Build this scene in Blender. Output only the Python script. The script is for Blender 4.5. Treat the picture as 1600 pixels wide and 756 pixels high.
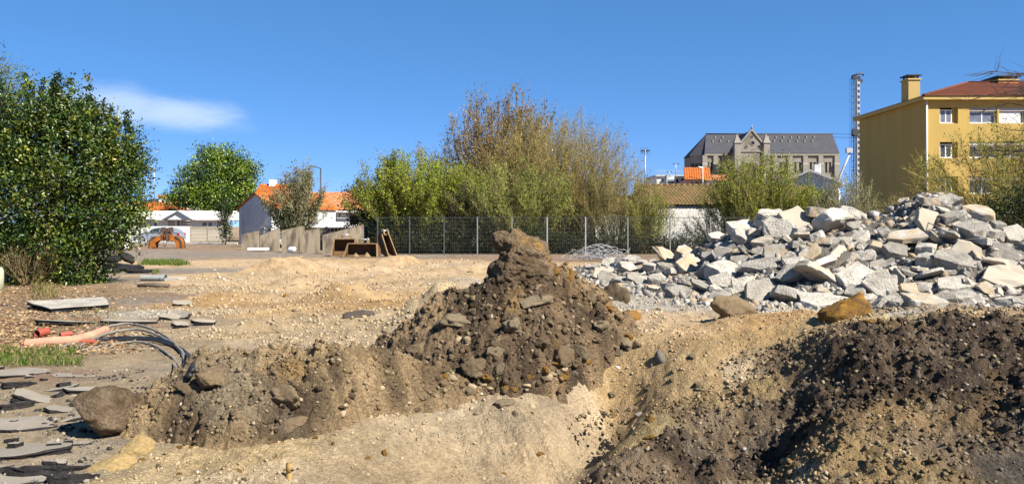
import bpy, bmesh, math, random
import numpy as np
from mathutils import Vector, Matrix, Euler

for o in list(bpy.data.objects):
    bpy.data.objects.remove(o, do_unlink=True)
SC = bpy.context.scene
COL = SC.collection

# ------------------------------------------------------------------ camera
CAMZ = 1.6
FPX = 1209.0            # focal length in photo pixels (photo is 1600 wide)
HY = 353.0              # horizon row in the photo
cam = bpy.data.cameras.new('camera')
cam.sensor_width = 36.0
cam.lens = 36.0 * FPX / 1600.0
cam.shift_y = (HY - 378.0) / 1600.0
cam.clip_start = 0.1
cam.clip_end = 3000.0
camo = bpy.data.objects.new('camera', cam)
camo.location = (0, 0, CAMZ)
camo.rotation_euler = (math.radians(90), 0, 0)
COL.objects.link(camo)
SC.camera = camo

# ------------------------------------------------------------------ sky and sun
SUN_AZ = math.radians(52)      # to the right of straight behind the camera
SUN_EL = math.radians(43)
sun_dir = Vector((math.sin(SUN_AZ) * math.cos(SUN_EL), -math.cos(SUN_AZ) * math.cos(SUN_EL), math.sin(SUN_EL)))
world = bpy.data.worlds.new('World')
SC.world = world
world.use_nodes = True
wn = world.node_tree
wn.nodes.clear()
sky = wn.nodes.new('ShaderNodeTexSky')
sky.sky_type = 'NISHITA'
sky.sun_disc = False
sky.sun_elevation = SUN_EL
sky.sun_rotation = math.atan2(sun_dir.x, sun_dir.y)
sky.altitude = 50
sky.air_density = 0.32
sky.dust_density = 0.0
sky.ozone_density = 6.0
hsv = wn.nodes.new('ShaderNodeHueSaturation')
hsv.inputs['Saturation'].default_value = 1.2
hsv.inputs['Value'].default_value = 1.0
wn.links.new(sky.outputs[0], hsv.inputs['Color'])
gam = wn.nodes.new('ShaderNodeGamma'); gam.inputs[1].default_value = 0.5
wn.links.new(hsv.outputs[0], gam.inputs[0])
gain = wn.nodes.new('ShaderNodeMix'); gain.data_type = 'RGBA'; gain.blend_type = 'MULTIPLY'; gain.inputs['Factor'].default_value = 1.0
gain.inputs['B'].default_value = (0.84, 0.95, 1.225, 1)
wn.links.new(gam.outputs[0], gain.inputs['A'])
# thin cirrus streak low over the left of the yard, placed by sky direction
tc = wn.nodes.new('ShaderNodeTexCoord')
def wmath(op, a, b=None, clamp=False):
    n = wn.nodes.new('ShaderNodeMath'); n.operation = op; n.use_clamp = clamp
    for i, v in enumerate((a, b)):
        if v is None: continue
        if isinstance(v, (int, float)): n.inputs[i].default_value = v
        else: wn.links.new(v, n.inputs[i])
    return n.outputs[0]
sep = wn.nodes.new('ShaderNodeSeparateXYZ')
wn.links.new(tc.outputs['Generated'], sep.inputs[0])
az = wmath('ARCTAN2', sep.outputs[0], sep.outputs[1])
el = wmath('ARCSINE', sep.outputs[2])
comb = wn.nodes.new('ShaderNodeCombineXYZ')
wn.links.new(az, comb.inputs[0]); wn.links.new(wmath('MULTIPLY', el, 3.0), comb.inputs[1])
cn = wn.nodes.new('ShaderNodeTexNoise')
cn.inputs['Scale'].default_value = 9.0; cn.inputs['Detail'].default_value = 8.0; cn.inputs['Roughness'].default_value = 0.66
wn.links.new(comb.outputs[0], cn.inputs['Vector'])
nz = wmath('SUBTRACT', cn.outputs[0], 0.5)
# two lobes: a right head with a crisp right end and a longer faint tail to the left
def lobe(a0, e0, ra, re, slope):
    da = wmath('DIVIDE', wmath('SUBTRACT', az, a0), ra)
    e1 = wmath('SUBTRACT', wmath('SUBTRACT', el, e0), wmath('MULTIPLY', wmath('SUBTRACT', az, a0), slope))
    de = wmath('DIVIDE', e1, re)
    d = wmath('SQRT', wmath('ADD', wmath('MULTIPLY', da, da), wmath('MULTIPLY', de, de)))
    d = wmath('ADD', d, wmath('MULTIPLY', nz, -1.3))
    m = wn.nodes.new('ShaderNodeMapRange'); m.interpolation_type = 'SMOOTHSTEP'
    m.inputs['From Min'].default_value = 1.05; m.inputs['From Max'].default_value = 0.1
    wn.links.new(d, m.inputs['Value'])
    return m.outputs[0]
l1 = lobe(-0.405, 0.133, 0.098, 0.027, -0.05)
l2 = lobe(-0.47, 0.138, 0.10, 0.030, -0.04)
cm = wmath('MULTIPLY', wmath('MAXIMUM', l1, wmath('MULTIPLY', l2, 0.9)), 0.6, True)
mix = wn.nodes.new('ShaderNodeMix'); mix.data_type = 'RGBA'
wn.links.new(cm, mix.inputs['Factor'])
wn.links.new(gain.outputs['Result'], mix.inputs['A'])
mix.inputs['B'].default_value = (2.3, 2.7, 3.15, 1)
bg = wn.nodes.new('ShaderNodeBackground')
bg.inputs['Strength'].default_value = 0.15
wn.links.new(mix.outputs['Result'], bg.inputs['Color'])
wo = wn.nodes.new('ShaderNodeOutputWorld')
wn.links.new(bg.outputs[0], wo.inputs['Surface'])

sl = bpy.data.lights.new('sun', 'SUN')
sl.energy = 5.0
sl.angle = math.radians(0.53)
sl.color = (1.0, 0.94, 0.84)
slo = bpy.data.objects.new('sun', sl)
slo.rotation_euler = sun_dir.to_track_quat('Z', 'Y').to_euler()
slo.location = (20, -20, 30)
COL.objects.link(slo)
SC.view_settings.view_transform = 'Standard'
SC.view_settings.look = 'None'
SC.view_settings.exposure = 1.28
SC.view_settings.gamma = 1.0
SC.cycles.max_bounces = 6
SC.cycles.transparent_max_bounces = 8

# ------------------------------------------------------------------ helpers
R = np.random.default_rng(7)
random.seed(7)

def _hash(ix, iy, iz, seed):
    h = (ix.astype(np.uint32) * np.uint32(374761393) + iy.astype(np.uint32) * np.uint32(668265263)
         + iz.astype(np.uint32) * np.uint32(2147483647) + np.uint32((seed * 974711 + 12345) & 0xffffffff))
    h = (h ^ (h >> np.uint32(13))) * np.uint32(1274126177)
    h = h ^ (h >> np.uint32(16))
    h = h * np.uint32(2246822519)
    h = h ^ (h >> np.uint32(15))
    return h.astype(np.float64) / 4294967295.0

def vnoise(x, y, seed=0):
    x = np.asarray(x, float); y = np.asarray(y, float)
    xi = np.floor(x); yi = np.floor(y); xf = x - xi; yf = y - yi
    u = xf * xf * (3 - 2 * xf); v = yf * yf * (3 - 2 * yf)
    xi = xi.astype(np.int64); yi = yi.astype(np.int64); z = np.zeros_like(xi)
    a = _hash(xi, yi, z, seed); b = _hash(xi + 1, yi, z, seed)
    c = _hash(xi, yi + 1, z, seed); d = _hash(xi + 1, yi + 1, z, seed)
    return (a + (b - a) * u + (c - a) * v + (a - b - c + d) * u * v) * 2 - 1

def fbm(x, y, octv=4, seed=0, gain=0.5):
    s = 0; a = 1.0; f = 1.0; t = 0
    for i in range(octv):
        c, sn = math.cos(i * 1.1), math.sin(i * 1.1)
        s = s + a * vnoise((x * c - y * sn) * f + i * 17.3, (x * sn + y * c) * f + i * 5.1, seed + i)
        t += a; a *= gain; f *= 2.03
    return s / t

def vnoise3(p, seed=0):
    pi = np.floor(p); f = p - pi; u = f * f * (3 - 2 * f); q = pi.astype(np.int64)
    r = 0
    for dx in (0, 1):
        for dy in (0, 1):
            for dz in (0, 1):
                w = (u[:, 0] if dx else 1 - u[:, 0]) * (u[:, 1] if dy else 1 - u[:, 1]) * (u[:, 2] if dz else 1 - u[:, 2])
                r = r + w * _hash(q[:, 0] + dx, q[:, 1] + dy, q[:, 2] + dz, seed)
    return r * 2 - 1

def fbm3(p, octv=3, seed=0, gain=0.5):
    s = 0; a = 1.0; t = 0
    for i in range(octv):
        s = s + a * vnoise3(p * (2.0 ** i) + i * 9.7, seed + i); t += a; a *= gain
    return s / t

def worley(x, y, seed=0):
    """nearest-cell distance and a random value of that cell"""
    xi = np.floor(x).astype(np.int64); yi = np.floor(y).astype(np.int64)
    best = np.full(x.shape, 9.0); val = np.zeros(x.shape)
    z = np.zeros_like(xi)
    for dx in (-1, 0, 1):
        for dy in (-1, 0, 1):
            cx = xi + dx; cy = yi + dy
            px = cx + _hash(cx, cy, z, seed) ; py = cy + _hash(cx, cy, z, seed + 51)
            d = (px - x) ** 2 + (py - y) ** 2
            m = d < best
            best = np.where(m, d, best); val = np.where(m, _hash(cx, cy, z, seed + 77), val)
    return np.sqrt(best), val

def pebble_bumps(x, y, cell, seed):
    """rounded pebble-like bumps, in units of the cell size"""
    d, v = worley(x / cell, y / cell, seed)
    r = 0.28 + 0.32 * v
    return cell * np.sqrt(np.clip(r * r - d * d, 0, None)) * (0.5 + 0.9 * v), v

def tag(o, label=None, cat=None, group=None, kind=None):
    if label: o['label'] = label
    if cat: o['category'] = cat
    if group: o['group'] = group
    if kind: o['kind'] = kind
    return o

def empty(name, loc=(0, 0, 0), rz=0.0, label=None, cat=None, group=None):
    o = bpy.data.objects.new(name, None)
    o.empty_display_size = 0.2
    o.location = loc; o.rotation_euler = (0, 0, rz)
    COL.objects.link(o)
    return tag(o, label, cat, group)

def link_mesh(name, me, mats, parent=None, loc=None):
    o = bpy.data.objects.new(name, me)
    for m in (mats if isinstance(mats, (list, tuple)) else [mats]):
        if m is not None: me.materials.append(m)
    COL.objects.link(o)
    if parent: o.parent = parent
    if loc is not None: o.location = loc
    return o

def np_mesh(name, V, F, col=None, smooth=False):
    """V (n,3), F (m,3|4) int; optional per-vertex colour attribute 'col'"""
    V = np.ascontiguousarray(V, dtype=np.float32); F = np.ascontiguousarray(F, dtype=np.int32)
    me = bpy.data.meshes.new(name)
    k = F.shape[1]
    me.vertices.add(len(V)); me.vertices.foreach_set('co', V.ravel())
    me.loops.add(F.size); me.loops.foreach_set('vertex_index', F.ravel())
    me.polygons.add(len(F))
    me.polygons.foreach_set('loop_start', np.arange(0, F.size, k, dtype=np.int32))
    try: me.polygons.foreach_set('loop_total', np.full(len(F), k, dtype=np.int32))
    except Exception: pass
    if smooth: me.polygons.foreach_set('use_smooth', np.ones(len(F), dtype=bool))
    if col is not None:
        at = me.attributes.new('col', 'FLOAT_COLOR', 'POINT')
        c = np.ones((len(V), 4), np.float32); c[:, :3] = col
        at.data.foreach_set('color', c.ravel())
    me.update(calc_edges=True)
    me.validate()
    return me

def grid_faces(nr, nc):
    i = np.arange(nr - 1)[:, None] * nc + np.arange(nc - 1)[None, :]
    return np.stack([i, i + 1, i + nc + 1, i + nc], -1).reshape(-1, 4)

class MB:
    """collects boxes, prisms and tubes for one mesh"""
    def __init__(self): self.v = []; self.f = []; self.mi = []; self.sm = []
    def add(self, vs, fs, mi=0, M=None, smooth=False):
        b = len(self.v)
        for p in vs:
            p = Vector(p)
            self.v.append(tuple(M @ p if M is not None else p))
        for f in fs:
            self.f.append([b + i for i in f]); self.mi.append(mi); self.sm.append(smooth)
        return self
    def box(self, x0, x1, y0, y1, z0, z1, M=None, mi=0):
        vs = [(x0, y0, z0), (x1, y0, z0), (x1, y1, z0), (x0, y1, z0), (x0, y0, z1), (x1, y0, z1), (x1, y1, z1), (x0, y1, z1)]
        return self.add(vs, [(0, 3, 2, 1), (4, 5, 6, 7), (0, 1, 5, 4), (1, 2, 6, 5), (2, 3, 7, 6), (3, 0, 4, 7)], mi, M)
    def prism(self, poly, axis, a, b, M=None, mi=0, mi_cap=None):
        """poly of 2-D points extruded along axis ('x','y','z') from a to b"""
        def p3(p, t):
            return {'x': (t, p[0], p[1]), 'y': (p[0], t, p[1]), 'z': (p[0], p[1], t)}[axis]
        n = len(poly)
        vs = [p3(p, a) for p in poly] + [p3(p, b) for p in poly]
        self.add(vs, [tuple(range(n))[::-1], tuple(range(n, 2 * n))], mi if mi_cap is None else mi_cap, M)
        k = len(self.v) - 2 * n
        for i in range(n):
            j = (i + 1) % n
            self.f.append([k + i, k + j, k + n + j, k + n + i]); self.mi.append(mi); self.sm.append(False)
        return self
    def tube(self, pts, r, sides=6, M=None, mi=0, cap=True, smooth=True):
        pts = [Vector(p) for p in pts]
        n = len(pts); rs = r if isinstance(r, (list, tuple)) else [r] * n
        vs = []; fs = []
        for i, p in enumerate(pts):
            t = (pts[min(i + 1, n - 1)] - pts[max(i - 1, 0)]).normalized()
            u = t.cross(Vector((0, 0, 1)))
            if u.length < 0.05: u = t.cross(Vector((0, 1, 0)))
            u.normalize(); w = t.cross(u)
            for k in range(sides):
                a = 2 * math.pi * k / sides
                vs.append(p + (u * math.cos(a) + w * math.sin(a)) * rs[i])
        for i in range(n - 1):
            for k in range(sides):
                j = (k + 1) % sides
                fs.append((i * sides + k, i * sides + j, (i + 1) * sides + j, (i + 1) * sides + k))
        self.add(vs, fs, mi, M, smooth)
        if cap:
            b = len(self.v) - len(vs)
            self.f.append([b + k for k in range(sides)][::-1]); self.mi.append(mi); self.sm.append(False)
            self.f.append([b + (n - 1) * sides + k for k in range(sides)]); self.mi.append(mi); self.sm.append(False)
        return self
    def quad(self, a, b, c, d, mi=0): return self.add([a, b, c, d], [(0, 1, 2, 3)], mi)
    def mesh(self, name):
        me = bpy.data.meshes.new(name)
        me.from_pydata(self.v, [], self.f)
        me.polygons.foreach_set('material_index', self.mi)
        me.polygons.foreach_set('use_smooth', self.sm)
        bm = bmesh.new(); bm.from_mesh(me)
        bmesh.ops.recalc_face_normals(bm, faces=bm.faces)
        bm.to_mesh(me); bm.free()
        me.update()
        return me
    def build(self, name, mats, parent=None, loc=None): return link_mesh(name, self.mesh(name), mats, parent, loc)

def copy_tree(o, parent=None):
    c = o.copy(); COL.objects.link(c)
    if parent: c.parent = parent
    for ch in list(o.children): copy_tree(ch, c)
    return c

def tubes_np(P, Rr, S=3):
    """P (N,K,3), Rr (N,K): N thin tapered tubes as arrays"""
    N, K, _ = P.shape
    T = np.gradient(P, axis=1)
    T /= np.linalg.norm(T, axis=2, keepdims=True) + 1e-9
    ref = np.where(np.abs(T[..., 2:3]) > 0.9, np.array([1.0, 0, 0]), np.array([0, 0, 1.0]))
    U = np.cross(T, ref); U /= np.linalg.norm(U, axis=2, keepdims=True) + 1e-9
    W = np.cross(T, U)
    a = np.arange(S) * 2 * np.pi / S
    V = P[:, :, None, :] + Rr[:, :, None, None] * (U[:, :, None, :] * np.cos(a)[None, None, :, None] + W[:, :, None, :] * np.sin(a)[None, None, :, None])
    base = (np.arange(N) * K * S)[:, None, None] + (np.arange(K - 1) * S)[None, :, None]
    k = np.arange(S)[None, None, :]; k2 = (np.arange(S) + 1) % S
    F = np.stack([base + k, base + k2[None, None, :], base + S + k2[None, None, :], base + S + k], -1)
    return V.reshape(-1, 3), F.reshape(-1, 4)

def rand_rot(n, rng=R):
    q = rng.normal(size=(n, 4)); q /= np.linalg.norm(q, axis=1, keepdims=True)
    w, x, y, z = q.T
    return np.stack([1 - 2 * (y * y + z * z), 2 * (x * y - z * w), 2 * (x * z + y * w),
                     2 * (x * y + z * w), 1 - 2 * (x * x + z * z), 2 * (y * z - x * w),
                     2 * (x * z - y * w), 2 * (y * z + x * w), 1 - 2 * (x * x + y * y)], -1).reshape(n, 3, 3)

def ico(sub):
    bm = bmesh.new(); bmesh.ops.create_icosphere(bm, subdivisions=sub, radius=1.0)
    bm.verts.ensure_lookup_table()
    V = np.array([v.co[:] for v in bm.verts]); F = np.array([[v.index for v in f.verts] for f in bm.faces])
    bm.free(); return V, F
ICO1, ICO2, ICO3, ICO4 = ico(1), ico(2), ico(3), ico(4)

def rock(base, amp, freq, seed, flat=(1, 1, 0.75), planes=0):
    V, F = base; V = V.copy()
    rng = np.random.default_rng(seed)
    n = fbm3(V * freq + seed * 3.1, 3, seed)
    V = V * (1 + amp * n)[:, None]
    for _ in range(planes):                          # cleave flat faces
        d = rng.normal(size=3); d /= np.linalg.norm(d); c = rng.uniform(0.5, 0.85)
        s = V @ d; V = V - np.clip(s - c, 0, None)[:, None] * d * 0.92
    return V * np.array(flat), F

def octa(seed, flat=(1, 0.8, 0.65)):
    rng = np.random.default_rng(seed)
    V = np.array([(1, 0, 0), (-1, 0, 0), (0, 1, 0), (0, -1, 0), (0, 0, 1), (0, 0, -1)], float) * rng.uniform(0.75, 1.15, (6, 1)) + rng.normal(size=(6, 3)) * 0.12
    F = np.array([(0, 2, 4), (2, 1, 4), (1, 3, 4), (3, 0, 4), (2, 0, 5), (1, 2, 5), (3, 1, 5), (0, 3, 5)])
    return V * np.array(flat), F

def merged(name, protos, pos, scale, col, mat, rot=None, rng=R, smooth=False, parent=None):
    """many small stones as one mesh"""
    n = len(pos)
    if rot is None: rot = rand_rot(n, rng)
    which = rng.integers(0, len(protos), n)
    Vs = []; Fs = []; Cs = []; off = 0
    sc = scale if np.ndim(scale) == 2 else np.repeat(np.asarray(scale)[:, None], 3, 1)
    for k, (V, F) in enumerate(protos):
        idx = np.where(which == k)[0]
        if not len(idx): continue
        v = np.einsum('nij,nvj->nvi', rot[idx], V[None] * sc[idx][:, None, :]) + pos[idx][:, None, :]
        f = F[None] + (np.arange(len(idx)) * len(V))[:, None, None] + off
        off += len(idx) * len(V)
        Vs.append(v.reshape(-1, 3)); Fs.append(f.reshape(-1, 3))
        Cs.append(np.repeat(col[idx], len(V), 0))
    me = np_mesh(name, np.concatenate(Vs), np.concatenate(Fs), np.concatenate(Cs), smooth)
    return link_mesh(name, me, mat, parent)

# ------------------------------------------------------------------ materials
MATS = {}
def mat(name, col=(0.5, 0.5, 0.5), rough=0.85, var=0.25, scale=3.0, bump=0.0, bscale=30.0, bdist=0.02, attr=False,
        metal=0.0, col2=None, c2lo=0.5, c2hi=0.65, c2scale=2.0, spec=0.3, objrand=0.0, coord='Object', stretch=None, trans=0.0, fine=0.0, fscale=60):
    """procedural surface: base colour (or the 'col' attribute), value noise, an optional second colour in patches, bump"""
    if name in MATS: return MATS[name]
    m = bpy.data.materials.new(name); m.use_nodes = True
    nt = m.node_tree; nt.nodes.clear(); L = nt.links.new; N = nt.nodes.new
    out = N('ShaderNodeOutputMaterial'); b = N('ShaderNodeBsdfPrincipled')
    tcn = N('ShaderNodeTexCoord'); vec = tcn.outputs[coord]
    oi = N('ShaderNodeObjectInfo')
    if objrand:
        va = N('ShaderNodeVectorMath'); va.operation = 'ADD'
        sc_ = N('ShaderNodeMath'); sc_.operation = 'MULTIPLY'; sc_.inputs[1].default_value = 57.0
        L(oi.outputs['Random'], sc_.inputs[0]); L(vec, va.inputs[0]); L(sc_.outputs[0], va.inputs[1]); vec = va.outputs[0]
    if stretch:
        mp = N('ShaderNodeMapping'); mp.inputs['Scale'].default_value = stretch; L(vec, mp.inputs['Vector']); vec = mp.outputs[0]
    if attr:
        an = N('ShaderNodeAttribute'); an.attribute_name = 'col'; c = an.outputs['Color']
    else:
        rgb = N('ShaderNodeRGB'); rgb.outputs[0].default_value = (*col, 1); c = rgb.outputs[0]
    def noise(s, det=5.0, r=0.6):
        n = N('ShaderNodeTexNoise'); n.inputs['Scale'].default_value = s; n.inputs['Detail'].default_value = det
        n.inputs['Roughness'].default_value = r; L(vec, n.inputs['Vector']); return n.outputs[0]
    if col2 is not None:
        mr = N('ShaderNodeMapRange'); mr.inputs['From Min'].default_value = c2lo; mr.inputs['From Max'].default_value = c2hi
        L(noise(c2scale, 6.0), mr.inputs['Value'])
        mx = N('ShaderNodeMix'); mx.data_type = 'RGBA'; L(mr.outputs[0], mx.inputs['Factor']); L(c, mx.inputs['A'])
        mx.inputs['B'].default_value = (*col2, 1); c = mx.outputs['Result']
    def vmul(c, src, lo, hi):
        mr = N('ShaderNodeMapRange'); mr.inputs['From Min'].default_value = 0.25; mr.inputs['From Max'].default_value = 0.75
        mr.inputs['To Min'].default_value = lo; mr.inputs['To Max'].default_value = hi; mr.clamp = False
        L(src, mr.inputs['Value'])
        h = N('ShaderNodeHueSaturation'); L(c, h.inputs['Color']); L(mr.outputs[0], h.inputs['Value']); return h.outputs[0]
    if var: c = vmul(c, noise(scale), 1 - var, 1 + var)
    if fine: c = vmul(c, noise(fscale, 3.0, 0.7), 1 - fine, 1 + fine)
    if objrand:
        mr = N('ShaderNodeMapRange'); mr.inputs['To Min'].default_value = 1 - objrand; mr.inputs['To Max'].default_value = 1 + objrand
        L(oi.outputs['Random'], mr.inputs['Value'])
        h = N('ShaderNodeHueSaturation'); L(c, h.inputs['Color']); L(mr.outputs[0], h.inputs['Value']); c = h.outputs[0]
    h = N('ShaderNodeHueSaturation'); h.inputs['Saturation'].default_value = 1.1; h.inputs['Value'].default_value = 0.83; L(c, h.inputs['Color']); c = h.outputs[0]
    L(c, b.inputs['Base Color'])
    b.inputs['Roughness'].default_value = rough; b.inputs['Metallic'].default_value = metal
    b.inputs['Specular IOR Level'].default_value = spec
    if bump:
        bn = N('ShaderNodeBump'); bn.inputs['Strength'].default_value = bump; bn.inputs['Distance'].default_value = bdist
        L(noise(bscale, 6.0, 0.65), bn.inputs['Height']); L(bn.outputs[0], b.inputs['Normal'])
    if trans:
        t = N('ShaderNodeBsdfTranslucent'); L(c, t.inputs['Color'])
        ms = N('ShaderNodeMixShader'); ms.inputs[0].default_value = trans
        L(b.outputs[0], ms.inputs[1]); L(t.outputs[0], ms.inputs[2]); L(ms.outputs[0], out.inputs[0])
    else:
        L(b.outputs[0], out.inputs[0])
    MATS[name] = m
    return m

M_ground = mat('ground earth', attr=True, rough=0.95, var=0.22, scale=2.3, bump=1.0, bscale=40, bdist=0.045, fine=0.4, fscale=34, spec=0.15)
M_earth = mat('spoil earth', attr=True, rough=0.95, var=0.2, scale=3.0, bump=1.0, bscale=34, bdist=0.07, fine=0.5, fscale=36, spec=0.15)
M_stone = mat('loose stone', attr=True, rough=0.9, var=0.15, scale=20, bump=0.5, bscale=60, bdist=0.006, fine=0.12, fscale=90, spec=0.2)
M_clod = mat('earth clod', (0.19, 0.142, 0.092), attr=False, rough=0.95, var=0.3, scale=6, bump=1.0, bscale=22, bdist=0.02, objrand=0.28,
             col2=(0.22, 0.155, 0.08), c2lo=0.56, c2hi=0.72, c2scale=4, fine=0.25, fscale=50, spec=0.15)
M_clod_grey = mat('grey clay clod', (0.22, 0.178, 0.12), rough=0.95, var=0.25, scale=6, bump=1.0, bscale=22, bdist=0.02, objrand=0.2,
             col2=(0.21, 0.15, 0.085), c2lo=0.54, c2hi=0.72, c2scale=4, fine=0.22, fscale=50, spec=0.15)
M_clod_yellow = mat('yellow clay', (0.45, 0.33, 0.17), rough=0.95, var=0.25, scale=6, bump=1.0, bscale=20, bdist=0.02, col2=(0.33, 0.235, 0.12), c2lo=0.5, c2hi=0.66, c2scale=5, fine=0.25, fscale=50, spec=0.1)
M_clod_orange = mat('ochre clay', (0.29, 0.165, 0.055), rough=0.95, var=0.3, scale=5, bump=1.0, bscale=20, bdist=0.02, objrand=0.12,
             col2=(0.17, 0.105, 0.055), c2lo=0.46, c2hi=0.62, c2scale=4, fine=0.25, fscale=50, spec=0.15)
M_pebble = mat('pebble', (0.29, 0.24, 0.17), rough=0.9, var=0.2, scale=20, bump=0.4, bscale=60, bdist=0.005, objrand=0.3,
             col2=(0.31, 0.225, 0.115), c2lo=0.5, c2hi=0.6, c2scale=8, spec=0.2)
M_conc = mat('broken concrete', (0.47, 0.435, 0.375), rough=0.95, var=0.2, scale=2.6, bump=1.0, bscale=16, bdist=0.06, objrand=0.3,
             col2=(0.33, 0.30, 0.255), c2lo=0.48, c2hi=0.66, c2scale=2.4, fine=0.2, fscale=26, spec=0.15)
M_conc_warm = mat('concrete with earth', (0.37, 0.295, 0.205), rough=0.95, var=0.22, scale=2.6, bump=0.7, bscale=20, bdist=0.03, objrand=0.14,
             col2=(0.38, 0.355, 0.31), c2lo=0.45, c2hi=0.6, c2scale=2.5, fine=0.12, fscale=26, spec=0.15)
M_conc_smooth = mat('cast concrete face', (0.42, 0.37, 0.295), rough=0.9, var=0.14, scale=2.0, bump=0.2, bscale=40, bdist=0.008, objrand=0.1, fine=0.06, fscale=60, spec=0.15)
# ------------------------------------------------------------------ the lie of the land
def G(px, py, z=0.0):
    """the ground point seen at a photo pixel, at height z"""
    Y = (CAMZ - z) * FPX / (py - HY)
    return ((px - 800) / FPX * Y, Y, z)
def P(px, py, Y):
    return ((px - 800) / FPX * Y, Y, CAMZ - (py - HY) / FPX * Y)

ctl = [P(*a) for a in [
    # crest of the cut face and the spoil ridge behind the trench
    (140, 745, 5.05), (300, 740, 5.3), (450, 722, 5.5), (450, 690, 5.9), (600, 665, 6.5), (700, 622, 7.45), (800, 603, 7.7), (900, 572, 7.95),
    (1000, 542, 8.3), (1070, 520, 8.5), (1130, 501, 8.7), (1200, 492, 9.0), (1260, 493, 9.0),
    # the smooth cut face
    (800, 660, 7.1), (800, 756, 6.45), (700, 690, 6.75), (690, 756, 6.2), (600, 756, 5.75), (520, 756, 5.45), (450, 756, 5.25), (880, 690, 7.0), (870, 756, 6.6),
    # trench bottom
    (915, 756, 7.05), (930, 690, 7.6), (950, 640, 7.95),
    # bank to the right of the trench
    (968, 700, 6.55), (985, 756, 6.05), (1000, 650, 6.95), (1040, 640, 7.05), (1080, 756, 6.1), (1100, 620, 7.25), (1100, 690, 6.65), (1060, 570, 7.75), (1150, 560, 7.75),
    (1180, 640, 6.85), (1170, 756, 5.95), (1220, 570, 7.45), (1230, 690, 6.4), (1215, 756, 5.85),
    # nearest dark lobe
    (1300, 534, 6.95), (1265, 600, 6.85), (1350, 520, 7.05), (1420, 506, 7.15), (1500, 496, 7.2), (1580, 488, 7.2), (1680, 492, 7.2), (1850, 500, 7.4),
    (1330, 640, 6.05), (1330, 700, 5.6), (1270, 740, 5.55), (1400, 756, 5.15), (1400, 620, 6.2), (1500, 600, 6.2), (1480, 700, 5.4), (1590, 600, 6.1), (1560, 700, 5.3),
    (1600, 756, 4.95), (1700, 700, 5.1), (1700, 600, 5.9), (1850, 650, 5.2), (1850, 750, 4.6),
]]
for px, Y, z in [(1130, 10.2, 0.12), (1250, 10.4, 0.12), (1400, 9.6, 0.1), (1550, 9.8, 0.12), (1700, 9.8, 0.1), (1900, 10, 0.1), (1000, 9.6, 0.06), (900, 9.2, 0.04), (1060, 10.0, 0.06), (800, 9.0, 0.03), (700, 8.6, 0.03)]:
    ctl.append(((px - 800) / FPX * Y, Y, z))
for X, Y, z in [(-4, 4, 0), (-4, 5.5, 0), (-4, 7, 0), (-5, 9, 0), (-3, 9, 0.02), (-3.2, 6.2, 0), (-2.6, 7.5, 0.02), (-1.5, 8, 0.05), (-2.3, 5.0, -0.03), (-1, 4.2, -0.3), (0, 4.8, -0.9), (1, 4.2, -0.8), (2.0, 4.2, -0.3), (3, 3.5, 0),
                (0, 3, -0.2), (-3, 2.5, 0), (0, 1, 0), (3, 1.5, 0), (-6, 3, 0), (7, 3, 0.3), (7, 6, 0.6), (8, 9, 0.2), (0, 12, 0), (-4, 12, 0), (-8, 10, 0), (4, 12, 0.05), (9, 12, 0),
                (0, 16, 0), (6, 16, 0), (-6, 16, 0), (12, 16, 0), (-12, 16, 0), (0, 22, 0), (10, 24, 0), (-10, 24, 0), (0, 32, 0), (15, 32, 0), (-15, 32, 0), (-12, 4, 0), (13, 4, 0), (0, -8, 0), (12, -6, 0), (-12, -6, 0)]:
    ctl.append((X, Y, z))
CTL = np.array(ctl)

def _phi(r2): return np.where(r2 > 1e-12, 0.5 * r2 * np.log(r2 + 1e-12), 0)
_n = len(CTL)
_A = np.zeros((_n + 3, _n + 3))
_d2 = ((CTL[:, None, :2] - CTL[None, :, :2]) ** 2).sum(-1)
_A[:_n, :_n] = _phi(_d2) + np.eye(_n) * 0.006
_A[:_n, _n] = 1; _A[:_n, _n + 1:] = CTL[:, :2]; _A[_n, :_n] = 1; _A[_n + 1:, :_n] = CTL[:, :2].T
_W = np.linalg.solve(_A, np.concatenate([CTL[:, 2], np.zeros(3)]))

# low sand heaps left by the digger: px, base row, half width px, height px, back/front stretch
SAND = [(440, 428, 48, 20, 1.0), (625, 412, 34, 11, 1.2), (590, 424, 36, 10, 1.0), (1, 1, 1, 0, 1), (540, 470, 50, 22, 0.8), (470, 447, 45, 17, 0.8), (345, 470, 60, 12, 0.8), (690, 500, 46, 46, 0.7), (640, 520, 36, 22, 0.7),
        (400, 515, 40, 12, 0.6), (560, 503, 30, 10, 0.6), (480, 420, 60, 11, 1.4), (720, 420, 70, 9, 1.2), (320, 540, 30, 6, 0.6), (1150, 508, 26, 22, 0.5)]
SAND = [s for s in SAND if s[3] > 0]

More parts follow.
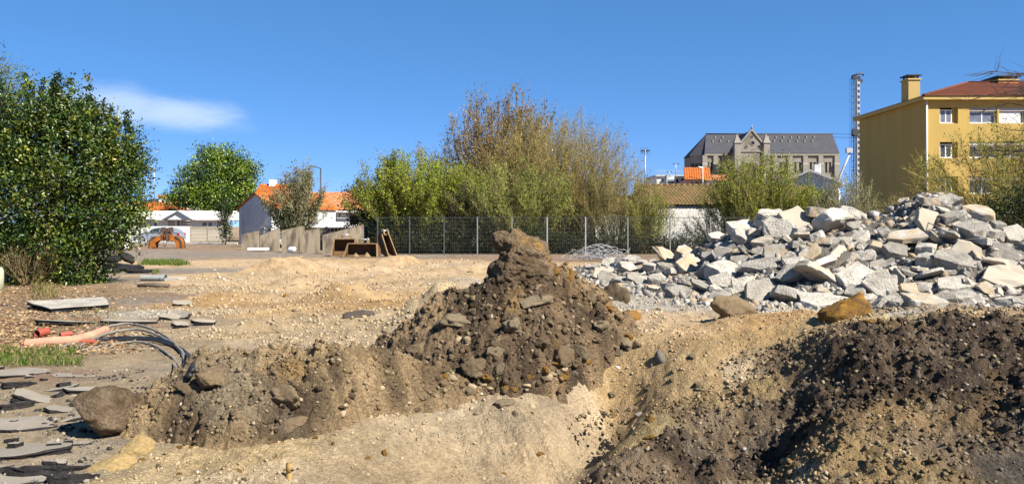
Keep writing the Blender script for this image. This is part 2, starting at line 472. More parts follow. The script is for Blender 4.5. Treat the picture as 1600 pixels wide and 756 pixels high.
def base(x, y):
    x = np.asarray(x, float); y = np.asarray(y, float)
    shp = x.shape; x = x.ravel(); y = y.ravel()
    z = np.zeros(x.size)
    near = (np.abs(y - 8) < 30) & (np.abs(x) < 34)
    idx = np.where(near)[0]
    for s in range(0, len(idx), 60000):
        k = idx[s:s + 60000]
        d2 = (x[k, None] - CTL[None, :, 0]) ** 2 + (y[k, None] - CTL[None, :, 1]) ** 2
        v = _phi(d2) @ _W[:_n] + _W[_n] + x[k] * _W[_n + 1] + y[k] * _W[_n + 2]
        w = np.clip((30 - y[k]) / 9, 0, 1) * np.clip((20 - np.abs(x[k])) / 8, 0, 1) * np.clip((y[k] + 12) / 6, 0, 1)
        z[k] = v * w
    wq = 0.55 * fbm(x * 1.1, y * 0.8, 4, 17)
    for px, py, wp, hp, st in SAND:
        gx, gy, _ = G(px, py); sx = wp / FPX * gy; h = 1.05 * hp / FPX * gy
        d = np.sqrt(((x - gx) / sx) ** 2 + ((y - gy - 0.3 * sx) / (sx * st * 1.3)) ** 2) + wq
        z += h * np.clip(1.25 - 0.85 * d, 0, 1) ** 1.2 * (d < 1.6)
    # shallow undulations where the surfacing has been ripped up
    m = np.clip((y - 8) / 3, 0, 1) * np.clip((30 - y) / 6, 0, 1) * np.clip((x + 0.36 * y) / 1.2, 0, 1)
    z += m * (0.15 * fbm(x * 0.55, y * 0.4, 3, 11) + 0.16 * np.clip(0.35 - np.abs(fbm(x * 0.7 + 0.5 * y * 0.5, y * 0.62, 3, 12)) * 2.2, 0, 1))
    return z.reshape(shp)

# ---- colours of the ground by zone: rgb, clod relief (m), clod cell (m)
PAL = {
    'asphalt': ((0.238, 0.197, 0.157), 0.002, 0.05), 'asphalt_brown': ((0.239, 0.172, 0.122), 0.006, 0.06), 'litter': ((0.248, 0.180, 0.116), 0.012, 0.06),
    'sand': ((0.431, 0.309, 0.183), 0.035, 0.09), 'sand_light': ((0.459, 0.339, 0.213), 0.022, 0.08), 'orange': ((0.357, 0.240, 0.130), 0.03, 0.09), 'gravel': ((0.380, 0.297, 0.195), 0.045, 0.08),
    'white': ((0.366, 0.325, 0.265), 0.04, 0.08), 'dust': ((0.296, 0.236, 0.164), 0.010, 0.05), 'yellow': ((0.375, 0.285, 0.165), 0.035, 0.09), 'cut': ((0.346, 0.267, 0.172), 0.020, 0.045), 'cut_pale': ((0.413, 0.312, 0.196), 0.006, 0.05),
    'sandy_slope': ((0.363, 0.255, 0.137), 0.03, 0.055), 'brown': ((0.176, 0.129, 0.083), 0.06, 0.075), 'dark': ((0.057, 0.041, 0.030), 0.085, 0.085), 'shade_grey': ((0.096, 0.080, 0.063), 0.02, 0.06),  # the grey corner zone has the shade lying there put into its colour
    'mixed': ((0.253, 0.183, 0.101), 0.06, 0.075), 'clay': ((0.243, 0.182, 0.095), 0.02, 0.06),
}
ZON = [(200, 400, 'asphalt'), (300, 400, 'asphalt'), (450, 398, 'asphalt'), (650, 401, 'asphalt'), (320, 388, 'asphalt_brown'), (420, 388, 'asphalt_brown'), (750, 402, 'asphalt_brown'), (170, 438, 'asphalt'), (250, 462, 'asphalt_brown'), (200, 470, 'asphalt'),
       (230, 425, 'asphalt'), (300, 425, 'asphalt'), (880, 404, 'asphalt_brown'), (1100, 402, 'asphalt_brown'), (1500, 400, 'asphalt_brown'), (100, 395, 'asphalt'), (30, 400, 'litter'),
       (30, 480, 'litter'), (100, 455, 'litter'), (20, 520, 'litter'), (120, 502, 'litter'), (200, 510, 'litter'), (10, 450, 'litter'), (160, 455, 'litter'), (-200, 500, 'litter'),
       (310, 412, 'sand_light'), (380, 412, 'sand_light'), (500, 410, 'sand_light'), (560, 408, 'sand'), (300, 430, 'sand_light'), (450, 425, 'sand'), (560, 430, 'sand_light'), (700, 428, 'sand_light'), (600, 465, 'sand'), (980, 500, 'sand_light'), (1030, 507, 'sand_light'), (880, 418, 'sand_light'), (700, 411, 'sand_light'), (400, 440, 'sand_light'), (430, 470, 'sand'), (330, 440, 'sand_light'), (600, 480, 'orange'), (480, 440, 'sand'),
       (350, 478, 'orange'), (520, 458, 'orange'), (400, 490, 'sand'), (390, 525, 'gravel'), (520, 530, 'gravel'), (620, 500, 'gravel'), (470, 505, 'gravel'), (560, 510, 'gravel'), (670, 470, 'gravel'), (340, 520, 'gravel'), (300, 490, 'gravel'), (320, 455, 'gravel'),
       (230, 492, 'white'), (1060, 482, 'white'), (1200, 487, 'white'), (990, 462, 'white'), (930, 440, 'white'), (1400, 492, 'white'), (290, 505, 'dust'), (200, 560, 'dust'), (260, 570, 'dust'), (230, 600, 'dust'), (250, 540, 'dust'), (300, 560, 'dust'),
       (60, 610, 'dust'), (60, 650, 'dust'), (30, 700, 'dust'), (100, 720, 'dust'), (60, 750, 'dust'), (140, 690, 'dust'), (50, 590, 'asphalt_brown'), (50, 560, 'litter'), (-100, 640, 'dust'),
       (215, 720, 'yellow'), (300, 730, 'yellow'), (380, 715, 'yellow'), (180, 750, 'yellow'), (450, 740, 'gravel'), (340, 752, 'gravel'), (420, 700, 'yellow'),
       (700, 660, 'cut'), (800, 690, 'cut'), (850, 640, 'cut'), (560, 720, 'cut'), (640, 660, 'gravel'), (740, 745, 'cut'), (500, 740, 'cut'), (880, 710, 'cut_pale'), (890, 620, 'cut_pale'), (830, 740, 'cut_pale'), (690, 640, 'gravel'),
       (960, 590, 'sandy_slope'), (1020, 565, 'sandy_slope'), (990, 620, 'sandy_slope'), (1050, 620, 'sandy_slope'), (1000, 680, 'clay'), (1100, 560, 'sandy_slope'), (1150, 540, 'sandy_slope'), (1120, 590, 'sandy_slope'), (1200, 530, 'sandy_slope'), (1160, 590, 'gravel'), (1190, 610, 'mixed'), (1120, 640, 'mixed'),
       (1110, 690, 'brown'), (1180, 670, 'brown'), (1010, 740, 'brown'), (1060, 720, 'dark'), (1130, 730, 'dark'), (1240, 640, 'dark'), (1230, 570, 'brown'), (1180, 720, 'dark'), (1280, 560, 'brown'), (960, 735, 'brown'),
       (1300, 570, 'dark'), (1400, 530, 'dark'), (1500, 515, 'dark'), (1570, 560, 'dark'), (1450, 590, 'dark'), (1350, 600, 'dark'), (1520, 640, 'dark'), (1400, 655, 'mixed'), (1560, 720, 'shade_grey'), (1320, 650, 'dark'), (1450, 690, 'brown'), (1430, 740, 'mixed'), (1590, 660, 'dark'), (1800, 600, 'dark'),
       (1320, 710, 'mixed'), (1280, 730, 'gravel'), (1370, 725, 'mixed'), (1240, 745, 'mixed'), (1195, 497, 'orange'), (1280, 503, 'yellow'), (1340, 505, 'yellow'), (1120, 505, 'sand'), (1450, 493, 'sand')]

def ray_hit(px, py, fn, y0=3.2, y1=75.0, n=900):
    ys = np.geomspace(y0, y1, n); xs = (px - 800) / FPX * ys; zr = CAMZ - (py - HY) / FPX * ys
    z = fn(xs, ys); k = np.where(z >= zr)[0]
    i = k[0] if len(k) else n - 1
    return np.array([xs[i], ys[i], z[i]])

def _uv(x, y):
    r = np.sqrt(x * x + y * y) + 0.5
    return np.arctan2(x, np.maximum(y, 0.01) if np.ndim(y) == 0 else y) * 1.6, np.log(r) * 2.6
_zp = []
for px, py, k in ZON:
    h = ray_hit(px, py, base)
    _zp.append((h[0], h[1]))
_zp = np.array(_zp)
_zu, _zv = _uv(_zp[:, 0], _zp[:, 1])
_zc = np.array([PAL[k][0] + (PAL[k][1], PAL[k][2]) for _, _, k in ZON])

def zones(x, y):
    """(n,3) colour, relief amplitude, relief cell"""
    x = np.asarray(x, float).ravel(); y = np.asarray(y, float).ravel()
    u, v = _uv(x, y)
    k = 1.0 / (0.6 + 0.09 * np.hypot(x, y))
    u = u + 0.05 * fbm(x * 1.3, y * 1.3, 4, 31); v = v + 0.09 * fbm(x * 1.3, y * 1.3, 4, 37)
    out = np.zeros((x.size, 5))
    for s in range(0, x.size, 50000):
        sl_ = slice(s, s + 50000)
        d2 = (u[sl_, None] - _zu) ** 2 + (v[sl_, None] - _zv) ** 2
        w = 1.0 / (d2 + 1e-4) ** 2.2
        w /= w.sum(1, keepdims=True)
        out[sl_] = w @ _zc
    return out[:, :3], out[:, 3], out[:, 4]

def detail(x, y, amp, big=True):
    d = amp * (fbm(x * 5.0, y * 5.0, 4, 3, 0.6) * 0.9)
    b1, _ = pebble_bumps(x, y, 0.10, 5); b2, _ = pebble_bumps(x + 3.3, y + 1.7, 0.055, 9)
    a = np.clip(amp / 0.05, 0, 1.6)
    d = d + a * (b1 * 0.34 + b2 * 0.38)
    b3, _ = pebble_bumps(x + 0.4 * y, y, 0.27, 14)
    d = d + np.clip((amp - 0.03) / 0.05, 0, 1) * (b3 * 0.26)
    # teeth marks of the bucket down the cut face
    w_ = np.exp(-((x - 0.25) / 1.1) ** 2 - ((y - 6.9) / 0.8) ** 2) * np.clip((0.034 - amp) / 0.012, 0, 1)
    u_ = x * 0.94 + y * 0.34; v_ = -x * 0.34 + y * 0.94
    d = d + w_ * (0.030 * fbm(u_ * 9, v_ * 1.1, 3, 45) + 0.014 * fbm(u_ * 34, v_ * 2.2, 2, 46) + 0.012 * fbm(x * 14, y * 14, 3, 47))
    return d

def lumps(x, y, a):
    b, _ = pebble_bumps(x + 0.06 * fbm(x * 6, y * 6, 2, 3), y, 0.42, 19)
    return np.clip((a - 0.045) / 0.04, 0, 1) * (0.09 * fbm(x * 2.3, y * 2.3, 3, 23) + b * 0.30)

def gnd(x, y):
    x = np.asarray(x, float); y = np.asarray(y, float)
    _, a, _ = zones(x, y)
    a = a.reshape(x.shape)
    return base(x, y) + detail(x, y, a) + lumps(x, y, a)

def on_base(px, py): return ray_hit(px, py, base)
# ------------------------------------------------------------------ spoil mounds (things of their own)
def ridge_fn(pts, yc, sf, sb, rr, noise_seed, namp):
    px_ = np.array([p[0] for p in pts]); pz_ = np.array([p[1] for p in pts])
    yx = np.array([p[0] for p in yc]); yy = np.array([p[1] for p in yc])
    def f(x, y):
        x = np.asarray(x, float); y = np.asarray(y, float)
        wx = x + 0.10 * fbm(x * 2.2, y * 2.2, 3, noise_seed); wy = y + 0.16 * fbm(x * 1.8 + 7, y * 1.8, 3, noise_seed + 5)
        zc = np.interp(wx, px_, pz_); y0 = np.interp(wx, yx, yy)
        d = wy - y0
        s = np.where(d < 0, sf, sb)
        dd = np.sqrt(d * d + rr * rr) - rr
        z = zc - s * dd
        z = z + namp * fbm(x * 2.6, y * 2.6, 4, noise_seed + 9, 0.6)
        return z
    return f
Ym = 8.7
def cz(px, py, Y): return (((px - 800) / FPX * Y), CAMZ - (py - HY) / FPX * Y)
m1_smooth = ridge_fn([(-2.0, -0.3)] + [cz(*a, Ym) for a in [(590, 540), (640, 503), (690, 470), (730, 455), (772, 424), (800, 410), (845, 412), (880, 430), (915, 452), (945, 466), (965, 486), (985, 512), (1008, 545)]] + [(1.9, -0.3)],
                     [(-2, 8.5), (-0.6, 8.6), (0.3, 8.75), (1.5, 9.0)], 0.95, 0.95, 0.16, 21, 0.10)
m2_smooth = ridge_fn([(-3.9, -0.35), (-3.4, -0.25)] + [cz(*a, 6.8) for a in [(225, 672), (250, 625), (285, 580), (330, 556), (390, 545), (450, 550), (520, 551), (590, 565), (650, 588), (710, 610)]] + [(0.0, -0.3)],
                     [(-4, 6.5), (-3, 6.5), (-1.5, 6.85), (-0.4, 7.6)], 0.72, 0.8, 0.18, 41, 0.09)
def mound_amp(x, y, s): return 0.11 + 0.06 * fbm(x * 1.5, y * 1.5, 2, s)
_ft1 = np.array([on_base(*q) for q in [(560, 600), (620, 590), (700, 606), (760, 613), (830, 596), (900, 574), (960, 550), (1015, 536)]])
_ft2 = np.array([on_base(*q) for q in [(140, 684), (215, 684), (300, 688), (420, 694), (480, 680), (560, 652), (640, 622), (720, 618)]])
def _foot(fn, ft, k):
    def f(x, y):
        return fn(x, y) - k * np.clip(np.interp(x, ft[:, 0], ft[:, 1]) + 0.10 * fbm(np.asarray(x) * 5, np.asarray(y) * 5, 3, 88) - np.asarray(y), 0, None)
    return f
m1_smooth = _foot(m1_smooth, _ft1, 1.8); m2_smooth = _foot(m2_smooth, _ft2, 0.8)
def m1(x, y): return m1_smooth(x, y) + detail(x, y, mound_amp(x, y, 61))
def m2(x, y): return m2_smooth(x, y) + detail(x, y, mound_amp(x, y, 65))

# ---- the rubble heap's underlying shape
_hc = np.array([(2.0, 27.5, 0.05), (2.9, 27, 0.25), (4.05, 24.5, 0.42), (4.84, 22.5, 0.72), (5.33, 21.5, 1.12), (6.08, 21, 1.56), (6.78, 20.5, 1.80), (7.44, 20, 1.82), (8.55, 19.5, 1.92), (9.1, 19, 1.98), (9.6, 18.5, 2.28), (10.1, 18.5, 2.34), (10.7, 18.5, 2.12), (11.6, 18.5, 1.55), (12.9, 18.5, 1.25), (15.3, 18.5, 1.1), (18, 18.5, -0.1)])
_hb = np.array([(1.6, 26), (2.2, 23), (2.7, 20), (3.4, 17.8), (4.2, 16.6), (5.5, 15.6), (7, 14.9), (9, 14.5), (12, 14.4), (18, 15.5)])
def heap(x, y):
    x = np.asarray(x, float); y = np.asarray(y, float)
    zc = np.interp(x, _hc[:, 0], _hc[:, 2], left=-0.3, right=-0.3); yc = np.interp(x, _hc[:, 0], _hc[:, 1]); yb = np.interp(x, _hb[:, 0], _hb[:, 1])
    s = (y - yb) / (yc - yb)
    front = zc * np.sign(s) * np.abs(np.clip(s, -1, 1)) ** 0.8
    back = zc - (y - yc) * 0.75
    z = np.where(s < 1, front, np.minimum(back, zc))
    z = np.where((s < -0.02) | (zc < 0.02), -0.6, z)
    return z + 0.10 * fbm(x * 1.1, y * 1.1, 3, 71) - 0.05

def top(x, y):
    x = np.asarray(x, float); y = np.asarray(y, float)
    return np.maximum(np.maximum(base(x, y), heap(x, y)), np.maximum(m1_smooth(x, y), m2_smooth(x, y)))
def top_detail(x, y):
    x = np.asarray(x, float); y = np.asarray(y, float)
    return np.maximum(np.maximum(gnd(x, y), heap(x, y)), np.maximum(m1(x, y), m2(x, y)))
def on(px, py, y0=3.2): return ray_hit(px, py, top, y0)

# ------------------------------------------------------------------ ground sheet: one disk out to the horizon
th = np.concatenate([np.linspace(-math.pi, -0.85, 26)[:-1], np.linspace(-0.85, -0.64, 40)[:-1], np.linspace(-0.64, 0.64, 580), np.linspace(0.64, 0.85, 40)[1:], np.linspace(0.85, math.pi, 26)[1:]])
rr = np.concatenate([[0.02], np.geomspace(1.0, 4.4, 50)[:-1], np.geomspace(4.4, 11.5, 265)[:-1], np.geomspace(11.5, 60, 150)[:-1], np.geomspace(60, 1500, 50)])
TH, RR = np.meshgrid(th, rr)
gx = (np.sin(TH) * RR); gy = (np.cos(TH) * RR)
c3, amp, _ = zones(gx, gy)
gz = base(gx, gy) + (detail(gx, gy, amp.reshape(gx.shape)) + lumps(gx, gy, amp.reshape(gx.shape))) * np.clip((60 - RR) / 20, 0, 1)
spk, spv = worley(gx.ravel() / 0.09, gy.ravel() / 0.09, 91)
c3 = c3 * (1 + 0.22 * fbm(gx * 0.9, gy * 0.9, 4, 81).ravel() + 0.16 * fbm(gx * 7, gy * 7, 2, 83).ravel() + 0.22 * (spv - 0.5))[:, None]
def soilmix(x, y, c, a):
    n1 = fbm(x * 1.7 + 3, y * 1.7, 4, 301); n2 = fbm(x * 3.1, y * 3.1 + 7, 4, 305)
    k = np.clip((a - 0.045) / 0.03, 0, 1)
    c = c + (np.array([0.19, 0.13, 0.072]) - c) * (k * np.clip((n1 - 0.12) * 2.6, 0, 0.65))[:, None]
    return c + (np.array([0.16, 0.122, 0.085]) - c) * (k * np.clip((n2 - 0.1) * 2.4, 0, 0.55))[:, None]
c3 = soilmix(gx.ravel(), gy.ravel(), c3, amp)
warm = fbm(gx * 0.7 + 9, gy * 0.7, 3, 87).ravel()[:, None]
c3 = c3 * (1 + warm * np.array([0.06, 0.0, -0.12]))
# bright quartz grit and darker crumbs in the loose material
_, gv = worley(gx.ravel() / 0.03, gy.ravel() / 0.03, 95)
grit = (gv > 0.95) & (amp > 0.009) & (RR.ravel() < 14); c3[grit] = c3[grit] * 0.7 + np.array([0.42, 0.36, 0.27]) * 0.3
gme = np_mesh('ground', np.stack([gx.ravel(), gy.ravel(), gz.ravel()], 1), grid_faces(*gx.shape)[:, ::-1], np.clip(c3, 0.015, 0.8), smooth=True)
go = link_mesh('ground', gme, M_ground); tag(go, kind='structure')
go['label'] = 'asphalt yard with torn-up sand and gravel and an open trench'

def mound_mesh(name, fn, x0, x1, y0, y1, nx, ny, colfn, label):
    xs = np.linspace(x0, x1, nx); ys = np.linspace(y0, y1, ny)
    X, Yg = np.meshgrid(xs, ys)
    Z = fn(X, Yg); B = base(X, Yg)
    keep = Z > B - 0.10
    F = grid_faces(ny, nx); kf = keep.ravel()[F].any(1)
    Z = np.maximum(Z, B - 0.16)
    F = F[kf]; used = np.unique(F); mp = np.full(X.size, -1); mp[used] = np.arange(len(used)); F = mp[F]
    V = np.stack([X.ravel(), Yg.ravel(), Z.ravel()], 1)[used]
    cen = np.array([V[:, 0].mean(), V[:, 1].mean(), 0]); C = colfn(X.ravel(), Yg.ravel(), Z.ravel())[used]
    me = np_mesh(name, V - cen, F, C, smooth=True)
    o = link_mesh(name, me, M_earth, None, cen)
    return tag(o, label, 'dirt mound')

def mcol(seed, dark, tan):
    dk = [tuple(ray_hit(p, q, top)[:2]) + (r,) for p, q, r in dark]
    def f(x, y, z):
        a = fbm(x * 1.3, y * 1.3, 4, seed)[:, None]; b = fbm(x * 2.2, y * 2.2, 4, seed + 3)[:, None]
        _, v = worley(x / 0.08, y / 0.08, seed + 5)
        c = np.array(tan) * np.ones((x.size, 1))
        c = c + (np.array([0.095, 0.068, 0.047]) - c) * np.clip((a - 0.10) * 3.0, 0, 0.8)           # damp dark earth
        wx = x + 0.12 * fbm(x * 4, y * 4, 3, seed + 8); wy = y + 0.12 * fbm(x * 4 + 5, y * 4, 3, seed + 9)
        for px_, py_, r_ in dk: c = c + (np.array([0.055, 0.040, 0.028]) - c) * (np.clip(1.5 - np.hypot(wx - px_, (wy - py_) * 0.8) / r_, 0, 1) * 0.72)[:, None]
        c = c + (np.array([0.26, 0.175, 0.085]) - c) * np.clip((b - 0.25) * 3.0, 0, 0.8)           # ochre clay
        c = c + (np.array([0.245, 0.20, 0.14]) - c) * np.clip((-a - 0.12) * 3.0, 0, 0.75)           # dry grey crust
        return np.clip(c * (1 + 0.35 * (v - 0.5))[:, None], 0.02, 0.7)
    return f
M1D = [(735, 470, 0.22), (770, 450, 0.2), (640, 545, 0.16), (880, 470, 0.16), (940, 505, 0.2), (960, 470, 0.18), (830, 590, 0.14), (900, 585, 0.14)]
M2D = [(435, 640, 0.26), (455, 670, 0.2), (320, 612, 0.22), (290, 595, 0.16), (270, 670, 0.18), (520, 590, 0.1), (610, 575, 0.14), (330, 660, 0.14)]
mound1 = mound_mesh('earth_mound', m1, -2.1, 2.1, 7.0, 10.4, 430, 310, mcol(101, M1D, (0.285, 0.205, 0.126)), 'tall brown earth mound in the middle, topped by a leaning lump of soil')
mound2 = mound_mesh('earth_mound', m2, -3.9, 0.2, 5.3, 8.4, 420, 290, mcol(131, M2D, (0.32, 0.235, 0.14)), 'low brown earth mound at the front left, behind the round boulder')

# heap core: fine rubble between the chunks
xs = np.linspace(1.4, 18.2, 300); ys = np.linspace(13.6, 31, 260); X, Yg = np.meshgrid(xs, ys)
Z = heap(X, Yg) + detail(X, Yg, 0.07 * np.ones_like(X)) * 1.5
F = grid_faces(260, 300); kf = (Z > -0.12).ravel()[F].any(1)
hc = np.array([0.17, 0.155, 0.135]) * (1 + 0.3 * fbm(X * 3, Yg * 3, 3, 5).ravel())[:, None]  # bed colour darkened to deepen the shadows between the chunks
ho = link_mesh('rubble_bed', np_mesh('rubble_bed', np.stack([X.ravel(), Yg.ravel(), np.maximum(Z, -0.2).ravel()], 1), F[kf], np.clip(hc, 0.03, 0.7), True), M_earth)
tag(ho, 'bed of crushed concrete and dust under the grey chunks', 'rubble', kind='stuff')
# ------------------------------------------------------------------ building materials
M_yel = mat('yellow render', (0.47, 0.335, 0.125), rough=0.9, var=0.09, scale=1.1, stretch=(1, 1, 0.16), bump=0.15, bscale=60, bdist=0.004, fine=0.03, fscale=20, col2=(0.42, 0.295, 0.105), c2lo=0.5, c2hi=0.8, c2scale=0.5)
M_yel_trim = mat('yellow trim', (0.50, 0.37, 0.15), rough=0.8, var=0.05)
M_chim = mat('chimney render', (0.47, 0.345, 0.155), rough=0.9, var=0.08)
M_white = mat('white paint', (0.80, 0.79, 0.76), rough=0.6, var=0.04, scale=4)
M_wall_white = mat('white wall', (0.78, 0.76, 0.72), rough=0.9, var=0.07, scale=1.5, fine=0.04, fscale=15)
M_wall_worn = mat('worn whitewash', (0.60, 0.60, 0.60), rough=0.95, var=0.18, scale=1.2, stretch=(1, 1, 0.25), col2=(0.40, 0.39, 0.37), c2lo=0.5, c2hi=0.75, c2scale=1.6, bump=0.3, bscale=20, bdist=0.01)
M_wall_flint = mat('whitewashed rubble wall', (0.66, 0.64, 0.60), rough=0.95, var=0.3, scale=7, bump=0.6, bscale=9, bdist=0.05, col2=(0.36, 0.34, 0.31), c2lo=0.56, c2hi=0.7, c2scale=5)
M_tile = mat('orange clay tiles', (0.40, 0.13, 0.045), rough=0.85, var=0.28, scale=2.2, fine=0.2, fscale=9, col2=(0.44, 0.20, 0.11), c2lo=0.5, c2hi=0.7, c2scale=1.4)
M_tile_pale = mat('faded clay tiles', (0.42, 0.18, 0.09), rough=0.85, var=0.25, scale=2.2, fine=0.2, fscale=9, col2=(0.50, 0.30, 0.18), c2lo=0.48, c2hi=0.7, c2scale=2)
M_tile_red = mat('dark red tiles', (0.145, 0.05, 0.03), rough=0.85, var=0.3, scale=2.0, fine=0.2, fscale=9, col2=(0.11, 0.045, 0.032), c2lo=0.48, c2hi=0.7, c2scale=1.5)
M_tile_old = mat('old mossy canal tiles', (0.20, 0.125, 0.065), rough=0.9, var=0.35, scale=2.5, fine=0.25, fscale=8, col2=(0.13, 0.105, 0.045), c2lo=0.40, c2hi=0.62, c2scale=1.2)
M_slate = mat('slate roof', (0.055, 0.055, 0.063), rough=0.75, var=0.2, scale=0.5, fine=0.15, fscale=3, spec=0.3)
M_stonewall = mat('church granite', (0.25, 0.225, 0.19), rough=0.95, var=0.25, scale=0.6, fine=0.2, fscale=3, col2=(0.13, 0.118, 0.10), c2lo=0.5, c2hi=0.7, c2scale=0.35)
M_stonetrim = mat('pale ashlar', (0.27, 0.25, 0.215), rough=0.95, var=0.15, scale=1)
M_darkglass = mat('dark glass', (0.03, 0.035, 0.045), rough=0.08, var=0, spec=0.6)
M_leadglass = mat('leaded glass', (0.02, 0.022, 0.028), rough=0.3, var=0)
M_blueglass = mat('curtained glass', (0.16, 0.17, 0.21), rough=0.12, var=0.4, scale=2.5, spec=0.6)
M_shutter = mat('white roller shutter', (0.66, 0.65, 0.64), rough=0.5, var=0.04)
M_greydoor = mat('grey door', (0.42, 0.39, 0.37), rough=0.6, var=0.06)
M_metal = mat('galvanised steel', (0.55, 0.56, 0.56), rough=0.45, var=0.12, scale=6, metal=0.6)
M_wire = mat('fence wire', (0.10, 0.11, 0.105), rough=0.5, var=0.1, metal=0.4)
M_darkmetal = mat('dark steel', (0.06, 0.06, 0.065), rough=0.5, var=0.15, metal=0.4)
M_mast = mat('painted mast', (0.42, 0.41, 0.40), rough=0.5, var=0.12, scale=2)
M_greybldg = mat('grey cladding', (0.42, 0.45, 0.47), rough=0.6, var=0.06)
M_pink = mat('pink render', (0.58, 0.33, 0.26), rough=0.9, var=0.08)
M_wood = mat('weathered larch slats', (0.36, 0.31, 0.24), rough=0.9, var=0.25, scale=4, stretch=(0.3, 1, 4), objrand=0.2, col2=(0.25, 0.24, 0.15), c2lo=0.5, c2hi=0.7)
M_blockconc = mat('stained cast concrete', (0.29, 0.24, 0.178), rough=0.95, var=0.3, scale=1.6, stretch=(1.6, 1.6, 0.4), bump=0.3, bscale=20, bdist=0.01, objrand=0.1, col2=(0.11, 0.088, 0.07), c2lo=0.46, c2hi=0.64, c2scale=1.8, fine=0.12, fscale=12)
M_green = mat('dark green sheet', (0.02, 0.042, 0.036), rough=0.55, var=0.2)
M_rust = mat('rusty steel', (0.33, 0.125, 0.04), rough=0.85, var=0.35, scale=3.5, bump=0.3, bscale=25, bdist=0.01, col2=(0.10, 0.055, 0.04), c2lo=0.5, c2hi=0.66, c2scale=2.5, fine=0.2, fscale=18)
M_rustdark = mat('dark rusty steel', (0.085, 0.052, 0.038), rough=0.8, var=0.35, scale=4, bump=0.3, bscale=25, bdist=0.01, fine=0.2, fscale=18)
M_bucket = mat('worn bucket steel', (0.135, 0.075, 0.036), rough=0.8, var=0.3, scale=3, bump=0.3, bscale=20, bdist=0.01, col2=(0.075, 0.045, 0.03), c2lo=0.46, c2hi=0.66, c2scale=2.2, fine=0.2, fscale=16)
M_bucketpale = mat('muddy bucket plate', (0.215, 0.15, 0.085), rough=0.85, var=0.35, scale=4, fine=0.15, fscale=16)
M_kerb = mat('kerb stone', (0.60, 0.56, 0.49), rough=0.9, var=0.12, scale=3)

def wall_open(mb, x0, x1, z0, z1, y, depth, openings, mi=0, back=True):
    """a wall facing -y with recessed openings (x0,x1,z0,z1): front faces and reveals"""
    xs = sorted({x0, x1, *[o[0] for o in openings], *[o[1] for o in openings]}); zs = sorted({z0, z1, *[o[2] for o in openings], *[o[3] for o in openings]})
    xs = [x for x in xs if x0 <= x <= x1]; zs = [z for z in zs if z0 <= z <= z1]
    for i in range(len(xs) - 1):
        for j in range(len(zs) - 1):
            cx = (xs[i] + xs[i + 1]) / 2; cz_ = (zs[j] + zs[j + 1]) / 2
            if any(o[0] < cx < o[1] and o[2] < cz_ < o[3] for o in openings): continue
            mb.quad((xs[i], y, zs[j]), (xs[i + 1], y, zs[j]), (xs[i + 1], y, zs[j + 1]), (xs[i], y, zs[j + 1]), mi)
    for a, b, c, d in openings:
        mb.quad((a, y, c), (a, y + depth, c), (a, y + depth, d), (a, y, d), mi); mb.quad((b, y, c), (b, y + depth, c), (b, y + depth, d), (b, y, d), mi)
        mb.quad((a, y, c), (b, y, c), (b, y + depth, c), (a, y + depth, c), mi); mb.quad((a, y, d), (b, y, d), (b, y + depth, d), (a, y + depth, d), mi)
    return mb

def window(parent, x0, x1, z0, z1, y, panes=2, fr=0.06, frame=None, glass=None, sill=True, name='window'):
    f = MB(); frame = frame or M_white; glass = glass or M_darkglass
    f.box(x0, x1, y, y + 0.07, z0, z0 + fr).box(x0, x1, y, y + 0.07, z1 - fr, z1)
    f.box(x0, x0 + fr, y, y + 0.07, z0 + fr, z1 - fr).box(x1 - fr, x1, y, y + 0.07, z0 + fr, z1 - fr)
    w = f.build(name, frame, parent)
    step = (x1 - x0 - fr) / panes
    for i in range(1, panes):
        xm = x0 + fr / 2 + i * step
        MB().box(xm - fr * 0.6, xm + fr * 0.6, y + 0.002, y + 0.068, z0 + fr, z1 - fr).build('mullion', frame, w)
    for i in range(panes):
        a = x0 + fr / 2 + i * step + fr * 0.6; b = x0 + fr / 2 + (i + 1) * step - fr * 0.6
        MB().box(a, b, y + 0.03, y + 0.045, z0 + fr, z1 - fr).build('pane', glass, w)
    if sill: MB().box(x0 - 0.06, x1 + 0.06, y - 0.2, y - 0.002, z0 - 0.08, z0 - 0.003).build('sill', M_white, w)
    return w

def tile_roof(name, x0, x1, ye, ze, yr, zr, pitch, amp, courses, mat_, parent, skew=0.0, x0r=None, x1r=None, thick=0.05):
    """canal-tile roof plane from eave (ye,ze) to ridge (yr,zr); corrugated across, stepped up the slope"""
    nc = max(8, int((x1 - x0) / pitch * 8)); nr = courses * 2
    u = np.linspace(0, 1, nc)
    x0r = x0 if x0r is None else x0r; x1r = x1 if x1r is None else x1r
    V = []
    L = math.hypot(yr - ye, zr - ze); ny, nz_ = -(zr - ze) / L, (yr - ye) / L
    rng = np.random.default_rng(int(abs(x0 * 13 + ze * 7)) + 1)
    for c in range(courses):
        for e in (0, 1):
            t = (c + e * 0.999) / courses
            xe = x0 + (x1 - x0) * u; xr_ = x0r + (x1r - x0r) * u
            xx = xe + (xr_ - xe) * t
            ph = (xe - x0) / pitch
            h = amp * np.abs(np.sin(np.pi * ph)) ** 0.7 + (0.045 if e == 0 else 0.0) + amp * 0.25 * (_hash(np.floor(ph).astype(np.int64), np.full(nc, c), np.zeros(nc, np.int64), 3) - 0.5)
            V.append(np.stack([xx + skew * t, ye + (yr - ye) * t + ny * h, ze + (zr - ze) * t + nz_ * h], 1))
    V = np.concatenate(V)
    o = link_mesh(name, np_mesh(name, V, grid_faces(nr, nc), None, False), mat_, parent)
    return o

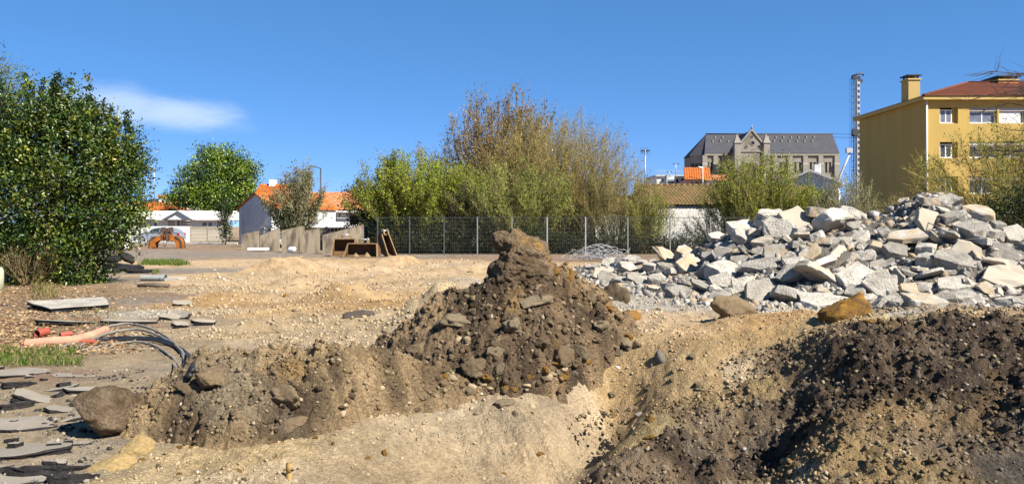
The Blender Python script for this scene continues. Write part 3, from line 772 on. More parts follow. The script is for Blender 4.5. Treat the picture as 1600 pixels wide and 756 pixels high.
# ------------------------------------------------------------------ yellow apartment building
yb = empty('apartment_building', (32.1, 60.0, 0), 0, 'yellow four storey apartment block with red hipped roof behind the rubble', 'building')
def yz(py): return CAMZ - (py - HY) / FPX * 60.0
def yx(px): return (px - 800) / FPX * 60.0 - 32.1
EV = yz(157); BW = 26.0; BD = 11.5
rows = [(168, 193), (222, 247), (276, 303), (330, 356)]
cols_ = [(1468.5, 1497, 2), (1515, 1558.5, 2), (1561, 1603, 2)]
ops = []
for r0, r1 in rows:
    for c0, c1, _ in cols_: ops.append((yx(c0), yx(c1), yz(r1), yz(r0)))
    for k in range(4):
        a = yx(1620 + 60 * k); ops.append((a, a + 2.0, yz(r1), yz(r0)))
m = MB(); wall_open(m, 0, BW, -0.3, EV, 0, 0.32, ops)
m.quad((0, 0, -0.3), (0, BD, -0.3), (0, BD, EV), (0, 0, EV)); m.quad((BW, 0, -0.3), (BW, BD, -0.3), (BW, BD, EV), (BW, 0, EV)); m.quad((0, BD, -0.3), (BW, BD, -0.3), (BW, BD, EV), (0, BD, EV))
m.build('wall', M_yel, yb)
MB().box(-0.42, BW + 0.42, -0.45, BD + 0.45, EV + 0.003, EV + 0.30).build('cornice', M_yel_trim, yb)
rz0 = EV + 0.305; rh = 2.15; hip = 6.6
rb = MB()
A_, B_, C_, D_ = (-0.5, -0.55, rz0), (BW + 0.5, -0.55, rz0), (BW + 0.5, BD + 0.55, rz0), (-0.5, BD + 0.55, rz0)
E_, F_ = (hip, BD / 2, rz0 + rh), (BW - hip, BD / 2, rz0 + rh)
rb.add([A_, B_, C_, D_, E_, F_], [(0, 1, 5, 4), (1, 2, 5), (2, 3, 4, 5), (3, 0, 4), (0, 3, 2, 1)])
roof = rb.build('roof', M_tile_red, yb)
# tile ribs and courses on the front slope
rib = MB()
L_ = math.hypot(BD / 2 + 0.55, rh)
for k in range(28):
    t = (k + 1) / 29.0
    y0 = -0.55 + (BD / 2 + 0.55) * t; z0 = rz0 + rh * t; xa = -0.5 + (hip + 0.5) * t; xb = BW + 0.5 - (hip + 0.5) * t
    rib.box(xa, xb, y0 - 0.02, y0 + 0.02, z0 - 0.03, z0 + 0.03)
ro = rib.build('tile_courses', M_tile_red, yb); ro['kind'] = 'stuff'
hr = MB()
for p, q in ((A_, E_), (E_, F_)):
    hr.tube([p, q], 0.11, 6)
hr.build('ridge_tiles', M_tile_red, roof)
MB().tube([(0.0, -0.12, -0.2), (0.0, -0.12, EV)], 0.07, 8).build('downpipe', M_white, yb)
for r, (r0, r1) in enumerate(rows):
    for c, (c0, c1, n) in enumerate(cols_):
        gl = M_blueglass if r == 0 else M_darkglass
        x0, x1 = yx(c0), yx(c1)
        if c == 0:
            x1w = x1 - 0.36; window(yb, x0 + 0.1, x1w, yz(r1) + 0.04, yz(r0) - 0.14, 0.24, n, 0.075, glass=gl)
            MB().box(x1w + 0.004, x1 - 0.004, 0.25, 0.30, yz(r1) + 0.01, yz(r0) - 0.01).build('jamb_panel', M_yel, yb)
        else:
            w = window(yb, x0 + 0.04, x1 - 0.04, yz(r1) + 0.04, yz(r0) - 0.28, 0.24, n, 0.075, glass=gl)
            MB().box(x0 + 0.02, x1 - 0.02, 0.06, 0.23, yz(r0) - 0.27, yz(r0) - 0.01).build('shutter_box', M_greydoor, w)  # grey here paints in the shade on the shutter boxes
            if c == 2 and r == 0:
                sh = MB()
                for k in range(14): sh.box(x0 + 0.1, x1 - 0.3, 0.17, 0.2, yz(r1) + 0.1 + k * 0.062, yz(r1) + 0.157 + k * 0.062)
                sh.build('roller_shutter', M_shutter, w)
    for k in range(4):
        a = yx(1620 + 60 * k)
        window(yb, a + 0.04, a + 1.96, yz(r1) + 0.04, yz(r0) - 0.05, 0.24, 2, 0.075)
def chimney(parent, x0, x1, y0, y1, z0, z1, m_):
    c = MB().box(x0, x1, y0, y1, z0, z1 - 0.22).build('chimney', m_, parent)
    MB().box(x0 - 0.08, x1 + 0.08, y0 - 0.08, y1 + 0.08, z1 - 0.217, z1 - 0.1).build('chimney_band', M_yel_trim, c)
    f = MB()
    for ax in (x0 + 0.08, x1 - 0.18):
        for ay in (y0 + 0.08, y1 - 0.18): f.box(ax, ax + 0.1, ay, ay + 0.1, z1 - 0.1, z1 + 0.12)
    f.box(x0 - 0.1, x1 + 0.1, y0 - 0.1, y1 + 0.1, z1 + 0.122, z1 + 0.22)
    f.build('chimney_cap', M_darkmetal, c)
    return c
chimney(yb, -0.02, 0.92, 2.6, 3.75, EV + 0.303, 13.62, M_chim)
chimney(yb, 8.9, 10.6, 5.2, 7.4, rz0 + 1.4, 14.05, M_tile_pale)

# ------------------------------------------------------------------ church
CH = 200.0
ch = empty('church', (0, CH, 0), 0, 'long grey stone church with slate roof, gabled transept and lancet windows', 'church')
def cx(px, Y=CH): return (px - 800) / FPX * Y
def chz(py, Y=CH): return CAMZ - (py - HY) / FPX * Y
x0, x1 = cx(1102), cx(1309); ez = chz(240); rz = chz(210, CH + 7)
lans = []
for a in (1106, 1112, 1220, 1226, 1243, 1250, 1267, 1273, 1291, 1297):
    lans.append((cx(a - 1.45), cx(a + 1.45), chz(270), chz(253)))
m = MB(); wall_open(m, x0, x1, 0, ez, 0, 0.6, lans)
m.quad((x1, 0, 0), (x1, 14, 0), (x1, 14, ez), (x1, 0, ez)); m.quad((x0, 14, 0), (x1, 14, 0), (x1, 14, ez), (x0, 14, ez))
m.build('wall', M_stonewall, ch)
def lancet(xa, xb, z0, z1, y, parent):
    r = (xb - xa) / 2; xm = (xa + xb) / 2
    f = MB().box(xa, xb, y + 0.4, y + 0.5, z0, z1); w = f.build('lancet_window', M_leadglass, parent)
    arch = [(xa - 0.3, z1 - 0.1), (xa, z1 - 0.1)] + [(xm + r * math.cos(t), z1 - r + r * 1.0 * math.sin(t)) for t in np.linspace(math.pi, 0, 9)] + [(xb, z1 - 0.1), (xb + 0.3, z1 - 0.1), (xb + 0.3, z1 + 0.45), (xa - 0.3, z1 + 0.45)]
    # stone hood: ring from arch to a rectangle top
    hd = MB(); ins = [(xm + r * math.cos(t), z1 - r + r * math.sin(t)) for t in np.linspace(math.pi, 0, 9)]; outs = [(xm + (r + 0.28) * math.cos(t), z1 - r + (r + 0.28) * math.sin(t)) for t in np.linspace(math.pi, 0, 9)]
    for i in range(8):
        hd.prism([ins[i], ins[i + 1], outs[i + 1], outs[i]], 'y', y - 0.08, y - 0.004)
    hd.build('hood_mould', M_stonetrim, w)
    sp = MB()                                    # spandrels that round off the square opening
    for i in range(4):
        sp.prism([ins[i], ins[i + 1], (ins[i + 1][0], z1), (ins[i][0], z1)], 'y', y + 0.03, y + 0.35)
        j = 8 - i
        sp.prism([ins[j], (ins[j][0], z1), (ins[j - 1][0], z1), ins[j - 1]], 'y', y + 0.03, y + 0.35)
    sp.build('arch_head', M_stonewall, w)
    return w
for a in lans: lancet(*a, 0, ch)
# nave roof
rf = MB(); ry = 7.0
rf.add([(x0 - 0.3, -0.5, ez), (x1 + 0.3, -0.5, ez), (x1 + 1.5, ry, rz), (x0 + 1.9, ry, rz), (x1 + 0.3, 14.5, ez), (x0 - 0.3, 14.5, ez)], [(0, 1, 2, 3), (1, 4, 2), (4, 5, 3, 2)])
nroof = rf.build('roof', M_slate, ch)
MB().tube([(x0 + 1.9, ry, rz + 0.05), (x1 + 1.5, ry, rz + 0.05)], 0.22, 6).build('ridge', M_slate, nroof)
MB().box(x0 - 0.3, x1 + 0.3, -0.42, -0.1, ez - 0.55, ez - 0.05).build('cornice', M_stonetrim, ch)
sl_m = (rz - ez) / (ry + 0.5)
for row, (n, f) in enumerate([(14, 0.62), (14, 0.82)]):
    for k in range(n):
        xx = x0 + 3 + (x1 - x0 - 6) * (k + 0.5 * row) / n
        if cx(1146) < xx < cx(1202): continue
        yy = -0.5 + (ry + 0.5) * f; zz = ez + sl_m * (yy + 0.5)
        MB().prism([(yy - 0.35, zz - 0.25), (yy + 0.25, zz + 0.35), (yy - 0.35, zz + 0.35)], 'x', xx - 0.16, xx + 0.16).build('roof_vent', M_stonetrim, nroof)
for a in (1101, 1118, 1210, 1234, 1258, 1282, 1307):
    xx = cx(a); b = MB().box(xx - 0.7, xx + 0.7, -0.6, -0.003, 0, chz(257)); b.box(xx - 0.6, xx + 0.6, -0.38, -0.003, chz(257), chz(243))
    b.prism([(-0.6, chz(257)), (-0.383, chz(257)), (-0.383, chz(255))], 'x', xx - 0.7, xx + 0.7)
    b.build('buttress', M_stonetrim, ch)
# polygonal apse on the left
ap = MB(); pts = [(x0, 0), (cx(1083), 3.4), (cx(1078, CH + 8), 7), (cx(1084), 11), (x0, 14)]
for i in range(4):
    (ax, ay), (bx, by) = pts[i], pts[i + 1]
    ap.quad((ax, ay, 0), (bx, by, 0), (bx, by, ez - 0.3), (ax, ay, ez - 0.3))
ap.build('apse_wall', M_stonewall, ch)
ar = MB(); vs = [(ax - (0.3 if i else 0), ay, ez - 0.3) for i, (ax, ay) in enumerate(pts)] + [(x0 + 1.9, ry, rz - 0.02)]
ar.add(vs, [(i, i + 1, 5) for i in range(4)]); ar.build('apse_roof', M_slate, ch)
for t in (0.25, 0.55, 0.82):
    (ax, ay), (bx, by) = pts[0], pts[1]
    px_, py_ = ax + (bx - ax) * t, ay + (by - ay) * t
    dv = Vector((bx - ax, by - ay, 0)).normalized(); nv = Vector((-abs(dv.y), -abs(dv.x), 0)) * 0.06
    w = MB().quad(*[tuple(Vector((px_, py_, zz)) + dv * s + nv) for s, zz in ((-0.5, chz(272)), (0.5, chz(272)), (0.5, chz(255)), (-0.5, chz(255)))])
    w.build('apse_window', M_leadglass, ch)
# transept
tx0, tx1, txm = cx(1149), cx(1199), cx(1174.5); ty = -5.0; te = chz(236, CH - 5); ta = chz(205.5, CH - 5); sc5 = (CH - 5) / CH
tx0, tx1, txm = tx0 * sc5, tx1 * sc5, txm * sc5
gw = MB().prism([(tx0, 0), (tx1, 0), (tx1, te), (txm, ta), (tx0, te)], 'y', ty, ty + 0.8); gw.build('transept_gable', M_stonewall, ch)
tw = MB(); tw.box(tx0 + 0.01, tx0 + 0.7, ty + 0.802, 0, 0, te); tw.box(tx1 - 0.7, tx1 - 0.01, ty + 0.802, 0, 0, te); tw.build('transept_wall', M_stonewall, ch)
tr = MB(); tr.add([(tx0 - 0.9, ty + 0.6, te - 0.5), (txm, ty + 0.6, ta + 0.25), (tx1 + 0.9, ty + 0.6, te - 0.5), (tx0 - 0.9, 7, te - 0.5), (txm, 7, ta + 0.25), (tx1 + 0.9, 7, te - 0.5)], [(0, 1, 4, 3), (1, 2, 5, 4)])
tr.build('transept_roof', M_slate, ch)
cp = MB()
for s in (tx0 - 0.3, tx1 + 0.3):
    cp.prism([(s, te - 0.1), (txm, ta + 0.15), (txm, ta + 0.75), (s, te + 0.5)], 'y', ty - 0.25, ty + 0.55)
cp.tube([(txm, ty, ta + 0.6), (txm, ty, ta + 1.7)], [0.3, 0.12], 6)
cp.build('gable_coping', M_stonetrim, ch)
MB().box(tx0, tx1, ty - 0.22, ty - 0.003, te - 0.25, te + 0.1).build('string_course', M_stonetrim, ch)
for (px, py, r) in ((1175, 213.5, 1.5), (1176, 223.5, 2.9), (1166, 229.5, 1.6), (1186, 228.5, 1.6)):
    xx = cx(px, CH - 5); zz = chz(py, CH - 5); rad = r / FPX * 195
    w = MB().prism([(xx + rad * math.cos(t), zz + rad * math.sin(t)) for t in np.linspace(0, 2 * math.pi, 13)[:-1]], 'y', ty - 0.02, ty - 0.004).build('round_window', M_leadglass, ch)
    rg = MB(); tt = np.linspace(0, 2 * math.pi, 13)
    for i in range(12): rg.prism([(xx + q * math.cos(t), zz + q * math.sin(t)) for q, t in ((rad, tt[i]), (rad, tt[i + 1]), (rad * 1.35, tt[i + 1]), (rad * 1.35, tt[i]))], 'y', ty - 0.12, ty - 0.003)
    rg.build('stone_ring', M_stonetrim, w)
bigw = MB(); zz = chz(242, CH - 5); 
bigw.prism([(txm + 1.7 * math.cos(t), zz - 3.6 + 1.7 * math.sin(t)) for t in np.linspace(0, math.pi, 11)] + [(txm - 1.7, zz - 9), (txm + 1.7, zz - 9)], 'y', ty - 0.03, ty - 0.005)
bigw.build('transept_window', M_leadglass, ch)
for px in (1152.5, 1198):
    xx = cx(px, CH - 5.5); p = MB().box(xx - 0.75, xx + 0.75, ty - 0.7, ty + 0.75, 0, chz(224, CH - 5))
    zt = chz(224, CH - 5); p.add([(xx - 0.95, ty - 0.9, zt), (xx + 0.95, ty - 0.9, zt), (xx + 0.95, ty + 0.95, zt), (xx - 0.95, ty + 0.95, zt), (xx, ty, chz(209, CH - 5))], [(0, 1, 4), (1, 2, 4), (2, 3, 4), (3, 0, 4), (0, 3, 2, 1)])
    p.build('pinnacle', M_stonetrim, ch)

# ------------------------------------------------------------------ piling rig mast behind, and the wires
RY = 120.0
def rp(px, py, Y=RY): return P(px, py, Y)
X0 = rp(1337, 300)[0]; ZT = rp(0, 117)[2]
rig = empty('drilling_rig', (X0, RY, 0), 0, 'tall grey drilling rig mast standing behind the houses beside the yellow block', 'drilling rig')
mb = MB(); w = 0.42
mb.box(0.08, 0.12, -0.3, 0.3, 1.5, ZT - 0.9).box(0.50, 0.54, -0.3, 0.3, 1.5, ZT - 0.9)
zz = 1.5
while zz < ZT - 1.2:
    mb.box(0.12, 0.50, -0.31, -0.27, zz, zz + 0.42); mb.box(0.12, 0.50, 0.27, 0.31, zz, zz + 0.42); zz += 0.88
mb.build('mast', M_mast, rig)
mb = MB()
for sx in (-0.48, -0.10):
    for sy in (-0.3, 0.3): mb.tube([(sx, sy, 1.5), (sx, sy, ZT - 0.4)], 0.04, 4)
zz = 1.5
while zz < ZT - 1.2:
    mb.tube([(-0.48, -0.3, zz), (-0.10, -0.3, zz + 0.5)], 0.028, 3); mb.tube([(-0.10, -0.3, zz + 0.5), (-0.48, -0.3, zz + 1.0)], 0.028, 3)
    mb.tube([(-0.48, 0.3, zz), (-0.10, 0.3, zz + 0.5)], 0.028, 3); zz += 1.0
mb.tube([(-0.3, 0, 1.5), (-0.3, 0, ZT - 0.3)], 0.05, 6)
mb.build('lattice_leader', M_darkmetal, rig)
hd = MB().box(-0.55, 0.6, -0.35, 0.35, ZT - 0.7, ZT - 0.25); hd.tube([(-0.6, 0, ZT - 0.25), (0.3, 0, ZT + 0.1), (1.0, 0, ZT + 0.15), (1.25, 0, ZT - 0.15)], 0.14, 6)
hd.tube([(0.75, -0.2, ZT - 1.0), (0.75, 0.2, ZT - 1.0)], 0.3, 10); hd.build('mast_head', M_darkmetal, rig)
MB().tube([(-0.9, 0, ZT - 0.5), (-0.9, 0, 1.5)], 0.03, 4).build('hoist_rope', M_darkmetal, rig)
zc_ = rp(0, 208)[2]
mb = MB().box(-0.85, 0.2, -0.6, -0.37, zc_ - 0.6, zc_ + 0.5); mb.tube([(-0.3, -0.5, zc_), (-0.3, -0.8, zc_)], 0.55, 10); mb.build('rotary_drive', M_darkmetal, rig)
zs_ = rp(0, 235)[2]
mb = MB().tube([(-0.7, 0, zs_), (-2.3, 0.4, rp(0, 275)[2]), (-3.4, 0.6, 1.6)], 0.17, 6); mb.box(-1.5, -0.6, -0.3, 0.3, zs_ - 0.4, zs_ + 0.35); mb.build('back_stay', M_mast, rig)
mb = MB().box(-3.6, 1.6, -1.6, 1.8, 0.9, 2.3); mb.box(-3.8, 1.9, -1.9, -1.2, 0, 0.85); mb.box(-3.8, 1.9, 1.2, 1.9, 0, 0.85); mb.build('crawler_base', M_rust, rig)
for i, (pya, pyb) in enumerate(((209.5, 209), (214.5, 215))):
    a = Vector(P(1300, pya, 150)); b = Vector(P(1420, pyb, 150))
    c = MB().tube([a, (a + b) / 2 - Vector((0, 0, 0.15)), b], 0.035, 4).build('overhead_wire', M_darkmetal)
    tag(c, ['upper overhead wire running from the church end to the yellow block', 'lower overhead wire running from the church end to the yellow block'][i], 'wire')

# ------------------------------------------------------------------ long white outbuilding with canal tiles
OY = 50.0
ob = empty('outbuilding', (P(1024, 0, OY)[0], OY, 0), 0, 'low whitewashed outbuilding with old canal tile roof behind the fence', 'outbuilding')
ow = (1300 - 1024) / FPX * OY; wt = P(0, 322, OY)[2]; rt = P(0, 291, 54)[2]
MB().box(0, ow, 0, 8, -0.1, wt).build('wall', M_wall_flint, ob)
MB().prism([(0.02, wt), (7.98, wt), (4, rt - 0.1)], 'x', 0.02, 0.3).build('gable', M_wall_flint, ob)
tile_roof('roof', -0.35, ow + 0.3, -0.14, wt + 0.0, 4.0, rt, 0.235, 0.085, 10, M_tile_old, ob, skew=-0.35)
tile_roof('rear_roof', -0.35, ow + 0.3, 8.4, wt - 0.06, 4.0, rt, 0.235, 0.085, 8, M_tile_old, ob, skew=-0.35)
mb = MB()
for k in range(int(ow / 0.4)): mb.tube([(-0.7 + k * 0.4, 4.0, rt + 0.05), (-0.7 + k * 0.4 + 0.38, 4.0, rt + 0.09)], 0.1, 6)
mb.build('ridge_tiles', M_tile_old, ob)
lb = empty('lean_to', (P(930, 0, 51)[0], 51, 0), 0, 'lower tiled lean-to with pale wall, left of the long outbuilding', 'outbuilding')
lw = (1022 - 930) / FPX * 51; lt = P(0, 332, 51)[2]; lr = P(0, 306, 54)[2]
MB().box(0, lw, 0, 6, -0.1, lt).build('wall', M_wall_flint, lb)
tile_roof('roof', -0.3, lw + 0.2, -0.12, lt + 0.0, 3.6, lr, 0.235, 0.085, 8, M_tile_old, lb, skew=-0.3)
tile_roof('rear_roof', -0.3, lw + 0.2, 6.4, lt - 0.05, 3.6, lr, 0.235, 0.085, 6, M_tile_old, lb, skew=-0.3)

# ------------------------------------------------------------------ small buildings on the skyline in front of the church
def simple_house(name, label, px0, px1, pyt, Y, depth, wallm, wins=(), cat='house', z0=0):
    e = empty(name, (P(px0, 0, Y)[0], Y, 0), 0, label, cat)
    w = (px1 - px0) / FPX * Y; zt = P(0, pyt, Y)[2]
    ops = [((a - px0) / FPX * Y, (b - px0) / FPX * Y, P(0, d, Y)[2], P(0, c, Y)[2]) for a, b, c, d in wins]
    m = MB(); wall_open(m, 0, w, 0, zt, 0, 0.25, ops)
    m.quad((0, 0, 0), (0, depth, 0), (0, depth, zt), (0, 0, zt)); m.quad((w, 0, 0), (w, depth, 0), (w, depth, zt), (w, 0, zt)); m.quad((0, depth, 0), (w, depth, 0), (w, depth, zt), (0, depth, zt))
    m.build('wall', wallm, e)
    for o in ops: window(e, o[0] + 0.01, o[1] - 0.01, o[2] + 0.01, o[3] - 0.01, 0.16, 2 if o[1] - o[0] > 1 else 1, 0.07)
    return e, w, zt
e, w, zt = simple_house('flat_roofed_building', 'pale flat roofed building with grey corner block below the church', 1026, 1076, 276, 110, 9, M_wall_white, [(1033, 1038, 279, 285), (1056, 1061, 279, 286), (1064, 1069, 279, 286)], 'building')
MB().box(-0.2, w + 0.2, -0.25, 9.2, zt + 0.003, zt + 0.25).build('roof', M_greybldg, e)
b1 = (1040 - 1026) / FPX * 110; b2 = (1052 - 1026) / FPX * 110
blk = MB().box(b1, b2, -0.7, -0.004, 0, P(0, 273.5, 110)[2]).build('corner_block', M_greybldg, e)
MB().box(b1 + 0.2, b2 - 0.2, -0.78, -0.71, P(0, 287, 110)[2], P(0, 283, 110)[2]).build('balcony_window', M_darkglass, e)
MB().prism([(b1 + 0.1, P(0, 281, 110)[2]), (b2 - 0.1, P(0, 281, 110)[2]), (b2 - 0.1, P(0, 276, 110)[2])], 'y', -0.76, -0.71).build('gable_panel', M_wall_white, e)
mb = MB()
for q in np.linspace(0, w, 14): mb.box(q - 0.02, q + 0.02, -0.2, -0.16, zt + 0.25, zt + 0.8)
mb.box(0, w, -0.2, -0.16, zt + 0.8, zt + 0.86); mb.build('railing', M_metal, e)
e, w, zt = simple_house('pink_house', 'pink rendered house with bright orange tiled roof below the church', 1072, 1106, 281, 105, 8, M_pink, [(1079, 1084, 283, 289), (1086, 1093, 283, 289)], 'house')
tile_roof('roof', -0.35, w + 0.35, -0.4, zt - 0.05, 4, P(0, 262.5, 109)[2], 0.33, 0.1, 9, M_tile, e, skew=0.9)
mb = MB().box(2.1, 2.2, -0.6, -0.5, 0, P(0, 263, 105)[2]); mb.tube([(2.15, -0.55, P(0, 263, 105)[2]), (1.5, -0.55, P(0, 261.5, 105)[2])], 0.12, 6); mb.build('lamp_arm', M_white, e)
e, w, zt = simple_house('pale_house', 'pale house glimpsed between shrubs to the right of the pink house', 1106, 1150, 283, 104, 8, M_wall_white, [(1114, 1122, 284, 290), (1136, 1142, 284, 290)], 'house')
tile_roof('roof', -0.3, w + 0.3, -0.4, zt - 0.05, 4, P(0, 274, 108)[2], 0.33, 0.1, 8, M_tile_pale, e)
# white gabled house, right of the shrub
HYY = 80.0
wh = empty('white_house', (P(1266, 0, HYY)[0], HYY, 0), math.radians(-24), 'white gabled house with pale roof peeping over the tiled outbuilding', 'house')
za = P(0, 268.5, HYY)[2]; zb = P(0, 285, HYY)[2]
MB().prism([(-2.7, 0), (2.7, 0), (2.7, zb), (0, za), (-2.7, zb)], 'y', 0, 9).build('wall', M_wall_white, wh)
mb = MB()
for s in (-1, 1): mb.prism([(0, za + 0.02), (0, za + 0.24), (s * 3.1, zb + 0.0), (s * 3.1, zb - 0.22)], 'y', -0.35, 9.3)
rf_ = mb.build('roof', M_shutter, wh)
MB().box(0.35, 0.95, 1.2, 1.8, za - 0.4, za + 0.85).build('chimney', M_white, rf_)
# television aerials
def aerial(px, pyt, pyb, Y, label, n=6, wid=0.5):
    e = empty('television_aerial', P(px, pyb, Y), 0, label, 'aerial', 'television aerials on the skyline'); h = P(0, pyt, Y)[2] - P(0, pyb, Y)[2]
    MB().tube([(0, 0, 0), (0, 0, h)], 0.045, 5).build('pole', M_metal, e)
    mb = MB().tube([(-wid, -0.2, h - 0.1), (wid, 0.2, h - 0.05)], 0.03, 4)
    for k in range(n):
        t = -wid + 2 * wid * k / (n - 1); mb.tube([(t, -0.45, h - 0.08), (t, 0.45, h - 0.08)], 0.018, 3); mb.tube([(t, 0, h - 0.3), (t, 0, h + 0.15)], 0.018, 3)
    mb.build('antenna_head', M_darkmetal, e)
aerial(1008, 234, 312, 53, 'tall television aerial on a pole left of the long tiled roof', 6, 0.28)
aerial(1056, 255, 276, 108, 'thin television aerial standing on the pale flat roof', 4, 0.4)
aerial(1046, 268, 276, 108, 'short aerial on the left part of the flat roof', 3, 0.3)
aerial(241, 262, 312, 100, 'faint tall aerial above the orange roof on the left', 6, 0.7)

# ------------------------------------------------------------------ the left houses
SY = 66.0
sx_, sy_ = P(391, 0, SY)[0], SY
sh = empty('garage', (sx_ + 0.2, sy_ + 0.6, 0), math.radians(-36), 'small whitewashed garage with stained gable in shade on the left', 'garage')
# local: gable faces -y, width 2a
ga = 2.28; gz = P(0, 325, SY)[2]; gp = P(0, 303, SY)[2]
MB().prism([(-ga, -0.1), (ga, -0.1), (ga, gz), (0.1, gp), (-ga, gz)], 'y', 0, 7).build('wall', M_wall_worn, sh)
mb = MB()
for s in (-1, 1): mb.prism([(0.1, gp + 0.02), (0.1, gp + 0.14), (s * (ga + 0.2), gz + 0.02), (s * (ga + 0.2), gz - 0.10)], 'y', -0.12, 7.2)
mb.build('roof', M_tile, sh)
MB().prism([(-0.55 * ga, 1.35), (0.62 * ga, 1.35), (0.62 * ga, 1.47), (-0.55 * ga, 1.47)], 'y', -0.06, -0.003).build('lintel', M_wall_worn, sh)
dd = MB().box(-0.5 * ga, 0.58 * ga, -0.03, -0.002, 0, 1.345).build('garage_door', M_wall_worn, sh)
# long house behind with orange roof
e, w, zt = simple_house('bungalow', 'long white bungalow with orange tiled roof behind the grey shrub', 392, 600, 329, 78, 9, M_wall_white, [(440, 452, 336, 350), (474, 488, 336, 356), (500, 514, 335, 356), (545, 560, 336, 352)], 'house')
tile_roof('roof', -0.5, w * 0.285, -0.5, zt + 0.1, 4.5, P(0, 288, 82.5)[2], 0.3, 0.09, 12, M_tile, e)
tile_roof('front_roof', w * 0.29, w + 0.5, -0.5, zt - 0.02, 4.5, P(0, 301, 82.5)[2], 0.3, 0.09, 10, M_tile_pale, e)
tile_roof('rear_roof', -0.5, w + 0.5, 9.5, zt - 0.02, 4.5, P(0, 301, 82.5)[2], 0.3, 0.09, 8, M_tile_pale, e)
MB().prism([(-0.4, zt + 0.1), (4.5, P(0, 289, 82.5)[2]), (9.4, zt + 0.1)], 'x', -0.2, w * 0.28).build('gable', M_wall_white, e)
MB().box(w * 0.29, w + 0.5, -0.62, -0.5, zt - 0.2, zt - 0.03).build('gutter', M_white, e)
MB().box(0.6, 1.2, 3.9, 4.6, P(0, 292, 82)[2], P(0, 281, 82)[2]).build('chimney', M_white, e)
MB().box(w * 0.62, w + 0.4, 6, 9, P(0, 305, 85)[2] - 0.5, P(0, 297.5, 85)[2]).build('slate_extension', M_slate, e)
sgn = empty('sign_board', P(489, 362, 60), 0, 'blue-grey notice board on two white posts beside the bungalow', 'sign')
wsg = 0.36
for s in (-1, 1): MB().box(s * wsg - 0.04, s * wsg + 0.04, -0.04, 0.04, -0.6, 1.4).build('post', M_white, sgn)
MB().box(-wsg - 0.02, wsg + 0.02, -0.07, -0.045, 0.6, 1.35).build('panel', mat('sign blue grey', (0.20, 0.24, 0.30), rough=0.5, var=0.08), sgn)
for k in range(2): MB().box(-wsg, wsg, -0.082, -0.071, 0.78 + 0.25 * k, 0.82 + 0.25 * k).build('panel_line', M_white, sgn)
# street lamp
sp = empty('street_lamp', P(501, 330, 90), 0, 'street lamp with a single curved arm rising behind the bungalow', 'street lamp')
h = P(0, 263, 90)[2] - P(0, 330, 90)[2]
MB().tube([(0, 0, -3), (0, 0, h)], [0.11, 0.075], 7).build('pole', M_darkmetal, sp)
MB().tube([(0, 0, h), (-0.5, 0, h + 0.12), (-0.9, 0, h + 0.2)], 0.055, 6).build('arm', M_darkmetal, sp)
MB().add([(-0.85, -0.12, h + 0.14), (-1.5, -0.1, h + 0.24), (-1.5, 0.1, h + 0.24), (-0.85, 0.12, h + 0.14), (-0.85, -0.12, h + 0.24), (-1.5, -0.06, h + 0.33), (-1.5, 0.06, h + 0.33), (-0.85, 0.12, h + 0.24)],
         [(0, 3, 2, 1), (4, 5, 6, 7), (0, 1, 5, 4), (1, 2, 6, 5), (2, 3, 7, 6), (3, 0, 4, 7)]).build('lamp_head', M_darkmetal, sp)
# white low house
LY = 82.0
def lz(py, Y=LY): return P(0, py, Y)[2]
lx = lambda px: (px - 196) / FPX * LY
lh = empty('white_house', (P(196, 0, LY)[0], LY, 0), 0, 'low white house with pale roof and small gabled porch on the left', 'house')
m = MB(); wall_open(m, 0, lx(352), 0, lz(343), 0, 0.3, [(lx(262), lx(273.5), 0.05, lz(344.5)), (lx(276), lx(281), lz(353), lz(344.5)), (lx(282), lx(297), 0.05, lz(344.5)), (lx(240), lx(245), lz(353), lz(347)), (lx(316), lx(323), lz(353), lz(347)), (lx(325.5), lx(331.5), lz(353), lz(347))])
m.quad((0, 0, 0), (0, 8, 0), (0, 8, lz(343)), (0, 0, lz(343))); m.build('wall', M_wall_white, lh)
M_paleroof = mat('pale fibre cement roof', (0.72, 0.69, 0.65), rough=0.8, var=0.06, scale=2)
mb = MB(); mb.add([(-0.3, -0.5, lz(342.5)), (lx(353), -0.5, lz(342.5)), (lx(353), 3.2, lz(329.5, LY + 3)), (-0.3, 3.2, lz(329.5, LY + 3)), (-0.3, -0.5, lz(343.6)), (lx(353), -0.5, lz(343.6)), (lx(353), 7, lz(343.6)), (-0.3, 7, lz(343.6))], [(0, 1, 2, 3), (0, 4, 5, 1), (2, 6, 7, 3), (0, 3, 7, 4), (1, 5, 6, 2)])
mb.build('roof', M_paleroof, lh)
pg = MB().prism([(lx(263), lz(343.3)), (lx(309), lz(343.3)), (lx(287), lz(330.5))], 'y', -1.2, 0.9); pg.build('porch_gable', M_wall_white, lh)
pr = MB()
for q in (262, 310): pr.prism([(lx(287), lz(330.3)), (lx(287), lz(329.0)), (lx(q), lz(342.6)), (lx(q), lz(344))], 'y', -1.5, 1.6)
pr.build('porch_roof', M_greybldg, lh)
MB().box(-0.3, lx(353), -0.62, -0.5, lz(344.6), lz(343.2)).build('gutter', M_greydoor, lh)
for a, b in ((262, 273.5), (282, 297)):
    d = MB()
    for k in range(7): d.box(lx(a), lx(b), 0.2, 0.235 + 0.01 * (k % 2), 0.05 + k * 0.3, 0.33 + k * 0.3)
    d.build('garage_door', M_greydoor, lh)
for a, b in ((316, 323), (325.5, 331.5), (276, 281), (240, 245)): window(lh, lx(a), lx(b), lz(353), lz(347) if a != 276 else lz(344.5), 0.2, 2 if a > 300 else 1, 0.05, sill=False)
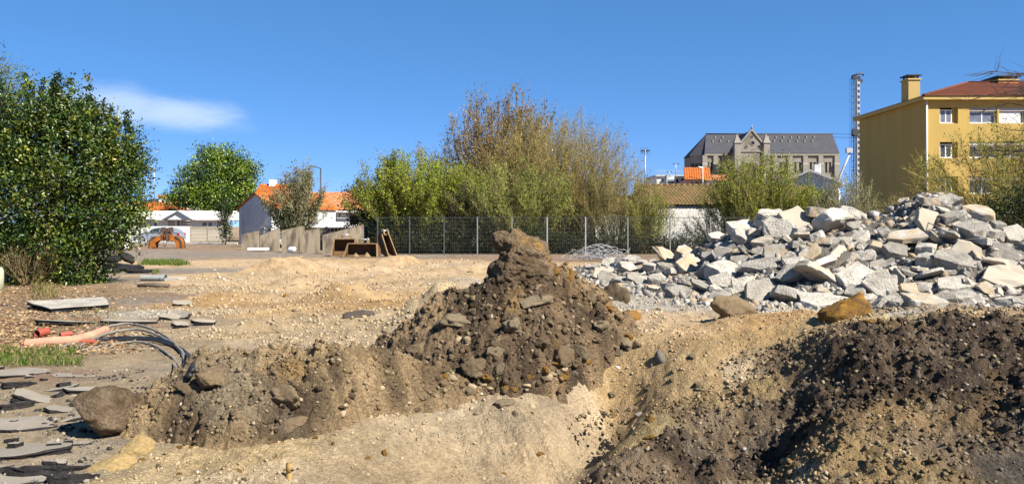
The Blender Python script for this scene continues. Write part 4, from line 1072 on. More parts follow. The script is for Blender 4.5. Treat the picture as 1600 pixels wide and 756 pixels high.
# boundary wall, slat fence, kerb, car
BY = 77.0
def bz(py): return P(0, py, BY)[2]
bwl = tag(MB().box(P(170, 0, BY)[0], P(297.5, 0, BY)[0], BY, BY + 0.2, -0.1, bz(353.5)).build('boundary_wall', M_wall_white), 'white rendered garden wall behind the silver car', 'wall')
fe = empty('slat_fence', (P(297.8, 0, BY)[0], BY, 0), 0, 'grey weathered timber slat fence beside the white garden wall', 'fence')
fw = (350 - 297.8) / FPX * BY; zt = bz(353.5); npn = 2
for k in range(3):
    xx = fw * k / 2; MB().box(xx - 0.05, xx + 0.05, -0.03, 0.05, 0, zt + 0.05).build('post', M_wood, fe)
for k in range(2):
    for r in range(11):
        z = 0.08 + r * (zt - 0.1) / 11
        MB().box(fw * k / 2 + 0.06, fw * (k + 1) / 2 - 0.06, -0.015 - 0.02 * (r % 2), 0.012, z, z + (zt - 0.1) / 11 - 0.025).build('slat', M_wood, fe)
kb = empty('kerb', (0, 0, 0), 0, 'pale kerb line running in front of the white garden wall', 'kerb')
ka = Vector(P(180, 0, 72)); k2 = Vector(P(372, 0, 68)); ka.z = k2.z = 0
nk = 12
for k in range(nk):
    p = ka.lerp(k2, k / nk); q = ka.lerp(k2, (k + 0.985) / nk); d = (q - p).normalized(); nrm = Vector((-d.y, d.x, 0)) * 0.12
    MB().prism([(p.x - nrm.x, p.y - nrm.y), (q.x - nrm.x, q.y - nrm.y), (q.x + nrm.x, q.y + nrm.y), (p.x + nrm.x, p.y + nrm.y)], 'z', -0.05, 0.16).build('kerb_stone', M_kerb, kb)
# orange roofed houses behind
def hip_house(name, label, px0, px1, pe, pr_, Y, mt, pxr0, pxr1, cat='house'):
    e = empty(name, (P(px0, 0, Y)[0], Y, 0), 0, label, cat); w = (px1 - px0) / FPX * Y; ze = P(0, pe, Y)[2]; zr = P(0, pr_, Y + 4)[2]
    MB().box(0.3, w - 0.3, 0.3, 7.7, 0, ze - 0.05).build('wall', M_wall_white, e)
    tile_roof('roof', 0, w, 0, ze, 4, zr, 0.33, 0.09, 10, mt, e, x0r=(pxr0 - px0) / FPX * Y, x1r=(pxr1 - px0) / FPX * Y)
    mb = MB(); mb.add([(0, 0, ze), (0, 8, ze), ((pxr0 - px0) / FPX * Y, 4, zr)], [(0, 1, 2)]); mb.add([(w, 0, ze), (w, 8, ze), ((pxr1 - px0) / FPX * Y, 4, zr)], [(0, 1, 2)]); mb.add([(0, 8, ze), (w, 8, ze), ((pxr1 - px0) / FPX * Y, 4, zr), ((pxr0 - px0) / FPX * Y, 4, zr)], [(0, 1, 2, 3)])
    mb.build('hip', mt, e)
    return e, w
hip_house('tiled_house', 'house with bright orange hipped roof behind the low white house', 150, 273, 330, 316, 100, M_tile, 160, 232)
e, w = hip_house('tiled_house', 'house with faded pinkish roof and a white brick-topped chimney', 235, 330, 320, 313, 112, M_tile_pale, 262, 300)
cxx = (248 - 235) / FPX * 112; c = MB().box(cxx - 0.45, cxx + 0.45, 1, 2, 0, P(0, 309, 113)[2]).build('chimney', M_white, e)
MB().box(cxx - 0.55, cxx + 0.55, 0.9, 2.1, P(0, 309, 113)[2] + 0.003, P(0, 304.5, 113)[2]).build('chimney_top', M_tile, c)
e, w, zt = simple_house('slate_roofed_house', 'distant house with dark blue slate roof on the far left', 222, 248, 316, 125, 8, M_wall_white, (), 'house')
MB().prism([(-0.4, zt), (8.4, zt), (4, P(0, 310.5, 129)[2])], 'x', -0.3, w + 0.3).build('roof', M_slate, e)

# ------------------------------------------------------------------ silver car
def car(loc, rz, label):
    e = empty('parked_car', loc, rz, label, 'car')
    paint = mat('silver car paint', (0.50, 0.53, 0.57), rough=0.25, var=0.02, metal=0.6, spec=0.5)
    rub = mat('tyre rubber', (0.02, 0.02, 0.02), rough=0.9, var=0.1); plast = mat('black plastic', (0.025, 0.025, 0.027), rough=0.6, var=0.05)
    # side outline, nose to the left (-x)
    body = [(-2.12, 0.32), (-2.15, 0.55), (-2.05, 0.70), (-1.75, 0.82), (-1.15, 0.95), (-0.85, 0.98), (1.75, 1.02), (2.02, 0.95), (2.12, 0.62), (2.08, 0.34)]
    def arch(cx_, r=0.36, n=7): return [(cx_ + r * math.cos(t), 0.31 + r * math.sin(t)) for t in np.linspace(0, math.pi, n)]
    outline = body + [(1.72, 0.26)] + arch(1.30)[0:] + [(0.9, 0.22)] + [(-0.95, 0.22)] + arch(-1.32) + [(-1.75, 0.26)]
    mb = MB(); W_ = [0.86, 0.90]
    n = len(outline); vs = []
    for y, s in ((-0.84, 0.985), (-0.90, 1.0), (0.90, 1.0), (0.84, 0.985)):
        for x, z in outline: vs.append((x * s, y * (0.93 if abs(x) > 1.9 else 1.0), z if z < 0.9 else z))
    fs = []
    for k in range(3):
        for i in range(n): j = (i + 1) % n; fs.append((k * n + i, k * n + j, (k + 1) * n + j, (k + 1) * n + i))
    fs += [tuple(range(n))[::-1], tuple(range(3 * n, 4 * n))]
    mb.add(vs, fs); mb.build('body', paint, e)
    cab = [(-0.98, 0.97), (-0.28, 1.40), (0.25, 1.47), (1.10, 1.43), (1.65, 1.25), (1.92, 0.99)]
    mb = MB(); n = len(cab); vs = [(x, -0.82 + 0.22 * (z - 0.97) / 0.5, z) for x, z in cab] + [(x, 0.82 - 0.22 * (z - 0.97) / 0.5, z) for x, z in cab]
    mb.add(vs, [tuple(range(n))[::-1], tuple(range(n, 2 * n))] + [(i, i + 1, n + i + 1, n + i) for i in range(n - 1)]); mb.build('cabin', paint, e)
    for s in (-1, 1):
        for nm, q in (('side_window', [(-0.72, 1.02), (-0.22, 1.345), (0.28, 1.40), (0.28, 1.02)]), ('side_window', [(0.34, 1.02), (0.34, 1.40), (1.05, 1.365), (1.42, 1.24), (1.52, 1.04)])):
            g = MB(); pts = [(x, s * (0.828 - 0.22 * (z - 0.97) / 0.5), z) for x, z in q]; g.add(pts + [(x, y - s * 0.01, z) for x, y, z in pts], [tuple(range(len(q))), tuple(range(len(q), 2 * len(q)))] + [(i, (i + 1) % len(q), len(q) + (i + 1) % len(q), len(q) + i) for i in range(len(q))]); g.build(nm, M_darkglass, e)
        for cx_ in (-1.32, 1.30):
            t = MB().tube([(cx_, s * 0.70, 0.31), (cx_, s * 0.885, 0.31)], 0.31, 18).build('wheel', rub, e)
            MB().tube([(cx_, s * 0.86, 0.31), (cx_, s * 0.90, 0.31)], 0.2, 12).build('rim', M_metal, t)
        MB().box(-2.08, -1.78, s * 0.60, s * 0.86, 0.62, 0.74).build('headlight', M_white, e)
        MB().box(1.98, 2.10, s * 0.58, s * 0.84, 0.72, 0.93).build('tail_light', mat('red lens', (0.35, 0.02, 0.02), rough=0.2, var=0), e)
        MB().box(-0.75, -0.55, s * 0.86, s * 1.0, 0.98, 1.10).build('mirror', paint, e)
        MB().box(0.20, 0.34, s * 0.905, s * 0.92, 0.82, 0.85).build('door_handle', plast, e)
    g = MB(); g.add([(-0.93, -0.70, 1.005), (-0.93, 0.70, 1.005), (-0.335, 0.58, 1.37), (-0.335, -0.58, 1.37), (-0.95, -0.70, 1.01), (-0.95, 0.70, 1.01), (-0.355, 0.58, 1.385), (-0.355, -0.58, 1.385)], [(0, 1, 2, 3), (4, 7, 6, 5)]); g.build('windscreen', M_darkglass, e)
    MB().box(-2.17, -2.0, -0.7, 0.7, 0.30, 0.42).build('bumper_trim', plast, e)
    return e
car((P(250, 0, 73.5)[0], 73.5, 0.0), 0.0, 'silver hatchback parked side-on before the white garden wall')
# ------------------------------------------------------------------ wire mesh fence along the back of the yard
FY = 43.0
fe = empty('mesh_fence', (0, FY, 0), 0, 'long rigid wire mesh fence on pale posts across the back of the yard', 'fence')
fx = [(p - 800) / FPX * FY for p in (590, 640, 694, 746, 800, 855, 915, 981, 1047, 1110, 1170)]
fh = P(0, 340, FY)[2]
M_postgrey = mat('dull grey post', (0.22, 0.22, 0.21), rough=0.6, var=0.1)
for i, x in enumerate(fx):
    MB().box(x - 0.032, x + 0.032, -0.03, 0.03, -0.2, fh + 0.03).build('post', M_metal if i in (5, 6) else (M_postgrey if i > 2 else M_wire), fe)
    MB().box(x - 0.038, x + 0.038, -0.036, 0.036, fh + 0.031, fh + 0.07).build('post_cap', M_wire, fe)
for i in range(len(fx) - 1):
    a, b = fx[i] + 0.05, fx[i + 1] - 0.05
    mb = MB(); nv = int((b - a) / 0.1)
    for k in range(nv + 1):
        x = a + (b - a) * k / nv; mb.box(x - 0.003, x + 0.003, -0.003, 0.003, 0.04, fh)
    for k in range(11):
        z = 0.06 + (fh - 0.08) * k / 10; mb.box(a, b, -0.010, -0.0035, z - 0.0035, z + 0.0035)
    p = mb.build('mesh_panel', M_wire, fe)
    MB().box(a, b, -0.03, -0.0145, fh - 0.012, fh + 0.012).build('top_rail', M_wire, p)

# ------------------------------------------------------------------ tapered concrete wall blocks stored in a row
def cblock(px0, px1, z0, z1, Y, label, th=0.9, base=0.0):
    x0 = P(px0, 0, Y)[0]; x1 = P(px1, 0, Y)[0]
    e = empty('wall_block', (x0, Y, base), 0, label, 'concrete block', 'tapered concrete wall blocks in a row')
    MB().prism([(0, 0), (x1 - x0, 0), (x1 - x0, z1), (0, z0)], 'y', 0, 0.16).build('face_panel', M_blockconc, e)
    MB().box(0.0, x1 - x0, 0.163, th, 0, 0.16).build('foot_slab', M_blockconc, e)
    MB().prism([(0.03, z0 + 0.003), (x1 - x0 - 0.03, z1 + 0.003), (x1 - x0 - 0.03, z1 + 0.05), (0.03, z0 + 0.05)], 'y', 0.02, 0.14).build('top_edge', M_blockconc, e)
    return e
def hz(py, Y): return P(0, py, Y)[2]
cblock(377.5, 403.5, hz(368, 51.6), hz(361, 51.6), 51.6, 'leftmost tapered concrete wall block, the lowest of the row')
cblock(406, 436, hz(369, 49.5), hz(357, 49.5), 49.5, 'second tapered concrete wall block from the left')
cblock(440.5, 468, hz(366, 46.6), hz(354.5, 46.6), 46.6, 'middle tapered concrete wall block beside the white scrap')
cblock(472.5, 499, hz(368, 45), hz(356, 45), 45.0, 'fourth tapered concrete wall block with dark vine stains')
cblock(504, 568, hz(368.5, 44), hz(352, 44), 44.0, 'rightmost long concrete wall block behind the digger buckets')
cblock(440, 475, hz(361, 53), hz(354, 53), 53.0, 'tapered concrete wall block standing behind the middle of the row')
cblock(476, 512, hz(362, 50), hz(355, 50), 50.0, 'tapered concrete wall block standing behind the right of the row')
# creeper on the fourth block
# scraps by the blocks
def irregular(mbx, pts, z0, z1): return mbx.prism(pts, 'z', z0, z1)
a = G(403, 393)
tag(MB().prism([(a[0] - 0.55, a[1] - 0.3), (a[0] + 0.55, a[1] - 0.2), (a[0] + 0.6, a[1] + 0.35), (a[0] - 0.5, a[1] + 0.3)], 'z', 0.1, 0.24).build('insulation_board', M_white), 'white flat panel lying at the foot of the left concrete blocks', 'panel')
a = G(458, 395.5)
tag(link_mesh('white_scrap', np_mesh('white_scrap', rock(ICO2, 0.5, 1.6, 5, (0.34, 0.25, 0.22), 9)[0], ICO2[1]), M_white, None, (a[0], a[1] - 0.25, 0.15)), 'crumpled white scrap against the middle concrete block', 'scrap')
# dark green corrugated container
ce = empty('container', (P(566, 0, 45.6)[0], 45.6, 0), 0, 'dark green corrugated metal container half hidden by the hedge', 'container')
cw = (604 - 566) / FPX * 45.6; ctop = hz(345, 45.6)
MB().box(0, cw, 0, 4, 0.05, ctop).build('body', M_green, ce)
for k in range(13): MB().box(0.02, cw - 0.02, -0.045, -0.004, 0.15 + k * 0.145, 0.23 + k * 0.145).build('rib', M_green, ce)
# dark boards added in place of the shadow area behind the blocks
se = empty('shadow_shed', (P(446, 0, 62)[0], 62, 0), 0, 'dark boards standing in for the shadow area behind the concrete blocks', 'shed')
M_shadow_board = mat('shadow dark boards', (0.022, 0.02, 0.024), rough=0.85, var=0.3, scale=3)
for k in range(20): MB().box(k * 0.3, k * 0.3 + 0.285, 0, 0.05, 0, hz(357, 62)).build('board', M_shadow_board, se)
MB().box(-0.1, 6.1, -0.15, 3, hz(357, 62) + 0.003, hz(357, 62) + 0.09).build('roof', M_shadow_board, se)

# ------------------------------------------------------------------ digger buckets
def bucket(loc, rz, w, h, d, label, teeth=0, narrow=False):
    e = empty('digger_bucket', loc, rz, label, 'bucket', 'digger buckets lined up by the concrete blocks')
    # profile in (y,z): lip at front bottom, round back, up to the top front edge
    prof = [(-0.1 * d, 0.02), (0.35 * d, 0.0), (0.7 * d, 0.08 * h), (0.93 * d, 0.30 * h), (1.0 * d, 0.55 * h), (0.92 * d, 0.80 * h), (0.70 * d, 0.95 * h), (0.42 * d, h)]
    if narrow: prof = [(-0.28 * d, 0.02), (0.05 * d, 0.0), (0.45 * d, 0.14 * h), (0.75 * d, 0.40 * h), (0.95 * d, 0.70 * h), (1.0 * d, 0.90 * h), (0.90 * d, h), (0.60 * d, h)]
    mb = MB(); t = 0.035; n = len(prof)
    vs = []
    for x in (-w / 2, w / 2):
        vs += [(x * (1.06 - 0.16 * z / h), y, z) for y, z in prof]
    c = (0.3 * d, 0.55 * h)
    for x in (-w / 2, w / 2):
        vs += [(x * (1.06 - 0.16 * z / h), y + (c[0] - y) * 0.06, z + (c[1] - z) * 0.06) for y, z in prof]
    fs = []
    for i in range(n - 1):
        fs += [(i, i + 1, n + i + 1, n + i), (2 * n + i, 3 * n + i, 3 * n + i + 1, 2 * n + i + 1)]
    fs += [(0, n, 3 * n, 2 * n), (n - 1, 3 * n - 1, 4 * n - 1, 2 * n - 1)]
    mb.add(vs, fs); mb.build('shell', M_bucket, e)
    for s in (-1, 1):
        fl = lambda mbq: [setattr(mbq, 'v', [(x + s * w / 2 * (0.06 - 0.16 * z / h), y, z) for x, y, z in mbq.v])] and mbq
        fl(MB().prism(prof, 'x', s * w / 2 - t / 2 + s * 0.02, s * w / 2 + t / 2 + s * 0.02)).build('side_plate', M_bucket, e)
        # pale worn front edge of the side plate
        a, b = prof[0], prof[-1]
        fl(MB().prism([(a[0] - 0.03, a[1]), (a[0] + 0.10, a[1]), (b[0] + 0.08, b[1] + 0.01), (b[0] - 0.05, b[1] + 0.01)], 'x', s * (w / 2 + 0.02) - 0.026, s * (w / 2 + 0.02) + 0.026)).build('side_cutter', M_bucketpale, e)
    MB().box(-w * 0.53 - 0.05, w * 0.53 + 0.05, prof[0][0] - 0.12, prof[0][0] + 0.14, 0.0, 0.045).build('lip', M_bucketpale, e)
    MB().box(-w * 0.45 - 0.03, w * 0.45 + 0.03, prof[-1][0] - 0.07, prof[-1][0] + 0.05, h - 0.03, h + 0.03).build('top_edge', M_bucketpale, e)
    lw = min(0.24, w * 0.3)
    for s in (-1, 1):
        MB().prism([(0.42 * d, h + 0.02), (0.95 * d, 0.86 * h), (0.86 * d, h + 0.22), (0.66 * d, h + 0.30), (0.5 * d, h + 0.24)], 'x', s * lw - 0.035, s * lw + 0.035).build('lug', M_bucketpale, e)
    MB().tube([(-lw - 0.06, 0.62 * d, h + 0.2), (lw + 0.06, 0.62 * d, h + 0.2)], 0.04, 8).build('pin', M_metal, e)
    return e
bY = 39.5
def bx(px, Y=bY): return P(px, 0, Y)[0]
b1 = bucket((bx(537, 40.6), 40.6, 0), math.radians(4), 1.15, 0.92, 0.9, 'rear wide digger bucket, partly hidden behind the front one')
b2 = bucket((bx(563.5, 39.2), 39.2, 0), math.radians(-6), 1.62, 0.70, 0.75, 'front wide low digger bucket with mud heaps in its mouth')
b3 = bucket((bx(611, 40.2), 40.0, 0), math.radians(38), 0.42, 1.15, 0.95, 'narrow upright trenching bucket on the right of the group', narrow=True)
for k, (sx, sc_) in enumerate(((-0.28, 0.26), (0.3, 0.3))):
    V, F = rock(ICO3, 0.25, 1.5, 20 + k, (1, 0.8, 1)); V[:, :2] *= np.clip(1.0 - 0.75 * V[:, 2:3], 0.1, 1.5); o = link_mesh('mud_lump', np_mesh('mud_lump', V * sc_ * 0.6, F), M_bucketpale, b2, (sx, 0.08, 0.08))

# ------------------------------------------------------------------ rusty clamshell grab
gp_ = G(261, 388); ge = empty('excavator_grab', (gp_[0], gp_[1], 0), math.radians(8), 'rusty orange excavator grab standing open on its two jaws', 'grab')
for s in (-1, 1):
    pr = [(0.28, 0.62), (0.34, 0.92), (0.62, 0.86), (0.90, 0.72), (1.04, 0.52), (1.10, 0.02), (0.98, 0.0), (0.72, 0.06), (0.70, 0.36), (0.55, 0.52)]
    j = MB().prism([(s * x, z) for x, z in pr], 'y', -0.42, 0.42).build('jaw', M_rust, ge)
    for y in (-0.44, 0.44): MB().prism([(s * x, z) for x, z in ((0.66, 0.90), (0.95, 0.76), (1.10, 0.54), (1.16, -0.0), (1.06, -0.0), (1.0, 0.50), (0.88, 0.66), (0.62, 0.80))], 'y', y - 0.03, y + 0.03).build('edge_plate', M_rustdark, j)
    for k in range(3): MB().prism([(s * 1.13, 0.16), (s * 1.0, 0.16), (s * 0.96, -0.02)], 'y', -0.32 + k * 0.27, -0.22 + k * 0.27).build('tooth', M_rustdark, j)
    MB().tube([(s * 0.18, -0.25, 1.05), (s * 0.5, -0.3, 0.62)], 0.06, 8).build('ram', M_rustdark, ge)
    MB().tube([(s * 0.16, 0.25, 1.05), (s * 0.5, 0.3, 0.62)], 0.06, 8).build('ram', M_rustdark, ge)
    MB().tube([(s * 0.05, -0.45, 0.95), (s * 0.12, -0.55, 0.35), (-s * 0.05, -0.45, 0.12)], 0.02, 5).build('hose', M_rustdark, ge)
MB().box(-0.34, 0.34, -0.34, 0.34, 0.56, 1.0).build('frame', M_rust, ge)
mb = MB()
for x in (-0.26, -0.1, 0.06, 0.22): mb.box(x - 0.03, x + 0.03, -0.40, -0.345, 0.5, 1.02)
mb.build('frame_rib', M_rustdark, ge)
MB().tube([(0, 0, 1.0), (0, 0, 1.18)], 0.24, 12).build('rotator', M_rustdark, ge)
hd = MB().box(-0.38, 0.38, -0.26, 0.26, 1.18, 1.30); hd.prism([(-0.36, 1.3), (-0.14, 1.3), (-0.16, 1.52), (-0.36, 1.50)], 'y', -0.2, 0.2); hd.prism([(0.36, 1.3), (0.14, 1.3), (0.16, 1.50), (0.36, 1.52)], 'y', -0.2, 0.2)
hd.build('coupler', M_rustdark, ge)
# small items by the big holly
a = G(186, 389)
e = empty('concrete_kerb_pile', (a[0], a[1], 0), 0.2, 'small stack of grey and white kerb pieces beside the holly', 'kerb pieces')
for i, (x, y, z, w_, r, m_) in enumerate(((-0.9, 0, 0, 0.9, 0.1, M_conc), (-0.6, 0.1, 0.26, 0.8, -0.2, M_conc), (0.5, -0.1, 0, 0.3, 0.3, M_white), (0.95, 0.1, 0, 0.9, -0.5, M_conc_warm))):
    b = MB().box(-w_ / 2, w_ / 2, -0.13, 0.13, 0, 0.25 if i != 2 else 0.8).build('kerb_piece', m_, e, (x, y, z)); b.rotation_euler.z = r

# ------------------------------------------------------------------ leaves, twigs, trees
def leafmat(name, trans=0.28, rough=0.55, spec=0.25): return mat(name, attr=True, rough=rough, var=0.0, spec=spec, trans=trans)
M_leaf = leafmat('leaf'); M_leafgloss = leafmat('glossy leaf', 0.18, 0.38, 0.45); M_bud = leafmat('bud', 0.15, 0.8, 0.1)
M_grass = leafmat('grass blade', 0.25, 0.7, 0.15); M_litter = leafmat('dry leaf', 0.1, 0.9, 0.1)
M_bark = mat('bark', (0.13, 0.105, 0.08), rough=0.95, var=0.3, scale=6, fine=0.2, fscale=30, bump=0.4, bscale=20)
M_twig_olive = mat('olive twig', (0.27, 0.215, 0.10), rough=0.9, var=0.2, scale=1.5)
M_twig_brown = mat('brown twig', (0.215, 0.155, 0.085), rough=0.9, var=0.2, scale=1.5)
M_twig_grey = mat('grey twig', (0.30, 0.25, 0.18), rough=0.9, var=0.2, scale=1.5)
M_twig_dark = mat('dark twig', (0.07, 0.055, 0.045), rough=0.9, var=0.2, scale=1.5)

def unit(v): return v / (np.linalg.norm(v, axis=1, keepdims=True) + 1e-9)
def leaves(name, Pn, size, axis, normal, col, mat_, parent, aspect=0.45, fold=0.12):
    """pointed leaves: each a folded diamond of two triangles round its midrib"""
    n = len(Pn); size = np.broadcast_to(np.asarray(size, float), (n,))
    a = unit(axis); b = unit(np.cross(normal, a)); c = np.cross(a, b)
    L = size[:, None]
    v0 = Pn - a * L * 0.5; v2 = Pn + a * L * 0.5
    v1 = Pn + b * L * aspect * 0.5 + c * L * fold; v3 = Pn - b * L * aspect * 0.5 + c * L * fold
    V = np.stack([v0, v1, v2, v3], 1).reshape(-1, 3)
    i = np.arange(n)[:, None] * 4
    F = np.concatenate([i + np.array([[0, 1, 2]]), i + np.array([[0, 2, 3]])], 0)
    o = link_mesh(name, np_mesh(name, V, F, np.repeat(col, 4, 0)), mat_, parent)
    if parent: o['kind'] = 'stuff'
    return o

def palette(n, cols, w, jit, rng, clump=None):
    p = np.array(w) / sum(w)
    if clump is None: k = rng.choice(len(cols), n, p=p)
    else:
        q = np.clip(np.repeat(rng.random(n // clump), clump) + rng.normal(size=n) * 0.09, 0, 0.9999); k = np.minimum(np.searchsorted(np.cumsum(p), q), len(cols) - 1)
    c = np.array(cols)[k] * (1 + jit * rng.normal(size=(n, 1)))
    return np.clip(c, 0.004, 0.9)

def leafy_tree(name, label, cat, loc, ell, nclump, per, cr, lsize, cols, w, seed, mat_=None, trunk=0.15, group=None, shell=0.30, inner=0.25, aspect=0.45, th=None, spikes=0, bark=None, up=0.3):
    """dense tree: leaf clumps near the surface of several lobes (cx,cy,cz,rx,ry,rz), clumps tied to the trunk by limbs"""
    rng = np.random.default_rng(seed); e = empty(name, loc, 0, label, cat, group)
    ell = np.array(ell, float)
    wt = (ell[:, 3] * ell[:, 4] + ell[:, 3] * ell[:, 5] + ell[:, 4] * ell[:, 5]); k = rng.choice(len(ell), nclump, p=wt / wt.sum())
    d = unit(rng.normal(size=(nclump, 3))); r = 1 - np.abs(rng.normal(size=nclump)) * shell * 0.6
    ins = rng.random(nclump) < inner; r = np.where(ins, rng.random(nclump) ** 0.5 * 0.85, r)
    r = r * (1 + 0.16 * rng.normal(size=nclump) * (~ins))
    C = ell[k, :3] + d * ell[k, 3:] * r[:, None]
    N_ = unit(d / ell[k, 3:])
    if spikes:
        top_ = np.argsort(-C[:, 2] * 0.4 - rng.random(nclump) * 3)[:spikes]
        ext = []; en = []
        for t in top_:
            hgt = rng.uniform(0.35, 0.9)
            for q in np.linspace(0, 1, 4): ext.append(C[t] + np.array([rng.normal() * 0.05, rng.normal() * 0.05, q * hgt])); en.append([0, 0, 1])
        C = np.concatenate([C, ext]); N_ = np.concatenate([N_, en]); 
    C[:, 2] = np.maximum(C[:, 2], 0.15)
    nc = len(C); csz = np.where(np.arange(nc) < nclump, 1.0, 0.35)
    tot = nc * per
    off = rng.normal(size=(tot, 3)) * cr * np.repeat(csz, per)[:, None]
    Pn = np.repeat(C, per, 0) + off
    Pn[:, 2] = np.maximum(Pn[:, 2], 0.04)
    nn = np.repeat(N_, per, 0)
    ax = unit(nn * 0.5 + rng.normal(size=(tot, 3)) * 0.8 + np.array([0, 0, 0.1])); nor = unit(nn * 0.7 + np.array([0, 0, up]) + rng.normal(size=(tot, 3)) * 0.55)
    tint = np.repeat(1 + 0.22 * rng.normal(size=nc), per)[:, None]
    leaves('foliage', Pn, lsize * rng.uniform(0.65, 1.3, tot), ax, nor, np.clip(palette(tot, cols, w, 0.18, rng, per) * tint, 0.004, 0.8), mat_ or M_leaf, e, aspect)
    # trunk with limbs
    zb = ell[:, 2].mean(); th = th or max(0.3, zb * 0.5)
    cen = np.array([ell[:, 0].mean(), ell[:, 1].mean(), 0])
    mb = MB().tube([(cen[0], cen[1], -0.2), (cen[0] + 0.05, cen[1], th * 0.5), (cen[0], cen[1], th)], [trunk * 1.25, trunk, trunk * 0.85], 8); mb.build('trunk', bark or M_bark, e)
    nl = min(nc, 90); sel = rng.choice(nc, nl, replace=False)
    s0 = cen + np.array([0, 0, th]) ; T = np.linspace(0, 1, 5)[None, :, None]
    tgt = C[sel]; stt = np.repeat((cen + np.array([0, 0, 0]))[None], nl, 0); stt[:, 2] = th * rng.uniform(0.5, 1.0, nl)
    Pm = stt[:, None, :] * (1 - T) + tgt[:, None, :] * T; Pm[:, :, 2] += (np.sin(T[..., 0] * np.pi) * 0.12) * np.linalg.norm(tgt - stt, axis=1)[:, None]
    Pm[:, 1:-1] += rng.normal(size=(nl, 3, 3)) * 0.06
    V, F = tubes_np(Pm, trunk * 0.35 * (1 - 0.85 * np.linspace(0, 1, 5))[None, :] * rng.uniform(0.4, 1.1, (nl, 1)), 4)
    link_mesh('branches', np_mesh('branches', V, F, None, True), bark or M_bark, e)
    return e

def twiggy(name, label, cat, loc, H, spread, nst, ntw, nlf, lsize, cols, w, seed, tmat, twl=(0.4, 1.0), r0=0.035, lmat=None, fan=1.2, base_r=0.4, group=None, upb=1.0, depth=0.7, aspect=0.5, twr=0.007, tlo=0.25, shape=None, z0=0.0):
    """many-stemmed shrub: stems fan up from the base, twigs along them, small leaves along the twigs"""
    rng = np.random.default_rng(seed); e = empty(name, loc, 0, label, cat, group)
    K = 9; t = np.linspace(0, 1, K)
    ang = rng.uniform(0, 2 * np.pi, nst); u = np.sqrt(rng.random(nst)); dirx = np.cos(ang) * u; diry = np.sin(ang) * u * depth
    b = np.stack([np.cos(ang) * base_r * rng.random(nst), np.sin(ang) * base_r * rng.random(nst) * depth, np.full(nst, z0)], 1)
    hh = H * np.sqrt(np.clip(1 - 0.72 * u ** 2.4, 0.05, 1)) * rng.uniform(0.80, 1.0, nst)
    if shape is not None: hh = hh * shape(dirx)
    P0 = np.zeros((nst, K, 3))
    P0[:, :, 0] = b[:, None, 0] + dirx[:, None] * spread * t[None, :] ** fan
    P0[:, :, 1] = b[:, None, 1] + diry[:, None] * spread * t[None, :] ** fan
    P0[:, :, 2] = b[:, None, 2] + (hh[:, None]) * t[None, :] ** 0.85
    wob = np.cumsum(rng.normal(size=(nst, K, 3)) * 0.018 * H, axis=1); wob[:, 0] = 0; P0 += wob * np.array([1, 1, 0.4])
    rad = r0 * (1 - 0.88 * t)[None, :] * rng.uniform(0.4, 1.2, (nst, 1))
    V, F = tubes_np(P0, rad, 4); link_mesh('stems', np_mesh('stems', V, F, None, True), tmat, e)
    # twigs
    si = rng.integers(0, nst, ntw); tt = tlo + (1 - tlo) * rng.random(ntw) ** 0.8; f = tt * (K - 1); i0 = np.minimum(f.astype(int), K - 2); fr = (f - i0)[:, None]
    o = P0[si, i0] * (1 - fr) + P0[si, i0 + 1] * fr; sd = unit(P0[si, i0 + 1] - P0[si, i0])
    td = unit(sd * 0.9 + rng.normal(size=(ntw, 3)) * 0.55 + np.array([0, 0, 0.35 * upb])); L = rng.uniform(*twl, ntw)[:, None] * (1.15 - 0.5 * tt[:, None])
    Kt = 3; s = np.linspace(0, 1, Kt)
    Pt = o[:, None, :] + td[:, None, :] * L[:, None, :] * s[None, :, None]; Pt[:, :, 2] += (s ** 2)[None, :] * L * 0.25 * upb
    Pt[:, 1:, :] += rng.normal(size=(ntw, Kt - 1, 3)) * 0.02
    V, F = tubes_np(Pt, twr * (1 - 0.7 * s)[None, :] * np.ones((ntw, 1)), 3); link_mesh('twigs', np_mesh('twigs', V, F), tmat, e)['kind'] = 'stuff'
    if nlf:
        k = rng.integers(0, ntw, nlf); q = rng.random(nlf); f = q * (Kt - 1); i0 = np.minimum(f.astype(int), Kt - 2); fr = (f - i0)[:, None]
        pl = Pt[k, i0] * (1 - fr) + Pt[k, i0 + 1] * fr + rng.normal(size=(nlf, 3)) * lsize * 0.7
        ax = unit(td[k] + rng.normal(size=(nlf, 3)) * 0.8); nor = unit(rng.normal(size=(nlf, 3)) + np.array([0.2, -0.3, 0.8]))
        tint = (1 + 0.2 * rng.normal(size=nst))[si[k]][:, None]
        leaves('foliage', pl, lsize * rng.uniform(0.6, 1.3, nlf), ax, nor, np.clip(palette(nlf, cols, w, 0.15, rng) * tint, 0.004, 0.8), lmat or M_leaf, e, aspect)
    return e
def at(px, Y): return (P(px, 0, Y)[0], Y, 0)
def hh_(py, Y): return P(0, py, Y)[2]
def wd(pxw, Y): return pxw / FPX * Y
GRN_HOLLY = [(0.026, 0.054, 0.013), (0.06, 0.10, 0.020), (0.125, 0.155, 0.03), (0.22, 0.215, 0.045), (0.33, 0.23, 0.05)]
